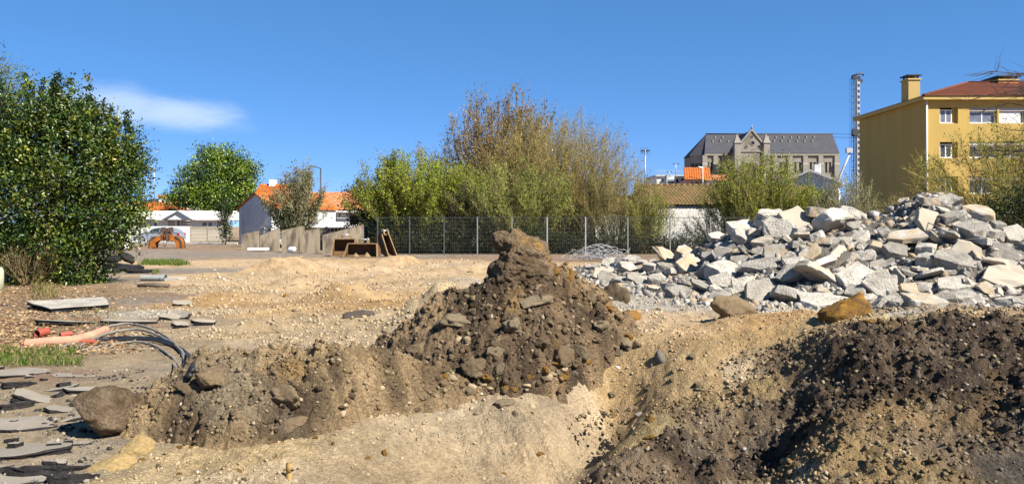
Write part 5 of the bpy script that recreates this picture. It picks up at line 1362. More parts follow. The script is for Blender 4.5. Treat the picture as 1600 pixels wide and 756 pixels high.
# big holly on the left (three lobed)
Yh = 21.5
def L3(px, py, rx, rz, ry=None, Y=Yh): p = P(px, py, Y); return (p[0] - HOL[0], p[1] - HOL[1], p[2], wd(rx, Y), ry or wd(rx, Y) * 0.8, wd(rz, Y))
HOL = at(95, Yh)
leafy_tree('holly_bush', 'huge dense evergreen holly bush with yellowish tips at the left edge', 'bush', HOL,
    [L3(95, 300, 88, 140), L3(165, 300, 60, 95), L3(60, 232, 48, 76), L3(88, 190, 32, 46), L3(130, 212, 42, 58), L3(195, 255, 32, 40), L3(20, 330, 70, 120), L3(105, 400, 62, 50), L3(185, 275, 45, 62), L3(165, 345, 56, 42), L3(40, 400, 60, 50), L3(-60, 300, 80, 150)],
    1500, 56, 0.175, 0.098, GRN_HOLLY, [0.30, 0.40, 0.25, 0.05, 0.0], 3, M_leafgloss, trunk=0.14, shell=0.26, inner=0.10, spikes=70, aspect=0.5)
leafy_tree('willow_tree', 'taller feathery yellow-green tree behind the holly at the left edge', 'tree', at(-30, 25),
    [(0, 0, 5.2, 1.6, 1.4, 1.9), (-0.6, 0, 6.4, 1.2, 1.2, 1.2), (0.6, 0.2, 4.4, 1.2, 1.2, 1.4), (0.3, 0, 5.9, 0.8, 0.9, 1.1)], 420, 40, 0.22, 0.10, [(0.14, 0.16, 0.04), (0.20, 0.20, 0.07), (0.09, 0.11, 0.035)], [0.4, 0.35, 0.25], 5, M_leaf, trunk=0.16, th=3.0, aspect=0.3, inner=0.3)
# magnolia
Ym_ = 96
def LM(px, py, rx, rz): p = P(px, py, Ym_); return (p[0] - MAG[0], 0 * p[1] + np.random.default_rng(int(px)).normal() * 0.6, p[2], wd(rx, Ym_), wd(rx, Ym_) * 0.9, wd(rz, Ym_))
MAG = at(338, Ym_)
leafy_tree('magnolia_tree', 'rounded glossy green magnolia tree rising behind the white garage', 'tree', MAG,
    [LM(340, 275, 48, 42), LM(300, 295, 34, 34), LM(378, 280, 30, 30), LM(340, 245, 28, 18), LM(350, 312, 52, 24), LM(365, 258, 26, 20), LM(285, 312, 24, 16), LM(330, 236, 12, 10), LM(395, 268, 14, 12), LM(278, 295, 12, 12), LM(355, 340, 14, 14)],
    430, 66, 0.50, 0.30, [(0.04, 0.08, 0.014), (0.10, 0.165, 0.022), (0.20, 0.27, 0.04), (0.27, 0.31, 0.08)], [0.3, 0.32, 0.25, 0.13], 8, M_leafgloss, trunk=0.3, th=3.0, shell=0.42, inner=0.10, aspect=0.5)
leafy_tree('conifer', 'small dark conifer far off beside the magnolia', 'tree', at(264, 120), [(0, 0, 3.5, 1.2, 1, 2.0), (0.4, 0, 5.2, 0.7, 0.7, 1.2)], 60, 26, 0.35, 0.4, [(0.03, 0.05, 0.035), (0.05, 0.07, 0.05)], [0.6, 0.4], 9, trunk=0.15)
leafy_tree('palm_like_shrub', 'faint bluish shrub beside the white chimney', 'tree', at(241, 130), [(0, 0, 4.6, 0.8, 0.8, 1.5)], 26, 26, 0.3, 0.35, [(0.05, 0.07, 0.06), (0.07, 0.09, 0.08)], [0.6, 0.4], 10, trunk=0.1)
# grey-green shrub between garage and bungalow
twiggy('grey_shrub', 'tall grey-green half bare shrub in front of the bungalow', 'shrub', at(462, 58), hh_(262, 58), wd(46, 58), 70, 1500, 11000, 0.16, [(0.19, 0.205, 0.085), (0.26, 0.25, 0.13), (0.11, 0.13, 0.05), (0.30, 0.25, 0.13)], [0.35, 0.3, 0.2, 0.15], 12, M_twig_grey, (0.4, 1.2), 0.05, fan=0.9, twr=0.012, tlo=0.3)
leafy_tree('bush', 'small dark bush at the foot of the grey shrub beside the garage', 'bush', at(440, 57), [(0, 0, 1.0, 1.3, 1, 1.3), (1.2, 0, 0.8, 1.0, 1, 1.0), (0.3, 0, 2.0, 0.9, 0.9, 1.0)], 130, 26, 0.2, 0.17, [(0.04, 0.055, 0.02), (0.08, 0.09, 0.035), (0.12, 0.11, 0.05)], [0.45, 0.35, 0.2], 13, trunk=0.08)
leafy_tree('climbing_shrub', 'green climber at the left corner of the garage', 'shrub', at(353, 66), [(0, 0, 1.5, 0.5, 0.5, 1.7), (-0.1, 0, 3.0, 0.7, 0.6, 0.7)], 60, 26, 0.2, 0.2, [(0.025, 0.04, 0.015), (0.06, 0.09, 0.025)], [0.6, 0.4], 14, trunk=0.06)
# ---- the hedge group behind the fence
HG = 'shrubs and trees behind the mesh fence'
YG = [(0.20, 0.26, 0.035), (0.28, 0.33, 0.05), (0.125, 0.175, 0.025), (0.34, 0.37, 0.08)]
leafy_tree('laurel_bush', 'dark evergreen bush with rusty tips at the left end of the hedge', 'bush', at(578, 48),
    [(-0.3, 0, 2.6, 1.3, 1.2, 1.6), (0.8, 0, 3.6, 1.0, 1.0, 1.3), (-1.0, 0, 3.4, 0.6, 0.7, 1.0), (0.3, 0, 1.3, 1.5, 1.2, 1.2), (1.4, 0, 4.2, 0.6, 0.6, 1.1)], 330, 24, 0.20, 0.15, [(0.03, 0.042, 0.015), (0.08, 0.085, 0.022), (0.15, 0.10, 0.03), (0.19, 0.15, 0.05)], [0.4, 0.28, 0.2, 0.12], 21, trunk=0.1, spikes=16, group=HG)
twiggy('sallow_bush', 'bright yellow-green leafing sallow at the left of the hedge', 'bush', at(645, 46), hh_(236, 46), wd(82, 46), 190, 4600, 38000, 0.125, YG, [0.4, 0.3, 0.2, 0.1], 22, M_twig_olive, (0.4, 1.1), 0.03, fan=0.75, base_r=1.0, group=HG, twr=0.010, tlo=0.12)
twiggy('sallow_bush', 'rounder yellow-green sallow, right neighbour of the bright one', 'bush', at(705, 47), hh_(252, 47), wd(62, 47), 130, 3000, 25000, 0.125, YG, [0.3, 0.25, 0.35, 0.1], 23, M_twig_olive, (0.4, 1.0), 0.03, fan=0.75, base_r=0.9, group=HG, twr=0.010, tlo=0.12)
twiggy('alder_tree', 'tall brown-budded tree, the highest in the hedge', 'tree', at(790, 52), hh_(142, 52), wd(95, 52), 150, 5600, 27000, 0.135, [(0.23, 0.17, 0.065), (0.19, 0.14, 0.06), (0.29, 0.21, 0.08), (0.19, 0.17, 0.07)], [0.4, 0.3, 0.15, 0.15], 24, M_twig_brown, (0.5, 1.5), 0.07, M_bud, fan=0.8, base_r=1.3, group=HG, twr=0.011, tlo=0.3, aspect=0.6)
twiggy('pollard_willow', 'wide olive-brown willow of fine bare shoots, right of the tallest tree', 'tree', at(873, 49), hh_(178, 49), wd(112, 49), 540, 8500, 32000, 0.09, [(0.34, 0.26, 0.085), (0.27, 0.22, 0.085), (0.40, 0.33, 0.11), (0.26, 0.27, 0.08)], [0.4, 0.3, 0.15, 0.15], 25, M_twig_olive, (0.5, 1.4), 0.030, M_bud, fan=0.85, base_r=1.0, group=HG, twr=0.009, tlo=0.2, upb=1.3)
twiggy('willow_bush', 'grey-green fine leaved willow bush in front of the brown tree', 'bush', at(805, 46), hh_(258, 46), wd(82, 46), 210, 4300, 33000, 0.105, [(0.22, 0.27, 0.06), (0.28, 0.33, 0.09), (0.15, 0.19, 0.045), (0.33, 0.36, 0.13)], [0.4, 0.3, 0.2, 0.1], 26, M_twig_olive, (0.4, 1.2), 0.025, fan=0.75, base_r=1.0, group=HG, twr=0.009, tlo=0.1, upb=1.4)
twiggy('bramble', 'dark tangled bramble thicket low in the middle of the hedge', 'bush', at(742, 45.5), hh_(285, 45.5), wd(55, 45.5), 90, 2000, 8000, 0.11, [(0.05, 0.06, 0.02), (0.09, 0.10, 0.03), (0.16, 0.17, 0.05), (0.13, 0.08, 0.04)], [0.45, 0.3, 0.15, 0.1], 27, M_twig_dark, (0.4, 1.2), 0.02, fan=0.7, base_r=1.0, group=HG, twr=0.010, tlo=0.1, upb=0.2)
twiggy('willow_bush', 'pale thin willow sloping down at the right end of the hedge', 'bush', at(965, 47), hh_(262, 47), wd(55, 47), 130, 2600, 9500, 0.085, [(0.19, 0.20, 0.07), (0.25, 0.25, 0.09), (0.14, 0.165, 0.05)], [0.4, 0.3, 0.3], 28, M_twig_olive, (0.4, 1.2), 0.022, fan=0.8, base_r=1.0, group=HG, twr=0.008, tlo=0.15, upb=1.4)
twiggy('willow_bush', 'green twiggy bush before the left end of the tiled outbuilding', 'bush', at(1010, 46), hh_(300, 46), wd(38, 46), 60, 1200, 6000, 0.085, YG, [0.4, 0.2, 0.3, 0.1], 29, M_twig_olive, (0.3, 0.9), 0.02, fan=0.8, base_r=0.7, group=HG, twr=0.008, tlo=0.1)
SHADE_GRN = [(0.022, 0.030, 0.012), (0.04, 0.05, 0.018), (0.07, 0.075, 0.028), (0.07, 0.05, 0.03)]  # scrub leaf colours darkened to carry the shade at the hedge foot
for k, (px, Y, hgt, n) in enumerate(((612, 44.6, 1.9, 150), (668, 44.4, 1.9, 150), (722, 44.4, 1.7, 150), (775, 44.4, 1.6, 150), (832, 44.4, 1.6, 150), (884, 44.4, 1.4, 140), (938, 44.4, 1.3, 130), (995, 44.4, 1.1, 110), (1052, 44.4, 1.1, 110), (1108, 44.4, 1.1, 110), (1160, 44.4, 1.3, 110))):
    leafy_tree('shade_scrub', ['leftmost shade-darkened scrub behind the fence foot', 'shade-darkened scrub behind the fence beneath the bright sallow', 'shade-darkened scrub behind the fence beneath the second sallow', 'shade-darkened scrub behind the fence beneath the bramble', 'shade-darkened scrub beneath the grey-green willow bush', 'shade-darkened scrub beneath the wide olive willow',
        'shade-darkened scrub beneath the right side of the olive willow', 'low shade-darkened scrub behind the rebar tangle', 'low shade-darkened scrub at the left foot of the flecked white wall', 'low shade-darkened scrub at the middle of the flecked white wall', 'low shade-darkened scrub where the rubble heap meets the fence'][k], 'scrub', at(px, Y),
        [(0, 0, hgt * 0.45, wd(36, Y), 0.7, hgt * 0.55), (-0.5, 0.3, hgt * 0.4, wd(22, Y), 0.6, hgt * 0.5)], n, 22, 0.17, 0.12, SHADE_GRN, [0.4, 0.3, 0.2, 0.1], 40 + k, trunk=0.05, group='shade-darkened scrub along the fence foot', inner=0.2)
# shrubs before the outbuilding and the yellow block
twiggy('willow_bush', 'large round yellow-green bush hiding the church transept', 'bush', at(1178, 46), hh_(240, 46), wd(68, 46), 180, 4200, 24000, 0.11, YG, [0.4, 0.25, 0.25, 0.1], 31, M_twig_olive, (0.4, 1.1), 0.026, fan=0.8, base_r=0.8, twr=0.009, tlo=0.12, group=HG)
twiggy('willow_bush', 'lower thin bush left of the large round one over the tiled roof', 'bush', at(1120, 47.5), hh_(322, 47.5), wd(42, 47.5), 40, 700, 2000, 0.085, [(0.13, 0.14, 0.05), (0.18, 0.19, 0.06)], [0.5, 0.5], 32, M_twig_dark, (0.3, 0.9), 0.02, fan=0.8, base_r=0.6, twr=0.009, tlo=0.1, group=HG)
twiggy('willow_bush', 'green bush over the right end of the tiled roof', 'bush', at(1252, 46), hh_(288, 46), wd(58, 46), 110, 2400, 15000, 0.11, YG, [0.35, 0.2, 0.35, 0.1], 33, M_twig_olive, (0.3, 0.9), 0.022, fan=0.8, base_r=0.8, twr=0.009, tlo=0.1, group=HG)
twiggy('young_willow', 'pale stemmed bush in front of the drilling rig', 'bush', at(1322, 42), hh_(268, 42), wd(46, 42), 60, 1500, 6500, 0.095, [(0.17, 0.20, 0.05), (0.22, 0.24, 0.09), (0.11, 0.14, 0.04)], [0.4, 0.3, 0.3], 34, M_twig_grey, (0.3, 1.0), 0.04, fan=0.8, base_r=0.4, twr=0.009, tlo=0.2, group=HG)
twiggy('willow_bush', 'low olive bush at the left foot of the yellow block', 'bush', at(1385, 50), hh_(300, 50), wd(42, 50), 60, 1100, 4200, 0.09, [(0.14, 0.14, 0.04), (0.19, 0.18, 0.05)], [0.5, 0.5], 35, M_twig_olive, (0.3, 0.8), 0.02, fan=0.8, base_r=0.6, twr=0.008, tlo=0.1, group=HG)
# right: laurel hedge and the half bare tree
leafy_tree('laurel_hedge', 'dark green hedge behind the rubble heap at the right edge', 'hedge', at(1575, 34), [(0, 0, 1.5, 2.2, 1.2, 1.7), (-1.6, 0, 1.2, 1.5, 1, 1.3), (2.4, 0, 1.8, 2.2, 1.2, 1.8), (0.7, 0, 2.7, 1.5, 1, 1.0), (2.6, 0, 3.2, 1.4, 1, 1.2)], 560, 26, 0.17, 0.12, [(0.02, 0.035, 0.012), (0.045, 0.07, 0.018), (0.10, 0.12, 0.03)], [0.5, 0.35, 0.15], 51, trunk=0.1)
twiggy('half_bare_tree', 'half bare tree with thin olive leaves before the yellow block', 'tree', at(1600, 38), hh_(178, 38) * 0.95, wd(178, 38), 110, 4200, 22000, 0.095, [(0.26, 0.27, 0.045), (0.36, 0.34, 0.065), (0.17, 0.18, 0.035)], [0.4, 0.35, 0.25], 52, M_twig_olive, (0.5, 1.4), 0.05, fan=0.65, base_r=0.5, twr=0.010, tlo=0.2, upb=0.25)
# bare overhanging branches from a tree just outside the frame, top right
rng = np.random.default_rng(53)
be = empty('bare_tree', at(1720, 28), 0, 'bare dark branches reaching in at the top right edge', 'tree')
MB().tube([(0, 0, 0), (0.1, 0, 2.5), (-0.1, 0, 5), (0.05, 0, 7.6)], [0.2, 0.17, 0.12, 0.06], 8).build('trunk', M_bark, be)
nb = 26; K = 7; t = np.linspace(0, 1, K)
st = np.stack([np.zeros(nb), np.zeros(nb), rng.uniform(3.6, 7.2, nb)], 1)
an = rng.uniform(-0.9, 0.9, nb); sgn_ = np.where(rng.random(nb) < 0.75, -1, 1); Lb = rng.uniform(2.4, 4.4, nb)
dv = np.stack([sgn_ * np.cos(an), np.sin(an), rng.uniform(-0.12, 0.35, nb)], 1)
Pb = st[:, None, :] + dv[:, None, :] * (Lb[:, None] * t[None, :])[:, :, None]; Pb[:, :, 2] += 0.25 * np.sin(t * 3)[None, :]
Pb[:, 1:] += np.cumsum(rng.normal(size=(nb, K - 1, 3)) * 0.10, 1)
V, F = tubes_np(Pb, 0.04 * (1 - 0.85 * t)[None, :] * np.ones((nb, 1)), 5); link_mesh('branches', np_mesh('branches', V, F, None, True), M_twig_dark, be)
ntw = 420; k = rng.integers(0, nb, ntw); i0 = rng.integers(2, K, ntw); o = Pb[k, i0]
td = unit(dv[k] * 0.8 + rng.normal(size=(ntw, 3)) * 0.6); s = np.linspace(0, 1, 5)
Pt = o[:, None, :] + td[:, None, :] * rng.uniform(0.3, 1.1, (ntw, 1, 1)) * s[None, :, None]; Pt[:, 1:] += np.cumsum(rng.normal(size=(ntw, 4, 3)) * 0.035, 1)
V, F = tubes_np(Pt, 0.010 * (1 - 0.6 * s)[None, :] * np.ones((ntw, 1)), 3); link_mesh('twigs', np_mesh('twigs', V, F), M_twig_dark, be)['kind'] = 'stuff'
# ------------------------------------------------------------------ broken concrete
def chunk_mesh(name, dims, seed, npt=18, rough=0.045, smooth_top=False):
    """a broken slab: convex hull of a jittered box with cut corners, edges knocked off, faces roughened"""
    rng = np.random.default_rng(seed); bm = bmesh.new()
    a, b, c = dims
    pts = []
    n = rng.integers(5, 8)
    ang = (np.arange(n) + rng.uniform(-0.28, 0.28, n)) * 2 * np.pi / n + rng.uniform(0, 6.28)
    for z in (-1, 1):
        sh = rng.normal(size=2) * 0.06
        for t in ang:
            r = rng.uniform(0.82, 1.08) * (1 - 0.06 * z * rng.random())
            sq = 1 / max(abs(math.cos(t)), abs(math.sin(t))) ** 0.6
            pts.append((a * (r * math.cos(t) * sq + sh[0]), b * (r * math.sin(t) * sq + sh[1]), c * (z + rng.normal() * (0.03 if (z > 0 and smooth_top) else 0.12))))
    for p in pts: bm.verts.new(p)
    res = bmesh.ops.convex_hull(bm, input=bm.verts)
    bmesh.ops.delete(bm, geom=[g for g in res['geom_interior'] if isinstance(g, bmesh.types.BMVert)], context='VERTS')
    bmesh.ops.dissolve_limit(bm, angle_limit=0.09, verts=bm.verts, edges=bm.edges)
    bmesh.ops.bevel(bm, geom=list(bm.edges), offset=min(dims) * 0.09, segments=1, affect='EDGES')
    bmesh.ops.triangulate(bm, faces=bm.faces)
    long_ = [e for e in bm.edges if e.calc_length() > max(dims) * 0.36]
    bmesh.ops.subdivide_edges(bm, edges=long_, cuts=2, use_grid_fill=True)
    bmesh.ops.triangulate(bm, faces=bm.faces)
    bm.normal_update()
    co = np.array([v.co[:] for v in bm.verts]); nr = np.array([v.normal[:] for v in bm.verts])
    d = fbm3(co / max(dims) * 3.2 + seed, 3, seed, 0.65) * rough * max(dims) * 2.6
    if smooth_top: d = d * np.where(nr[:, 2] > 0.8, 0.1, 1)
    for v, p in zip(bm.verts, co + nr * d[:, None]): v.co = p
    me = bpy.data.meshes.new(name); bm.to_mesh(me); bm.free()
    return me
CH_SLAB = [chunk_mesh('concrete_chunk', (0.5, 0.30 + 0.08 * (i % 3), 0.075 + 0.022 * (i % 4)), 200 + i, smooth_top=(i % 2 == 0)) for i in range(10)]
CH_BLOCK = [chunk_mesh('concrete_chunk', (0.5, 0.34 + 0.05 * (i % 3), 0.15 + 0.035 * (i % 3)), 300 + i) for i in range(10)]
for i, me in enumerate(CH_SLAB + CH_BLOCK): me.materials.append(M_conc)
def recol(me, m_):
    c = me.copy(); c.materials.clear(); c.materials.append(m_); return c
SLAB_W = [recol(m_, M_conc_warm) for m_ in CH_SLAB]; BLOCK_W = [recol(m_, M_conc_warm) for m_ in CH_BLOCK]; SLAB_S = [recol(m_, M_conc_smooth) for m_ in CH_SLAB]
def put(me, name, loc, rot, s, label, cat, group=None):
    o = bpy.data.objects.new(name, me); o.location = loc; o.rotation_euler = rot; o.scale = s if np.ndim(s) else (s, s, s)
    COL.objects.link(o); return tag(o, label, cat, group)
rng = np.random.default_rng(77)
hero = [  # px, py, width px, mesh, height/width ratio handled by tilt, rot(x,y,z) degrees, label
    (1428, 303, 92, SLAB_W[0], (12, 4, 10), 'long flat concrete slab crowning the rubble heap, left of its peak'),
    (1478, 300, 62, CH_SLAB[3], (10, -4, -15), 'flat slab at the very top of the rubble heap'),
    (1455, 349, 66, SLAB_S[4], (66, 8, 12), 'large smooth grey slab facing forward just under the peak of the heap'),
    (1525, 340, 62, BLOCK_W[2], (20, 14, -30), 'big rounded pale block on the right shoulder of the heap'),
    (1243, 350, 68, SLAB_S[2], (40, -12, 20), 'smooth tan slab tilted forward on the left upper slope of the heap'),
    (1292, 326, 40, CH_BLOCK[1], (55, 6, 25), 'block with a dark shaded face on the crest left of the peak'),
    (1258, 327, 36, CH_BLOCK[4], (24, 8, 60), 'knobbly block on the crest next to the dark faced block'),
    (1355, 319, 56, CH_SLAB[5], (16, 8, -20), 'pale slab lying on the crest between the dark block and the peak'),
    (1203, 341, 58, CH_BLOCK[6], (18, -4, 15), 'white weathered block at the left end of the crest'),
    (1160, 362, 60, CH_SLAB[7], (28, 6, -8), 'pale angular slab on the left shoulder of the heap'),
    (1120, 372, 44, CH_SLAB[1], (25, -8, 30), 'wedge of concrete low on the left shoulder of the heap'),
    (1070, 398, 44, BLOCK_W[7], (32, -12, 50), 'brownish block with shadowed side on the left tail of the heap'),
    (1045, 408, 56, SLAB_W[8], (48, 18, 40), 'leaning buff slab on the left tail of the heap'),
    (1310, 398, 46, SLAB_S[6], (56, -24, 35), 'buff smooth slab standing steeply in the middle of the heap'),
    (1372, 392, 52, BLOCK_W[1], (24, 6, 10), 'tan lumpy block under the shadowed hollow of the heap'),
    (1500, 415, 88, CH_SLAB[9], (34, 6, -6), 'long pale slab across the right middle of the heap'),
    (1510, 400, 50, SLAB_S[8], (62, 30, -30), 'upright smooth slab leaning left of the right hand slabs'),
    (1570, 440, 84, SLAB_S[1], (50, 4, -18), 'large light grey slab at the right edge of the heap'),
    (1340, 442, 76, CH_SLAB[2], (30, -22, 14), 'long slab tilted up to the right at the lower middle of the heap'),
    (1420, 461, 50, BLOCK_W[5], (30, 0, 20), 'ochre stained block near the foot of the heap'),
    (1492, 449, 72, CH_SLAB[0], (28, -8, 8), 'thick white rimmed slab low on the right of the heap'),
    (1290, 478, 100, CH_SLAB[4], (14, -3, 4), 'long pale beam-like slab lying at the foot of the heap'),
    (1440, 482, 74, BLOCK_W[8], (14, 6, -12), 'rounded rough block at the front foot of the heap'),
    (1130, 428, 60, CH_BLOCK[8], (22, -6, 16), 'whitish block in the middle of the left slope'),
    (1190, 420, 66, CH_SLAB[6], (32, -10, -12), 'broad slab lying on the left middle slope'),
]
placed = []
for px, py, wpx, me, rot, label in hero:
    h = ray_hit(px, py + 3, lambda x, y: heap(x, y), 12, 30, 700)
    s = wpx / FPX * h[1] / 1.10
    put(me, 'concrete_chunk', (h[0], h[1] - 0.02, h[2] + 0.10 * s), [math.radians(a) for a in rot], (s, s * 0.95, s), label, 'concrete chunk', 'concrete chunks of the rubble heap')
    placed.append((px, py, wpx * 0.44))
# the rest, by size, spread over the visible slope
def where(px, py, wpx):
    h = 'lower' if py > 410 else 'upper'
    if px < 1010: return 'on the far left tip of the heap'
    if px < 1090: return 'on the low left tail of the heap'
    if py > 462: return 'at the %s foot of the heap' % ('left front' if px < 1250 else ('middle front' if px < 1430 else 'right front'))
    if py < 345: return 'on the crest of the heap, %s the peak' % ('left of' if px < 1430 else 'right of')
    if px < 1280: return 'on the %s left slope of the heap' % h
    if px < 1450: return 'on the %s middle slope of the heap' % h
    return 'on the %s right slope of the heap' % h
cnt = 0; tries = 0
sizes = np.concatenate([rng.uniform(52, 76, 18), rng.uniform(36, 52, 72), rng.uniform(18, 36, 200)])
crest_px = np.array([905, 950, 1000, 1050, 1100, 1150, 1200, 1260, 1330, 1400, 1450, 1500, 1560, 1640, 1760]); crest_py = np.array([412, 405, 400, 388, 370, 352, 340, 332, 328, 318, 306, 312, 344, 360, 380])
foot_px = np.array([905, 960, 1040, 1120, 1200, 1300, 1640, 1760]); foot_py = np.array([420, 452, 468, 480, 488, 490, 490, 492])
for wpx in sizes:
    for _ in range(60):
        px = rng.uniform(930, 1690); lo = np.interp(px, crest_px, crest_py); hi = np.interp(px, foot_px, foot_py)
        if hi - lo < 8: continue
        py = rng.uniform(lo, hi)
        if px < 1060 and wpx > 46: continue
        if 1340 < px < 1435 and 326 < py < 372 and wpx > 24: continue          # hollow filled with small rubble
        if all((px - a) ** 2 + (1.7 * (py - b)) ** 2 > (r + wpx * 0.40) ** 2 * (0.46 if wpx > 38 else 0.28) for a, b, r in placed): break
    else: continue
    h = ray_hit(px, py, lambda x, y: heap(x, y), 12, 30, 500)
    s = wpx / FPX * h[1] / 1.14
    q = rng.random()
    flat = q < 0.66
    k = int(rng.integers(0, 10)); warm_ = rng.random() < 0.22
    me = (SLAB_W if warm_ else (SLAB_S if rng.random() < 0.2 else CH_SLAB))[k] if flat else (BLOCK_W if warm_ else CH_BLOCK)[k]
    yaw = rng.uniform(-0.7, 0.7) if rng.random() < 0.7 else rng.uniform(0, 6.28)
    tx = rng.normal(0.55, 0.38) if flat else rng.normal(0.3, 0.5)
    size_w = 'large' if wpx > 56 else ('medium' if wpx > 38 else 'small')
    ry_ = rng.normal() * 0.28
    how = 'steep' if tx > 0.85 else ('flat-lying' if abs(tx) < 0.25 and abs(ry_) < 0.2 else ('left-tipped' if ry_ < -0.05 else ('right-tipped' if ry_ > 0.05 else 'forward-tipped')))
    lb = '%s %s %s %s %s' % (size_w, how, 'earthy' if warm_ else 'grey', 'slab' if flat else 'block', where(px, py, wpx))
    put(me, 'concrete_chunk', (h[0], h[1], h[2] + rng.uniform(0.10, 0.32) * s), (tx, ry_, yaw), (s, s * rng.uniform(0.8, 1.1), s * rng.uniform(0.85, 1.3)), lb, 'concrete chunk', 'concrete chunks: ' + lb)
    placed.append((px, py, wpx * 0.42)); cnt += 1
print('chunks', cnt)
# small rubble between, uncountable
n = 6500
px = rng.uniform(880, 1720, n); lo = np.interp(px, crest_px, crest_py) + 4; hi = np.interp(px, foot_px, foot_py) + 14; py = lo + (hi - lo) * rng.random(n) ** 0.8
# sample in plan instead of by pixel: uniform over the heap's footprint
hx = rng.uniform(1.6, 16, n); yb = np.interp(hx, _hb[:, 0], _hb[:, 1]); yc = np.interp(hx, _hc[:, 0], _hc[:, 1])
hy = yb - 1.6 + (yc - yb + 1.9) * rng.random(n) ** 0.9
hz_ = np.maximum(heap(hx, hy), base(hx, hy))
sz = 0.035 + 0.14 * rng.random(n) ** 2.6
RUB = [rock(ICO1, 0.35, 1.5, 400 + i, (1, 0.75, 0.55), 9) for i in range(6)]
col = palette(n, [(0.37, 0.345, 0.31), (0.25, 0.23, 0.205), (0.30, 0.235, 0.165)], [0.4, 0.38, 0.22], 0.12, rng)
o = merged('rubble', RUB, np.stack([hx, hy, hz_ + sz * 0.2], 1), sz, col, M_stone, None, rng); tag(o, 'small concrete rubble filling the gaps of the heap', 'rubble', kind='stuff')
# gravel apron and scattered bits in front of it
n = 4500
px = rng.uniform(905, 1330, n); py = 440 + 60 * rng.random(n); Yq = CAMZ * FPX / (py - HY); hx = (px - 800) / FPX * Yq
hz_ = top(hx, Yq); sz = (0.008 + 0.05 * rng.random(n) ** 4) * np.clip(Yq / 14, 0.7, 1.6)
kp = fbm(hx * 0.9, Yq * 0.6, 3, 203) + 0.25 * (px > 1000) > 0.0
col = palette(n, [(0.42, 0.395, 0.35), (0.30, 0.28, 0.25), (0.36, 0.29, 0.21)], [0.5, 0.3, 0.2], 0.12, rng)
o = merged('gravel', RUB, np.stack([hx, Yq, hz_ + sz * 0.2], 1)[kp], sz[kp], col[kp], M_stone, None, rng); tag(o, 'pale concrete gravel strewn before the rubble heap', 'gravel', kind='stuff')

# rebar sticking out of the heap
def bent(p, d, L, sag, rng, k=9, curl=0.25):
    pts = []; p = Vector(p); d = Vector(d).normalized(); st = L / (k - 1)
    for i in range(k):
        pts.append(p.copy()); p = p + d * st
        d = (d + Vector((rng.normal() * curl, rng.normal() * curl * 0.6, -sag * i / k + rng.normal() * curl * 0.5))).normalized()
    return pts
M_rebar = mat('rebar', (0.25, 0.20, 0.165), rough=0.7, var=0.2, scale=6, metal=0.3)
M_rebar_grey = mat('grey wire', (0.42, 0.42, 0.43), rough=0.55, var=0.2, scale=6, metal=0.4)
for i, (px, py, d, L, lb) in enumerate([(1050, 385, (-1, -0.1, 0.5), 1.2, 'long curved rebar rod reaching left over the scrub'), (1500, 300, (0.2, 0, 1), 0.7, 'short rebar rod poking up right of the peak'), (1530, 318, (1, -0.2, 0.9), 0.9, 'curled rebar rod above the right shoulder'), (1560, 335, (0.7, -0.2, 0.6), 0.9, 'looped rebar rod hanging over the right slope'),
        (1442, 345, (-0.3, -0.8, -0.2), 1.0, 'rebar rod curling down left of the big smooth slab'), (1585, 330, (-0.4, 0, 1), 0.5, 'small upright rebar rod at the right edge of the heap'), (1395, 355, (0.4, -0.6, 0.6), 0.8, 'thin rebar rod in the shadowed hollow'), (1320, 450, (-0.4, -0.7, -0.6), 0.7, 'thin rebar rod hanging from the long tilted slab'),
        (1480, 380, (0.7, -0.6, 0.2), 0.9, 'thin rebar rod across the middle right slope'), (1400, 318, (-1, -0.1, 0.35), 1.0, 'rebar rod stretched left from the crowning slab'), (1210, 430, (0.5, -0.8, 0.3), 0.8, 'thin rebar rod on the left slope'), (1540, 470, (0.5, -0.7, 0.4), 0.8, 'thin rebar rod low on the right of the heap')]):
    h = ray_hit(px, py + 4, heap, 12, 30, 500)
    o = MB().tube(bent((h[0], h[1] - 0.15, h[2] + 0.08), d, L, 0.18 if i % 3 else 0.05, rng), 0.011, 5).build('rebar', M_rebar); tag(o, lb, 'rebar', 'rebar rods sticking out of the heap')
a = G(935, 408); te_ = empty('rebar_tangle', (a[0], a[1], 0), 0, 'tangle of grey reinforcing wire lying left of the rubble heap', 'wire tangle')
for k in range(60):
    t = np.linspace(0, 1, 12); r0_ = rng.uniform(0.18, 0.5); ph = rng.uniform(0, 6.28); arc = rng.uniform(2.2, 5.2); tilt = rng.normal() * 0.6; c0 = rng.normal(size=2) * np.array([0.5, 0.25])
    pts = [(c0[0] + 1.35 * r0_ * math.cos(ph + arc * q), c0[1] + 0.6 * r0_ * math.sin(ph + arc * q) * math.cos(tilt), 0.05 + abs(0.5 * r0_ + 1.25 * r0_ * math.sin(ph * 1.7 + arc * q) * math.sin(abs(tilt) + 0.5) * 0.8) + 0.02 * k / 44) for q in t]
    MB().tube([(a_ + rng.normal() * 0.03, b_, c_ + abs(rng.normal()) * 0.03) for a_, b_, c_ in pts], 0.010, 4).build('wire', M_rebar_grey, te_)

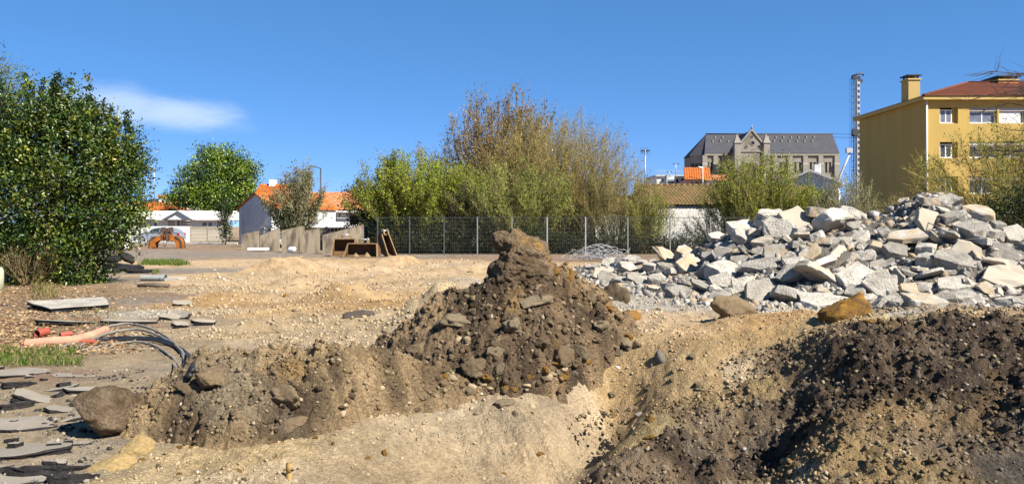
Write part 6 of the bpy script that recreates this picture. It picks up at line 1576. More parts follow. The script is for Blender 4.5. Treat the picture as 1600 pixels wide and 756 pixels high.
# ------------------------------------------------------------------ clods, boulders and stones
CLOD = [rock(ICO4, 0.55, 1.8, 500 + i, (1, 0.85, 0.75), 7) for i in range(8)]
CLOD_ME = []
for i, (V, F) in enumerate(CLOD):
    V = V * (1 + 0.24 * fbm3(V * 4.0, 4, 40 + i, 0.7))[:, None]
    CLOD_ME.append(np_mesh('earth_clod', V, F))
STN = [rock(ICO2, 0.40, 1.5, 520 + i, (1, 0.8, 0.65), 8) for i in range(8)]
STN_ME = [np_mesh('stone', V, F) for V, F in STN]
def withmat(lst, m_):
    r = []
    for me in lst: c = me.copy(); c.materials.clear(); c.materials.append(m_); r.append(c)
    return r
CL = {'b': withmat(CLOD_ME, M_clod), 'g': withmat(CLOD_ME, M_clod_grey), 'o': withmat(CLOD_ME, M_clod_orange), 'y': withmat(CLOD_ME, M_clod_yellow)}
SP = withmat(STN_ME, M_pebble)

# the leaning lump on top of the mound: one displaced body with overhanging ledges
V, F = ico(6)
best = np.zeros(len(V))
for c_, r_ in (((-0.06, 0, 0.15), 0.20), ((-0.17, -0.02, 0.19), 0.13), ((0.12, 0.02, 0.05), 0.22), ((0.20, 0, -0.10), 0.20), ((0.0, 0, -0.22), 0.34), ((-0.20, -0.04, -0.13), 0.15), ((0.02, -0.05, 0.0), 0.22)):
    c_ = np.array(c_); bq = V @ c_; disc = bq * bq - (c_ @ c_ - r_ * r_)
    best = np.maximum(best, np.where(disc > 0, bq + np.sqrt(np.maximum(disc, 0)), 0))
VV = V * best[:, None]
VV = VV * (1 + 0.24 * fbm3(VV * 6 + 4, 4, 611, 0.62) + 0.11 * fbm3(VV * 19, 4, 617, 0.65))[:, None]
VV[:, :2] *= (1 - 0.07 * np.exp(-((VV[:, 2:3] - 0.06 + 0.25 * VV[:, :1]) / 0.025) ** 2) - 0.06 * np.exp(-((VV[:, 2:3] + 0.06 + 0.2 * VV[:, :1]) / 0.03) ** 2))
cb = fbm3(VV * 5, 3, 640); cc = np.array([0.20, 0.148, 0.098]) + np.clip(cb - 0.08, 0, 1)[:, None] * np.array([0.28, 0.12, -0.05]) - np.clip(-cb - 0.02, 0, 1)[:, None] * np.array([0.2, 0.155, 0.11])
lump = link_mesh('soil_lump', np_mesh('soil_lump', VV, F, np.clip(cc * (1 + 0.25 * fbm3(VV * 14, 2, 641))[:, None], 0.03, 0.5), True), M_earth, None, P(812, 404, 8.65)); lump.scale = (1.0, 1.0, 0.92)
tag(lump, 'leaning lump of brown soil balanced on top of the tall mound', 'soil lump')

def clod(px, py, wpx, kind, label, asp=(1, 1, 0.8), sink=0.25, name='earth_clod', cat='clod', group=None, rz=None, y0=3.2, mesh=None):
    h = on(px, py, y0); s = wpx / FPX * h[1] / 2.0
    me = mesh or CL[kind][int(rng.integers(0, 8))]
    return put(me, name, (h[0], h[1] + 0.15 * s, h[2] + s * asp[2] * (0.5 - sink) * 0.12), (rng.normal() * 0.15, rng.normal() * 0.15, rng.uniform(0, 6.28) if rz is None else rz), (s * asp[0], s * asp[1], s * asp[2]), label, cat, group)
G1 = 'large clods on the tall earth mound'
for a in [(890, 440, 34, 'o', 'upright slab of ochre clay on the right of the mound top', (0.7, 0.6, 1.7)), (965, 470, 60, 'b', 'big brown clod on the right shoulder of the mound', (0.9, 0.8, 1.3)), (988, 500, 40, 'o', 'ochre sided clod at the right end of the mound', (0.7, 0.8, 1.5)),
          (800, 515, 50, 'g', 'rounded grey clod in the middle of the mound face', (1, 0.9, 1.0)), (835, 478, 56, 'g', 'smooth grey clay lump below the mound top', (1.1, 0.8, 0.7)), (715, 505, 80, 'g', 'cracked grey clay plate on the left of the mound', (1.1, 0.8, 0.6)), (775, 555, 40, 'g', 'grey rounded clod in the lower middle of the mound', (0.8, 0.8, 1.1)),
          (742, 585, 52, 'b', 'brown round clod at the left foot of the mound', (1, 0.9, 0.9)), (880, 565, 44, 'b', 'tall brown clod at the right foot of the mound', (0.8, 0.8, 1.4)), (905, 555, 40, 'g', 'pale brown clod next to the tall one at the mound foot', (0.9, 0.8, 1.3)), (840, 545, 46, 'b', 'dark brown clod in the lower right of the mound', (1.1, 0.9, 0.8)),
          (780, 585, 34, 'g', 'small greenish clod at the foot of the mound', (0.8, 0.8, 1.3)), (655, 545, 46, 'b', 'reddish brown clod left of the mound', (1, 0.9, 0.8)), (940, 515, 44, 'g', 'rounded buff clod right of the mound face', (1.1, 0.9, 0.8)), (975, 540, 44, 'g', 'buff clod at the far right foot of the mound', (1.1, 0.9, 0.7)),
          (735, 460, 46, 'b', 'dark clod on the left shoulder of the mound', (1.2, 0.9, 0.7)), (775, 440, 40, 'b', 'dark clod under the leaning lump', (1, 0.9, 0.9)), (860, 430, 40, 'o', 'orange-brown clod right of the leaning lump', (1, 0.9, 0.8)), (925, 470, 40, 'b', 'dark crumbly clod between ochre slab and right shoulder', (1, 0.9, 0.8)),
          (790, 612, 30, 'o', 'ochre stone below the mound foot', (0.7, 0.7, 1.3)), (850, 585, 26, 'o', 'small yellowish clod at the mound foot', (1, 0.8, 1))]:
    clod(a[0], a[1], a[2] * 0.82, a[3], a[4], a[5], group=G1)
# boulder on the left and others
V, F = rock(ICO4, 0.22, 1.1, 705, (1, 0.8, 0.72), 5); V, F = rock(ico(5), 0.30, 1.2, 705, (1, 0.8, 0.72), 6); V = V * (1 + 0.10 * fbm3(V * 5, 5, 9, 0.65))[:, None]
cb = fbm3(V * 3, 3, 712); cc = np.array([0.20, 0.145, 0.095]) + np.clip(cb, 0, 1)[:, None] * np.array([0.16, 0.13, 0.095]) - np.clip(-cb, 0, 1)[:, None] * np.array([0.13, 0.11, 0.09])
h = P(167, 648, 6.05); bd = link_mesh('boulder', np_mesh('boulder', V * 0.305, F, cc * 0.82 * (1 + 0.3 * fbm3(V * 9, 3, 77))[:, None], True), M_earth, None, (h[0], h[1], 0.15)); bd.scale = (1, 1, 0.88); bd.rotation_euler = (0.1, 0.05, 0.4); tag(bd, 'large rounded earth-caked boulder at the front left', 'boulder')
clod(300, 612, 44, 'b', 'dark clod at the left end of the low mound', (1.1, 0.9, 0.9)); clod(335, 600, 60, 'b', 'broad dark clod on the left of the low mound', (1.2, 0.9, 0.8))
clod(440, 625, 70, 'b', 'dark wet clod in the middle of the low mound', (1.2, 0.8, 0.7)); clod(455, 668, 46, 'b', 'dark lump at the foot of the low mound', (1.2, 0.9, 0.6))
clod(212, 706, 62, 'y', 'bright yellow clay lump on the front left gravel', (1.1, 0.9, 1.0)); clod(172, 733, 70, 'y', 'flat yellow clay lump at the bottom left', (1.3, 0.9, 0.7))
clod(1326, 497, 84, 'o', 'large ochre clay lump before the rubble heap', (1.15, 0.8, 1.25)); clod(1366, 506, 34, 'o', 'small ochre clay piece right of the large ochre lump', (1.1, 0.9, 0.6)); clod(1150, 493, 62, 'b', 'brown hump of earth with a shaded left side behind the trench', (1.2, 0.8, 1.0))
clod(1034, 562, 34, 'g', 'tall grey stone set in the sandy slope', (0.75, 0.7, 1.3), mesh=withmat([STN_ME[2]], M_conc)[0], name='stone', cat='stone')
clod(786, 634, 32, 'g', 'round crusted clod perched on the pale cut slope', (1.1, 0.9, 0.9)); clod(804, 648, 18, 'g', 'small clod below the crusted clod', (1.1, 0.9, 0.8))
clod(965, 580, 12, 'g', 'white stone at the right foot of the mound', (0.9, 0.8, 1.3), mesh=withmat([STN_ME[1]], M_white)[0], name='stone', cat='stone')
clod(1000, 648, 18, 'g', 'white stone on the bank right of the trench', (1, 0.9, 0.9), mesh=withmat([STN_ME[4]], M_conc)[0], name='stone', cat='stone')
clod(1018, 658, 22, 'o', 'ochre stone next to the white one on the trench bank', (1, 0.9, 0.9)); clod(1312, 603, 22, 'g', 'pale pebble on the dark soil bank', (1, 0.9, 0.7), mesh=withmat([STN_ME[5]], M_conc)[0], name='stone', cat='stone')
clod(600, 708, 14, 'o', 'small orange stone on the grey slope', (0.8, 0.8, 1.4)); clod(557, 496, 40, 'b', 'black lump standing in for a dark hole in the sand', (1.2, 0.8, 0.8), mesh=withmat([CLOD_ME[3]], M_twig_dark)[0])  # the black clod is added in place of a dark hole

# stones large enough to see singly: spread by area over zones, biggest first
def scatter(n, pxr, pyr, wr, zone, kinds, spot, cat='stone', name='stone'):
    c = 0
    word = {'p': 'pale pebble', 'b': 'brown crumb', 'g': 'grey-brown clod', 'o': 'ochre lump'}
    for _ in range(n * 3):
        if c >= n: break
        px = rng.uniform(*pxr); py = rng.uniform(*pyr)
        if not zone(px, py): continue
        k = kinds[int(rng.integers(0, len(kinds)))]; w_ = rng.uniform(*wr)
        me = SP[int(rng.integers(0, 8))] if k == 'p' else CL[k][int(rng.integers(0, 8))]
        u = (px - pxr[0]) / (pxr[1] - pxr[0]); v = (py - pyr[0]) / (pyr[1] - pyr[0])
        side = ['far left', 'left of centre', 'centre', 'right of centre', 'far right'][min(int(u * 5), 4)]
        lb = '%s%s, %s, %s part of %s' % ('larger ' if w_ > (wr[0] + wr[1]) / 2 else 'small ', word[k], side, 'upper' if v < 0.5 else 'lower', spot)
        clod(px, py, w_, 'b', lb, (1, rng.uniform(0.8, 1), rng.uniform(0.7, 1.0)), 0.2, name, cat, lb, mesh=me); c += 1
inm1 = lambda px, py: np.interp(px, [620, 700, 775, 850, 930, 1000], [560, 490, 440, 440, 455, 530]) < py < np.interp(px, [620, 700, 760, 830, 900, 1000], [590, 605, 612, 602, 585, 545])
inm2 = lambda px, py: np.interp(px, [215, 300, 390, 600], [640, 580, 552, 565]) < py < np.interp(px, [215, 420, 560, 640], [680, 688, 650, 625])
scatter(46, (630, 1000), (450, 612), (9, 24), inm1, 'bbgpo', 'the tall mound')
scatter(40, (690, 900), (565, 615), (10, 24), lambda x, y: y > np.interp(x, [690, 760, 900], [575, 585, 560]), 'pbogp', 'the stones below the mound')
scatter(46, (215, 640), (560, 690), (8, 20), inm2, 'bbgpp', 'the low mound')
scatter(30, (0, 170), (590, 752), (6, 15), lambda x, y: True, 'pppg', 'the broken asphalt')
scatter(32, (180, 460), (690, 752), (8, 20), lambda x, y: True, 'ppoog', 'the yellowish gravel')
scatter(30, (470, 900), (620, 752), (7, 15), lambda x, y: True, 'pppgo', 'the grey cut slope')
scatter(40, (940, 1250), (530, 700), (8, 18), lambda x, y: True, 'ppogb', 'the gravelly bank')
scatter(90, (1050, 1598), (520, 750), (9, 24), lambda x, y: y > np.interp(x, [1050, 1250, 1300, 1600], [690, 600, 545, 505]), 'bbbbp', 'the dark bank', 'clod', 'earth_clod')
scatter(32, (300, 760), (420, 560), (7, 15), lambda x, y: not inm1(x, y), 'ppgpo', 'the torn-up sand')

# crumbs of soil covering the mounds and the banks, uncountable
CRB = [rock(ICO1, 0.6, 2.0, 860 + i, (1, 0.85, 0.75), 6) for i in range(4)] + [octa(880 + i, (1, 0.85, 0.75)) for i in range(6)]
def crumbs(n, x0, x1, y0, y1, mask, colf, r0, r1, pw, label):
    hx = rng.uniform(x0, x1, n); hy = rng.uniform(y0, y1, n)
    k = mask(hx, hy) & (rng.random(n) < np.clip(0.8 + 0.9 * fbm(hx * 2.6, hy * 2.6, 3, 271), 0.25, 1)); hx, hy = hx[k], hy[k]; m = len(hx)
    sz = r0 + (r1 - r0) * rng.random(m) ** pw
    c = np.clip(colf(hx, hy) * (0.7 + 0.6 * rng.random(m))[:, None], 0.012, 0.6)
    pale = rng.random(m) < 0.13; c[pale] = c[pale] * 0.35 + np.array([0.36, 0.285, 0.175]) * 0.65
    o = merged('soil_crumbs', CRB, np.stack([hx, hy, top_detail(hx, hy) + sz * 0.12], 1), sz * rng.uniform(0.8, 1.2, m), c, M_earth, None, rng); tag(o, label, 'soil crumbs', kind='stuff')
mc1 = mcol(101, M1D, (0.285, 0.205, 0.126)); mc2 = mcol(131, M2D, (0.32, 0.235, 0.14))
crumbs(13000, -2.0, 2.0, 7.1, 9.4, lambda x, y: m1_smooth(x, y) > np.maximum(base(x, y), m2_smooth(x, y)) - 0.02, lambda x, y: mc1(x, y, 0), 0.005, 0.050, 6.0, 'loose crumbs of brown soil over the tall mound')
crumbs(13000, -3.8, 0.0, 5.4, 7.6, lambda x, y: m2_smooth(x, y) > np.maximum(base(x, y), m1_smooth(x, y)) - 0.02, lambda x, y: mc2(x, y, 0), 0.005, 0.042, 6.0, 'loose crumbs of brown soil over the low mound')
crumbs(30000, 0.9, 5.2, 4.7, 8.3, lambda x, y: (zones(x, y)[1] > 0.035) & (rng.random(len(x)) < 0.85), lambda x, y: soilmix(x, y, *zones(x, y)[:2]), 0.005, 0.036, 5.0, 'loose crumbs of dark soil over the right bank')
# fine stones and grit, uncountable: density thins with distance
n = 52000
Yq = np.exp(rng.uniform(math.log(4.6), math.log(24), n)); tx = rng.uniform(-0.72, 0.72, n); hx = tx * Yq
c3, am, _ = zones(hx, Yq)
zq = top_detail(hx, Yq); on_m = np.maximum(m1_smooth(hx, Yq), m2_smooth(hx, Yq)) > base(hx, Yq)
keep = rng.random(n) < np.clip(np.where(on_m, 1.0, 0.10 + am * 17), 0, 1)
sz = (0.0045 + 0.020 * rng.random(n) ** 4) * np.clip(Yq / 7, 0.8, 2.2) * np.where(on_m | (am > 0.04), 1.45, np.where(am > 0.02, 1.1, 0.75))
mixc = palette(n, [(0.33, 0.275, 0.20), (0.24, 0.19, 0.135), (0.37, 0.28, 0.155), (0.44, 0.41, 0.36)], [0.4, 0.28, 0.2, 0.12], 0.15, rng)
basec = np.where(on_m[:, None], np.array([0.165, 0.122, 0.08]), c3)
pal_ = rng.random(n)[:, None]; mw = np.where(pal_ < 0.13, 0.75, 0.18)
col = np.clip((basec * (1 - mw) + mixc * mw) * (0.78 + 0.4 * rng.random(n))[:, None], 0.015, 0.7)
PB = [octa(800 + i) for i in range(8)]
o = merged('gravel', PB, np.stack([hx, Yq, zq + sz * 0.15], 1)[keep], sz[keep], col[keep], M_stone, None, rng); tag(o, 'grit and small stones over the dug ground', 'gravel', kind='stuff')

# coarser stones over the sand further back
n = 9000; Yq = np.exp(rng.uniform(math.log(10.5), math.log(33), n)); hx = Yq * rng.uniform(-0.42, 0.2, n)
zc_, am, _ = zones(hx, Yq); kp = (am > 0.012) & (heap(hx, Yq) < base(hx, Yq)) & (rng.random(n) < np.clip(0.45 + 1.2 * fbm(hx * 0.8, Yq * 0.6, 3, 311), 0.05, 1)) & (np.maximum(m1_smooth(hx, Yq), m2_smooth(hx, Yq)) < base(hx, Yq))
hx, Yq, zc_ = hx[kp], Yq[kp], zc_[kp]; n = len(hx); sz = (0.010 + 0.045 * rng.random(n) ** 3.5) * np.clip(Yq / 15, 0.8, 1.8)
mixc = palette(n, [(0.42, 0.34, 0.23), (0.20, 0.155, 0.105), (0.48, 0.45, 0.39)], [0.5, 0.32, 0.18], 0.15, rng)
o = merged('gravel', PB, np.stack([hx, Yq, base(hx, Yq) + sz * 0.25], 1), sz, np.clip(zc_ * 0.45 + mixc * 0.55, 0.02, 0.7), M_stone, None, rng); tag(o, 'loose stones and crumbs over the sandy middle ground', 'gravel', kind='stuff')

# ------------------------------------------------------------------ broken asphalt at the front left
M_asph = mat('weathered asphalt top', (0.265, 0.236, 0.195), rough=0.95, var=0.14, scale=4, fine=0.16, fscale=70, bump=0.3, bscale=80, bdist=0.004, objrand=0.1, spec=0.08)
M_asphb = mat('broken asphalt edge', (0.028, 0.026, 0.026), rough=0.9, var=0.4, scale=20, bump=1.0, bscale=40, bdist=0.02, fine=0.4, fscale=50, spec=0.08)
def plate(px, py, wx, wy, th, rz, tx, ty, seed, label, m_top=None, m_side=None, name='asphalt_slab', cat='asphalt slab', group='broken asphalt slabs at the front left', n=7, z=0.0):
    rg = np.random.default_rng(seed); h = on(px, py); nn_ = 3 * n
    ang = np.linspace(0, 2 * np.pi, n, endpoint=False) + rg.normal(size=n) * 0.2; r = rg.uniform(0.75, 1.1, n)
    cor = np.stack([np.cos(ang) * r * wx / 2, np.sin(ang) * r * wy / 2], 1); pts = []
    for i in range(n):
        a, b = cor[i], cor[(i + 1) % n]
        for q in (0, 0.33, 0.67): pts.append(a + (b - a) * q + rg.normal(size=2) * 0.012 * max(wx, wy) * (q > 0))
    pts = np.array(pts); N_ = len(pts); vs = []; fs = []
    lay = [(1.0, th, 0), (1.02, th * 0.72, 1), (0.96, th * 0.4, 1), (1.0, 0, 1)]
    for s, zz, j in lay:
        for p in pts:
            f_ = s + (rg.normal() * 0.02 if j else 0); vs.append((p[0] * f_, p[1] * f_, zz + rg.normal() * th * (0.04 if not j else 0.08)))
    mb = MB(); k = len(lay)
    vs.append((0, 0, th)); vs.append((0, 0, 0))
    mb.v = [tuple(v) for v in vs]
    for i in range(N_):
        j = (i + 1) % N_
        mb.f.append([i, j, k * N_]); mb.mi.append(0); mb.sm.append(False)
        for l in range(k - 1): mb.f.append([l * N_ + i, (l + 1) * N_ + i, (l + 1) * N_ + j, l * N_ + j]); mb.mi.append(1); mb.sm.append(False)
        mb.f.append([(k - 1) * N_ + j, (k - 1) * N_ + i, k * N_ + 1]); mb.mi.append(1); mb.sm.append(False)
    o = mb.build(name, [m_top or M_asph, m_side or M_asphb], None, (h[0], h[1], h[2] + z)); o.rotation_euler = (tx, ty, rz)
    return tag(o, label, cat, group)
for i, a in enumerate([(92, 606, 0.36, 0.34, 0.05, 0.2, 0.10, -0.12, 'grey asphalt slab with a clean top behind the boulder, left'), (160, 607, 0.62, 0.42, 0.05, 0.5, 0.12, 0.10, 'broad grey asphalt slab directly behind the boulder'), (38, 583, 0.55, 0.5, 0.07, 0.1, 0.05, 0.05, 'long asphalt slab edge below the grass'), (125, 585, 0.7, 0.28, 0.05, -0.1, 0.0, 0.0, 'thin mossy asphalt strip below the grass, right'),
        (55, 626, 0.45, 0.26, 0.08, -0.5, 0.25, 0.2, 'tilted asphalt slab with a black broken edge'), (20, 636, 0.36, 0.26, 0.07, 0.3, 0.2, -0.1, 'tilted asphalt slab at the left edge'), (95, 641, 0.3, 0.2, 0.07, 0.1, 0.2, 0.15, 'small asphalt slab left of the boulder'), (40, 663, 0.75, 0.5, 0.07, 0.1, 0.04, 0.05, 'large flat asphalt slab at the left edge'),
        (118, 655, 0.24, 0.2, 0.07, 0.9, 0.3, -0.1, 'black edged asphalt lump touching the boulder'), (30, 603, 0.3, 0.24, 0.07, 0.7, 0.3, 0.1, 'dark asphalt piece upturned under the grass'), (30, 706, 0.62, 0.34, 0.07, 0.05, 0.06, -0.06, 'cracked asphalt slab at the lower left edge'), (110, 690, 0.4, 0.25, 0.05, 0.2, 0.12, 0.05, 'crumbling asphalt slab below the boulder'),
        (70, 738, 0.46, 0.22, 0.08, 0.30, 0.35, 0.06, 'upturned asphalt slab with a wide black broken face at the bottom left'), (110, 752, 0.34, 0.15, 0.08, 0.45, 0.4, 0.1, 'second upturned slab with black face at the bottom left'), (5, 752, 0.5, 0.3, 0.06, 0.0, 0.05, 0, 'asphalt slab in the bottom left corner'), (-30, 620, 0.5, 0.4, 0.07, 0.2, 0.1, 0.1, 'asphalt slab cut by the left frame edge')]):
    up = 'upturned' in a[8] or 'tilted' in a[8]
    plate(a[0], a[1], a[2] * 1.12, a[3] * 1.3, a[4] * 0.75, a[5], -abs(a[6]) * (0.8 if up else 0.4) - 0.02, a[7], 900 + i, a[8], z=-0.02 if up else -0.035)
# other plates further back
plate(112, 481, 1.75, 2.2, 0.06, 0.1, 0.015, 0.03, 930, 'large pale concrete slab lying on the litter left of the cables', M_conc, M_asphb, 'concrete_slab', 'slab', None, 4, 0.05)  # near-black side stands in for the shadow beneath the raised edge
plate(105, 507, 1.0, 0.5, 0.04, 0.1, -0.1, 0.06, 931, 'dark thin asphalt plate above the red pipes', M_asph, M_asphb, 'asphalt_slab', 'asphalt slab', None, 6, 0.02)
plate(195, 507, 0.9, 0.2, 0.05, 0.25, 0.1, 0.06, 932, 'narrow dark asphalt plate behind the cables', M_asph, M_asphb, 'asphalt_slab', 'asphalt slab', None, 6, 0.02)
for i, (px, py, w_, th, tx, ty, rz) in enumerate(((203, 425, 1.0, 0.14, 0.2, -0.1, 0.2), (185, 424, 0.9, 0.14, 0.1, 0.1, 0.6), (197, 416, 0.7, 0.14, 0.6, 0.5, 0.3), (178, 418, 0.7, 0.14, 0.5, -0.2, 1.0), (215, 427, 0.8, 0.10, 0.1, 0.05, 0.0), (232, 426, 0.6, 0.10, 0.0, 0.1, 0.3), (170, 427, 0.8, 0.12, 0.2, 0.1, 0.2))):
    plate(px, py, w_, w_ * 0.6, th, rz, tx, ty, 940 + i, ['dark asphalt slab at the front of the small pile by the holly', 'dark asphalt slab at the middle of the small pile by the holly', 'pointed dark asphalt slab on top of the small pile', 'steep dark asphalt slab at the left of the small pile', 'thin asphalt slab at the right foot of the small pile', 'outlying thin asphalt slab right of the small pile', 'dark asphalt slab half under the holly'][i], M_asphb, M_asphb, group='dark asphalt slabs piled by the holly', z=[0.05, 0.12, 0.30, 0.25, 0.02, 0, 0.03][i])
rg0 = np.random.default_rng(990)
for i in range(26):                                # fragments broken off the slabs
    px = rg0.uniform(-10, 250); py = rg0.uniform(578, 754)
    if 100 < px < 235 and 600 < py < 690: continue
    if px > 160 and py > 690: continue
    w_ = rg0.uniform(0.07, 0.20)
    zone_ = ('upper' if py < 640 else ('middle' if py < 700 else 'lower')) + (' left' if px < 60 else (' middle' if px < 130 else ' right'))
    lb = '%s broken asphalt fragment in the %s part of the ripped up corner' % ('small' if w_ < 0.12 else 'fist sized', zone_)
    plate(px, py, w_, w_ * rg0.uniform(0.5, 0.9), rg0.uniform(0.03, 0.06), rg0.uniform(-0.8, 0.8), -rg0.uniform(0, 0.22), rg0.normal() * 0.15, 1000 + i, lb, M_asph, M_asphb, 'asphalt_fragment', 'asphalt piece', lb, 4, -0.012)
nfr = 1500; px = rg0.uniform(-40, 235, nfr); py = 576 + 180 * rg0.random(nfr); kf = (fbm(px / 45, py / 14, 3, 77) > 0.02) & ~((px > 150) & (py > 700)); px, py = px[kf], py[kf]
Yq = CAMZ * FPX / (py - HY); hx = (px - 800) / FPX * Yq; sz = 0.006 + 0.022 * rg0.random(len(px)) ** 2.5
o = merged('asphalt_crumbs', [rock(ICO1, 0.6, 2.0, 870 + i, (1, 0.85, 0.7), 6) for i in range(5)], np.stack([hx, Yq, top_detail(hx, Yq) + sz * 0.2], 1), sz, palette(len(px), [(0.03, 0.028, 0.027), (0.09, 0.08, 0.07), (0.25, 0.22, 0.18)], [0.6, 0.2, 0.2], 0.2, rg0), M_stone, None, rg0); tag(o, 'black asphalt crumbs in the crevices of the broken surfacing', 'asphalt crumbs', kind='stuff')
for i, (px, py, w_, rz, tx) in enumerate(((285, 478, 0.5, 0.3, 0.4), (290, 497, 0.45, -0.9, 0.5), (265, 500, 0.4, 0.9, 0.6), (320, 508, 0.4, 0.4, 0.3), (280, 512, 0.35, 1.2, 0.5))):
    plate(px, py, w_, w_ * 0.45, 0.06, rz, tx, 0.1, 960 + i, 'dark broken asphalt piece at the torn edge of the sand', M_asph, M_asphb, group='asphalt pieces at the torn edge of the sand', z=0.02)
# white crushed strip pieces
RUBW = withmat([np_mesh('stone', V, F) for V, F in RUB], M_conc)
# ------------------------------------------------------------------ pipes and cables
M_pvc = mat('grey pvc', (0.27, 0.29, 0.29), rough=0.6, var=0.12, scale=8)
M_red = mat('red conduit', (0.34, 0.10, 0.075), rough=0.6, var=0.15, scale=8)
M_pinkp = mat('faded red conduit', (0.46, 0.25, 0.185), rough=0.9, spec=0.08, var=0.25, scale=5, col2=(0.42, 0.29, 0.20), c2lo=0.42, c2hi=0.65, c2scale=3)
def hollow(pts, r, m_, name, parent=None, ribs=0, sides=14):
    mb = MB(); rs = [r] * len(pts)
    if ribs:
        P_ = [Vector(p) for p in pts]; out = []; rr_ = []
        seg = len(P_) - 1
        for i in range(ribs * 2 + 1):
            f = i / (ribs * 2) * seg; k = min(int(f), seg - 1); out.append(P_[k].lerp(P_[k + 1], f - k)); rr_.append(r * (1.0 if i % 2 else 0.88))
        pts, rs = out, rr_
    mb.tube(pts, rs, sides, cap=False); mb.tube(list(pts)[::-1], [q * 0.86 for q in rs][::-1], sides, cap=False)
    return mb.build(name, m_, parent)
a = on(240, 439, 10)
pe = empty('drain_pipe', (a[0], a[1], a[2]), -0.06, 'grey plastic drain pipe lying on the yard behind the concrete slab', 'pipe')
hollow([(-0.36, 0, 0.09), (0.26, 0, 0.09)], 0.085, M_pvc, 'barrel', pe); hollow([(0.24, 0, 0.09), (0.36, 0, 0.09)], 0.102, M_pvc, 'socket', pe)
a = on(272, 437, 10); tag(MB().box(-0.28, 0.28, -0.22, 0.22, 0, 0.07).build('concrete_slab', M_conc, None, (a[0], a[1], a[2])), 'pale square slab right of the grey drain pipe', 'slab')
a = on(240, 449, 10); lg = MB().tube([(-0.42, 0, 0.05), (0, 0.02, 0.07), (0.42, -0.02, 0.05)], [0.04, 0.07, 0.05], 8).build('log', M_bark, None, (a[0], a[1], a[2])); tag(lg, 'weathered piece of log in front of the grey drain pipe', 'log')
def px3(px, py, z): 
    h = on(px, py, 6); return (h[0], h[1], h[2] + z)
tag(hollow([px3(40, 541, 0.025), px3(75, 540, 0.05), px3(115, 537, 0.05), px3(140, 531, 0.05), px3(165, 521, 0.05)], 0.068, M_pinkp, 'conduit', ribs=46), 'long faded red corrugated conduit behind the grass', 'conduit')
tag(hollow([px3(58, 529, 0.07), px3(74, 526, 0.08)], 0.062, M_red, 'conduit', ribs=6), 'short open bright red conduit end on the left', 'conduit')
tag(hollow([px3(94, 528, 0.04), px3(112, 526, 0.05)], 0.04, M_red, 'conduit', ribs=6), 'small red conduit stub between the two longer ones', 'conduit')
tag(hollow([px3(128, 539, 0.04), px3(150, 538, 0.04)], 0.032, M_red, 'conduit', ribs=6), 'little red conduit stub under the cables', 'conduit')
M_cab = mat('grey cable', (0.21, 0.19, 0.165), rough=0.8, spec=0.12, var=0.15, scale=9); M_cabb = mat('black cable', (0.022, 0.022, 0.024), rough=0.45, var=0.15)
def spline(pts, k=10):
    pts = [Vector(p) for p in pts]; out = []
    for i in range(len(pts) - 1):
        p0 = pts[max(i - 1, 0)]; p1 = pts[i]; p2 = pts[i + 1]; p3 = pts[min(i + 2, len(pts) - 1)]
        for j in range(k):
            t = j / k; out.append(0.5 * ((2 * p1) + (p2 - p0) * t + (2 * p0 - 5 * p1 + 4 * p2 - p3) * t * t + (3 * p1 - p0 - 3 * p2 + p3) * t ** 3))
    out.append(pts[-1]); return out
CAB = [([(90, 547, .02), (130, 532, .06), (165, 517, .12), (205, 513, .14), (245, 524, .12), (275, 545, .10), (289, 570, .06), (287, 596, 0)], M_cab, 'uppermost grey cable in the looping bundle'),
       ([(112, 550, .02), (145, 533, .06), (175, 524, .10), (215, 521, .12), (252, 532, .10), (282, 552, .08), (292, 575, .04), (289, 598, 0)], M_cab, 'second grey cable in the looping bundle'),
       ([(135, 536, .02), (170, 531, .05), (210, 532, .08), (250, 535, .09), (280, 548, .08), (300, 565, .05), (298, 585, .02), (294, 592, 0)], M_cabb, 'thick black cable with the widest loop'),
       ([(140, 534, .02), (180, 534, .05), (222, 534, .07), (262, 541, .07), (291, 557, .06), (301, 572, .03), (296, 590, 0)], M_cabb, 'second black cable inside the widest loop'),
       ([(115, 551, .02), (160, 543, .03), (205, 537, .05), (235, 541, .06), (262, 556, .05), (281, 576, .03), (284, 598, 0)], M_cab, 'lowest grey cable crossing the sand'),
       ([(150, 532, .02), (195, 533, .04), (230, 536, .02), (250, 552, .01), (270, 570, .01), (284, 590, 0)], M_cab, 'thin cable lying on the sand inside the loop')]
for i, (pts, m_, lb) in enumerate(CAB):
    q = spline([px3(p[0], p[1], p[2] * 0.5) for p in pts])
    for p in q: p.z += rng.normal() * 0.003
    tag(MB().tube(q, [0.019, 0.018, 0.023, 0.02, 0.016, 0.009][i], 7).build('cable', m_), lb, 'cable', 'looping cables at the left')
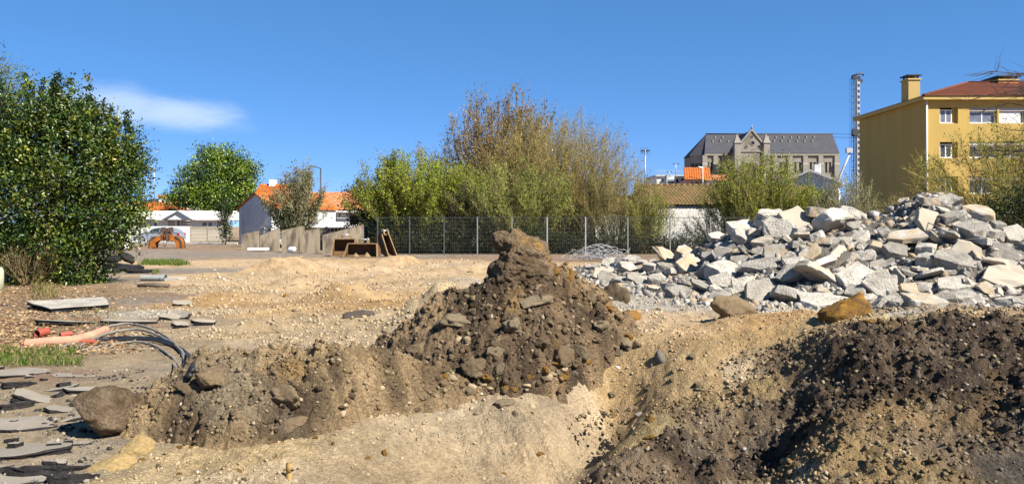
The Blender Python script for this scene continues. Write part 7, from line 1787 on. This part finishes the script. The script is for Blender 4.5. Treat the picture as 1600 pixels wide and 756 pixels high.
# ------------------------------------------------------------------ grass, weeds, leaf litter
def grass(name, px0, px1, py0, py1, n, h, cols, w, label, seed, dens=None):
    rg = np.random.default_rng(seed); px = rg.uniform(px0, px1, n); py = py0 + (py1 - py0) * rg.random(n); Yq = CAMZ * FPX / (py - HY); hx = (px - 800) / FPX * Yq
    edge = np.minimum.reduce([(px - px0) / (px1 - px0) * 3 if px0 > 0 else np.ones(n) * 2, (px1 - px) / (px1 - px0) * 3, (py - py0) / (py1 - py0) * 4, (py1 - py) / (py1 - py0) * 4])
    kp = fbm(hx * 3, Yq * 3, 3, seed) * 0.9 + edge > 0.35; hx, Yq = hx[kp], Yq[kp]; n = len(hx)
    z = top(hx, Yq); ln = h * rg.uniform(0.4, 1.2, n); d = unit(np.stack([rg.normal(size=n) * 0.5, rg.normal(size=n) * 0.5, np.ones(n)], 1))
    o = leaves(name, np.stack([hx, Yq, z + ln * 0.4], 1), ln, d, unit(rg.normal(size=(n, 3)) + np.array([0, -1, 0.3])), palette(n, cols, w, 0.2, rg), M_grass, None, 0.12, 0.03)
    return tag(o, label, 'grass', kind='stuff')
GC = [(0.055, 0.11, 0.02), (0.10, 0.16, 0.03), (0.17, 0.19, 0.06), (0.26, 0.22, 0.11)]
grass('grass', -30, 142, 543, 575, 2300, 0.095, GC, [0.26, 0.24, 0.24, 0.26], 'green grass tuft below the faded red conduit', 31)
grass('grass', 215, 300, 408, 416, 2600, 0.20, GC, [0.3, 0.4, 0.2, 0.1], 'strip of green grass on the asphalt behind the slab pile', 32)
grass('grass', 235, 250, 424, 430, 250, 0.15, GC, [0.2, 0.3, 0.3, 0.2], 'small weed tuft on the asphalt near the drain pipe', 33)
grass('dry_weeds', 40, 100, 440, 475, 700, 0.22, [(0.22, 0.17, 0.09), (0.14, 0.14, 0.05), (0.28, 0.21, 0.12)], [0.4, 0.3, 0.3], 'dry weeds at the foot of the holly', 34)
grass('dry_weeds', 110, 190, 470, 515, 500, 0.10, [(0.22, 0.17, 0.09), (0.14, 0.15, 0.05), (0.28, 0.21, 0.12)], [0.4, 0.35, 0.25], 'thin weeds around the pale slab', 35)
n = 9000; rg = np.random.default_rng(36); py = 440 + 115 * rg.random(n) ** 1.1; px = rg.uniform(-60, 250, n); Yq = CAMZ * FPX / (py - HY); hx = (px - 800) / FPX * Yq
kp = rg.random(n) < np.clip(1.3 - px / 170.0 + 0.3 * fbm(hx, Yq, 2, 4), 0.05, 1)
hx, Yq = hx[kp], Yq[kp]; n = len(hx)
o = leaves('leaf_litter', np.stack([hx, Yq, top(hx, Yq) + 0.02], 1), rg.uniform(0.035, 0.085, n), rg.normal(size=(n, 3)) * np.array([1, 1, 0.25]), unit(rg.normal(size=(n, 3)) * 0.4 + np.array([0, 0, 1])), palette(n, [(0.36, 0.25, 0.15), (0.28, 0.18, 0.10), (0.45, 0.34, 0.22), (0.22, 0.13, 0.08)], [0.35, 0.3, 0.2, 0.15], 0.15, rg), M_litter, None, 0.6, 0.1)
tag(o, 'dry brown leaf litter spread before the holly', 'leaf litter', kind='stuff')
twiggy('dry_twig_bush', 'small leafless brown twig bush at the foot of the holly', 'bush', at(45, 20.6), 1.1, 0.7, 40, 300, 300, 0.05, [(0.20, 0.15, 0.06), (0.12, 0.12, 0.04)], [0.6, 0.4], 60, M_twig_brown, (0.2, 0.5), 0.012, fan=0.8, base_r=0.2, twr=0.006, tlo=0.1)
a = G(1, 452); pt = MB().tube([(0, 0, -0.1), (0, 0, 0.46), (0, 0, 0.56)], [0.10, 0.10, 0.06], 10).build('bollard', mat('pale weathered post', (0.42, 0.42, 0.30), rough=0.9, var=0.15), None, (a[0] - 0.03, a[1], 0)); tag(pt, 'short pale post at the left edge before the holly', 'post')
h = on(450, 752); st_ = empty('wooden_stake', (h[0], h[1], h[2]), 0, 'short yellowish wooden stake standing at the bottom left of the cut slope', 'stake')
M_stake = mat('yellow stake wood', (0.42, 0.27, 0.12), rough=0.9, var=0.25, scale=12)
MB().tube([(0, 0, -0.08), (0.004, 0, 0.05), (0, 0, 0.062)], [0.02, 0.021, 0.018], 8).build('lower_piece', M_stake, st_); MB().tube([(0.002, 0, 0.064), (0.004, 0, 0.115), (0, 0, 0.128)], [0.017, 0.019, 0.014], 8).build('upper_piece', M_stake, st_)
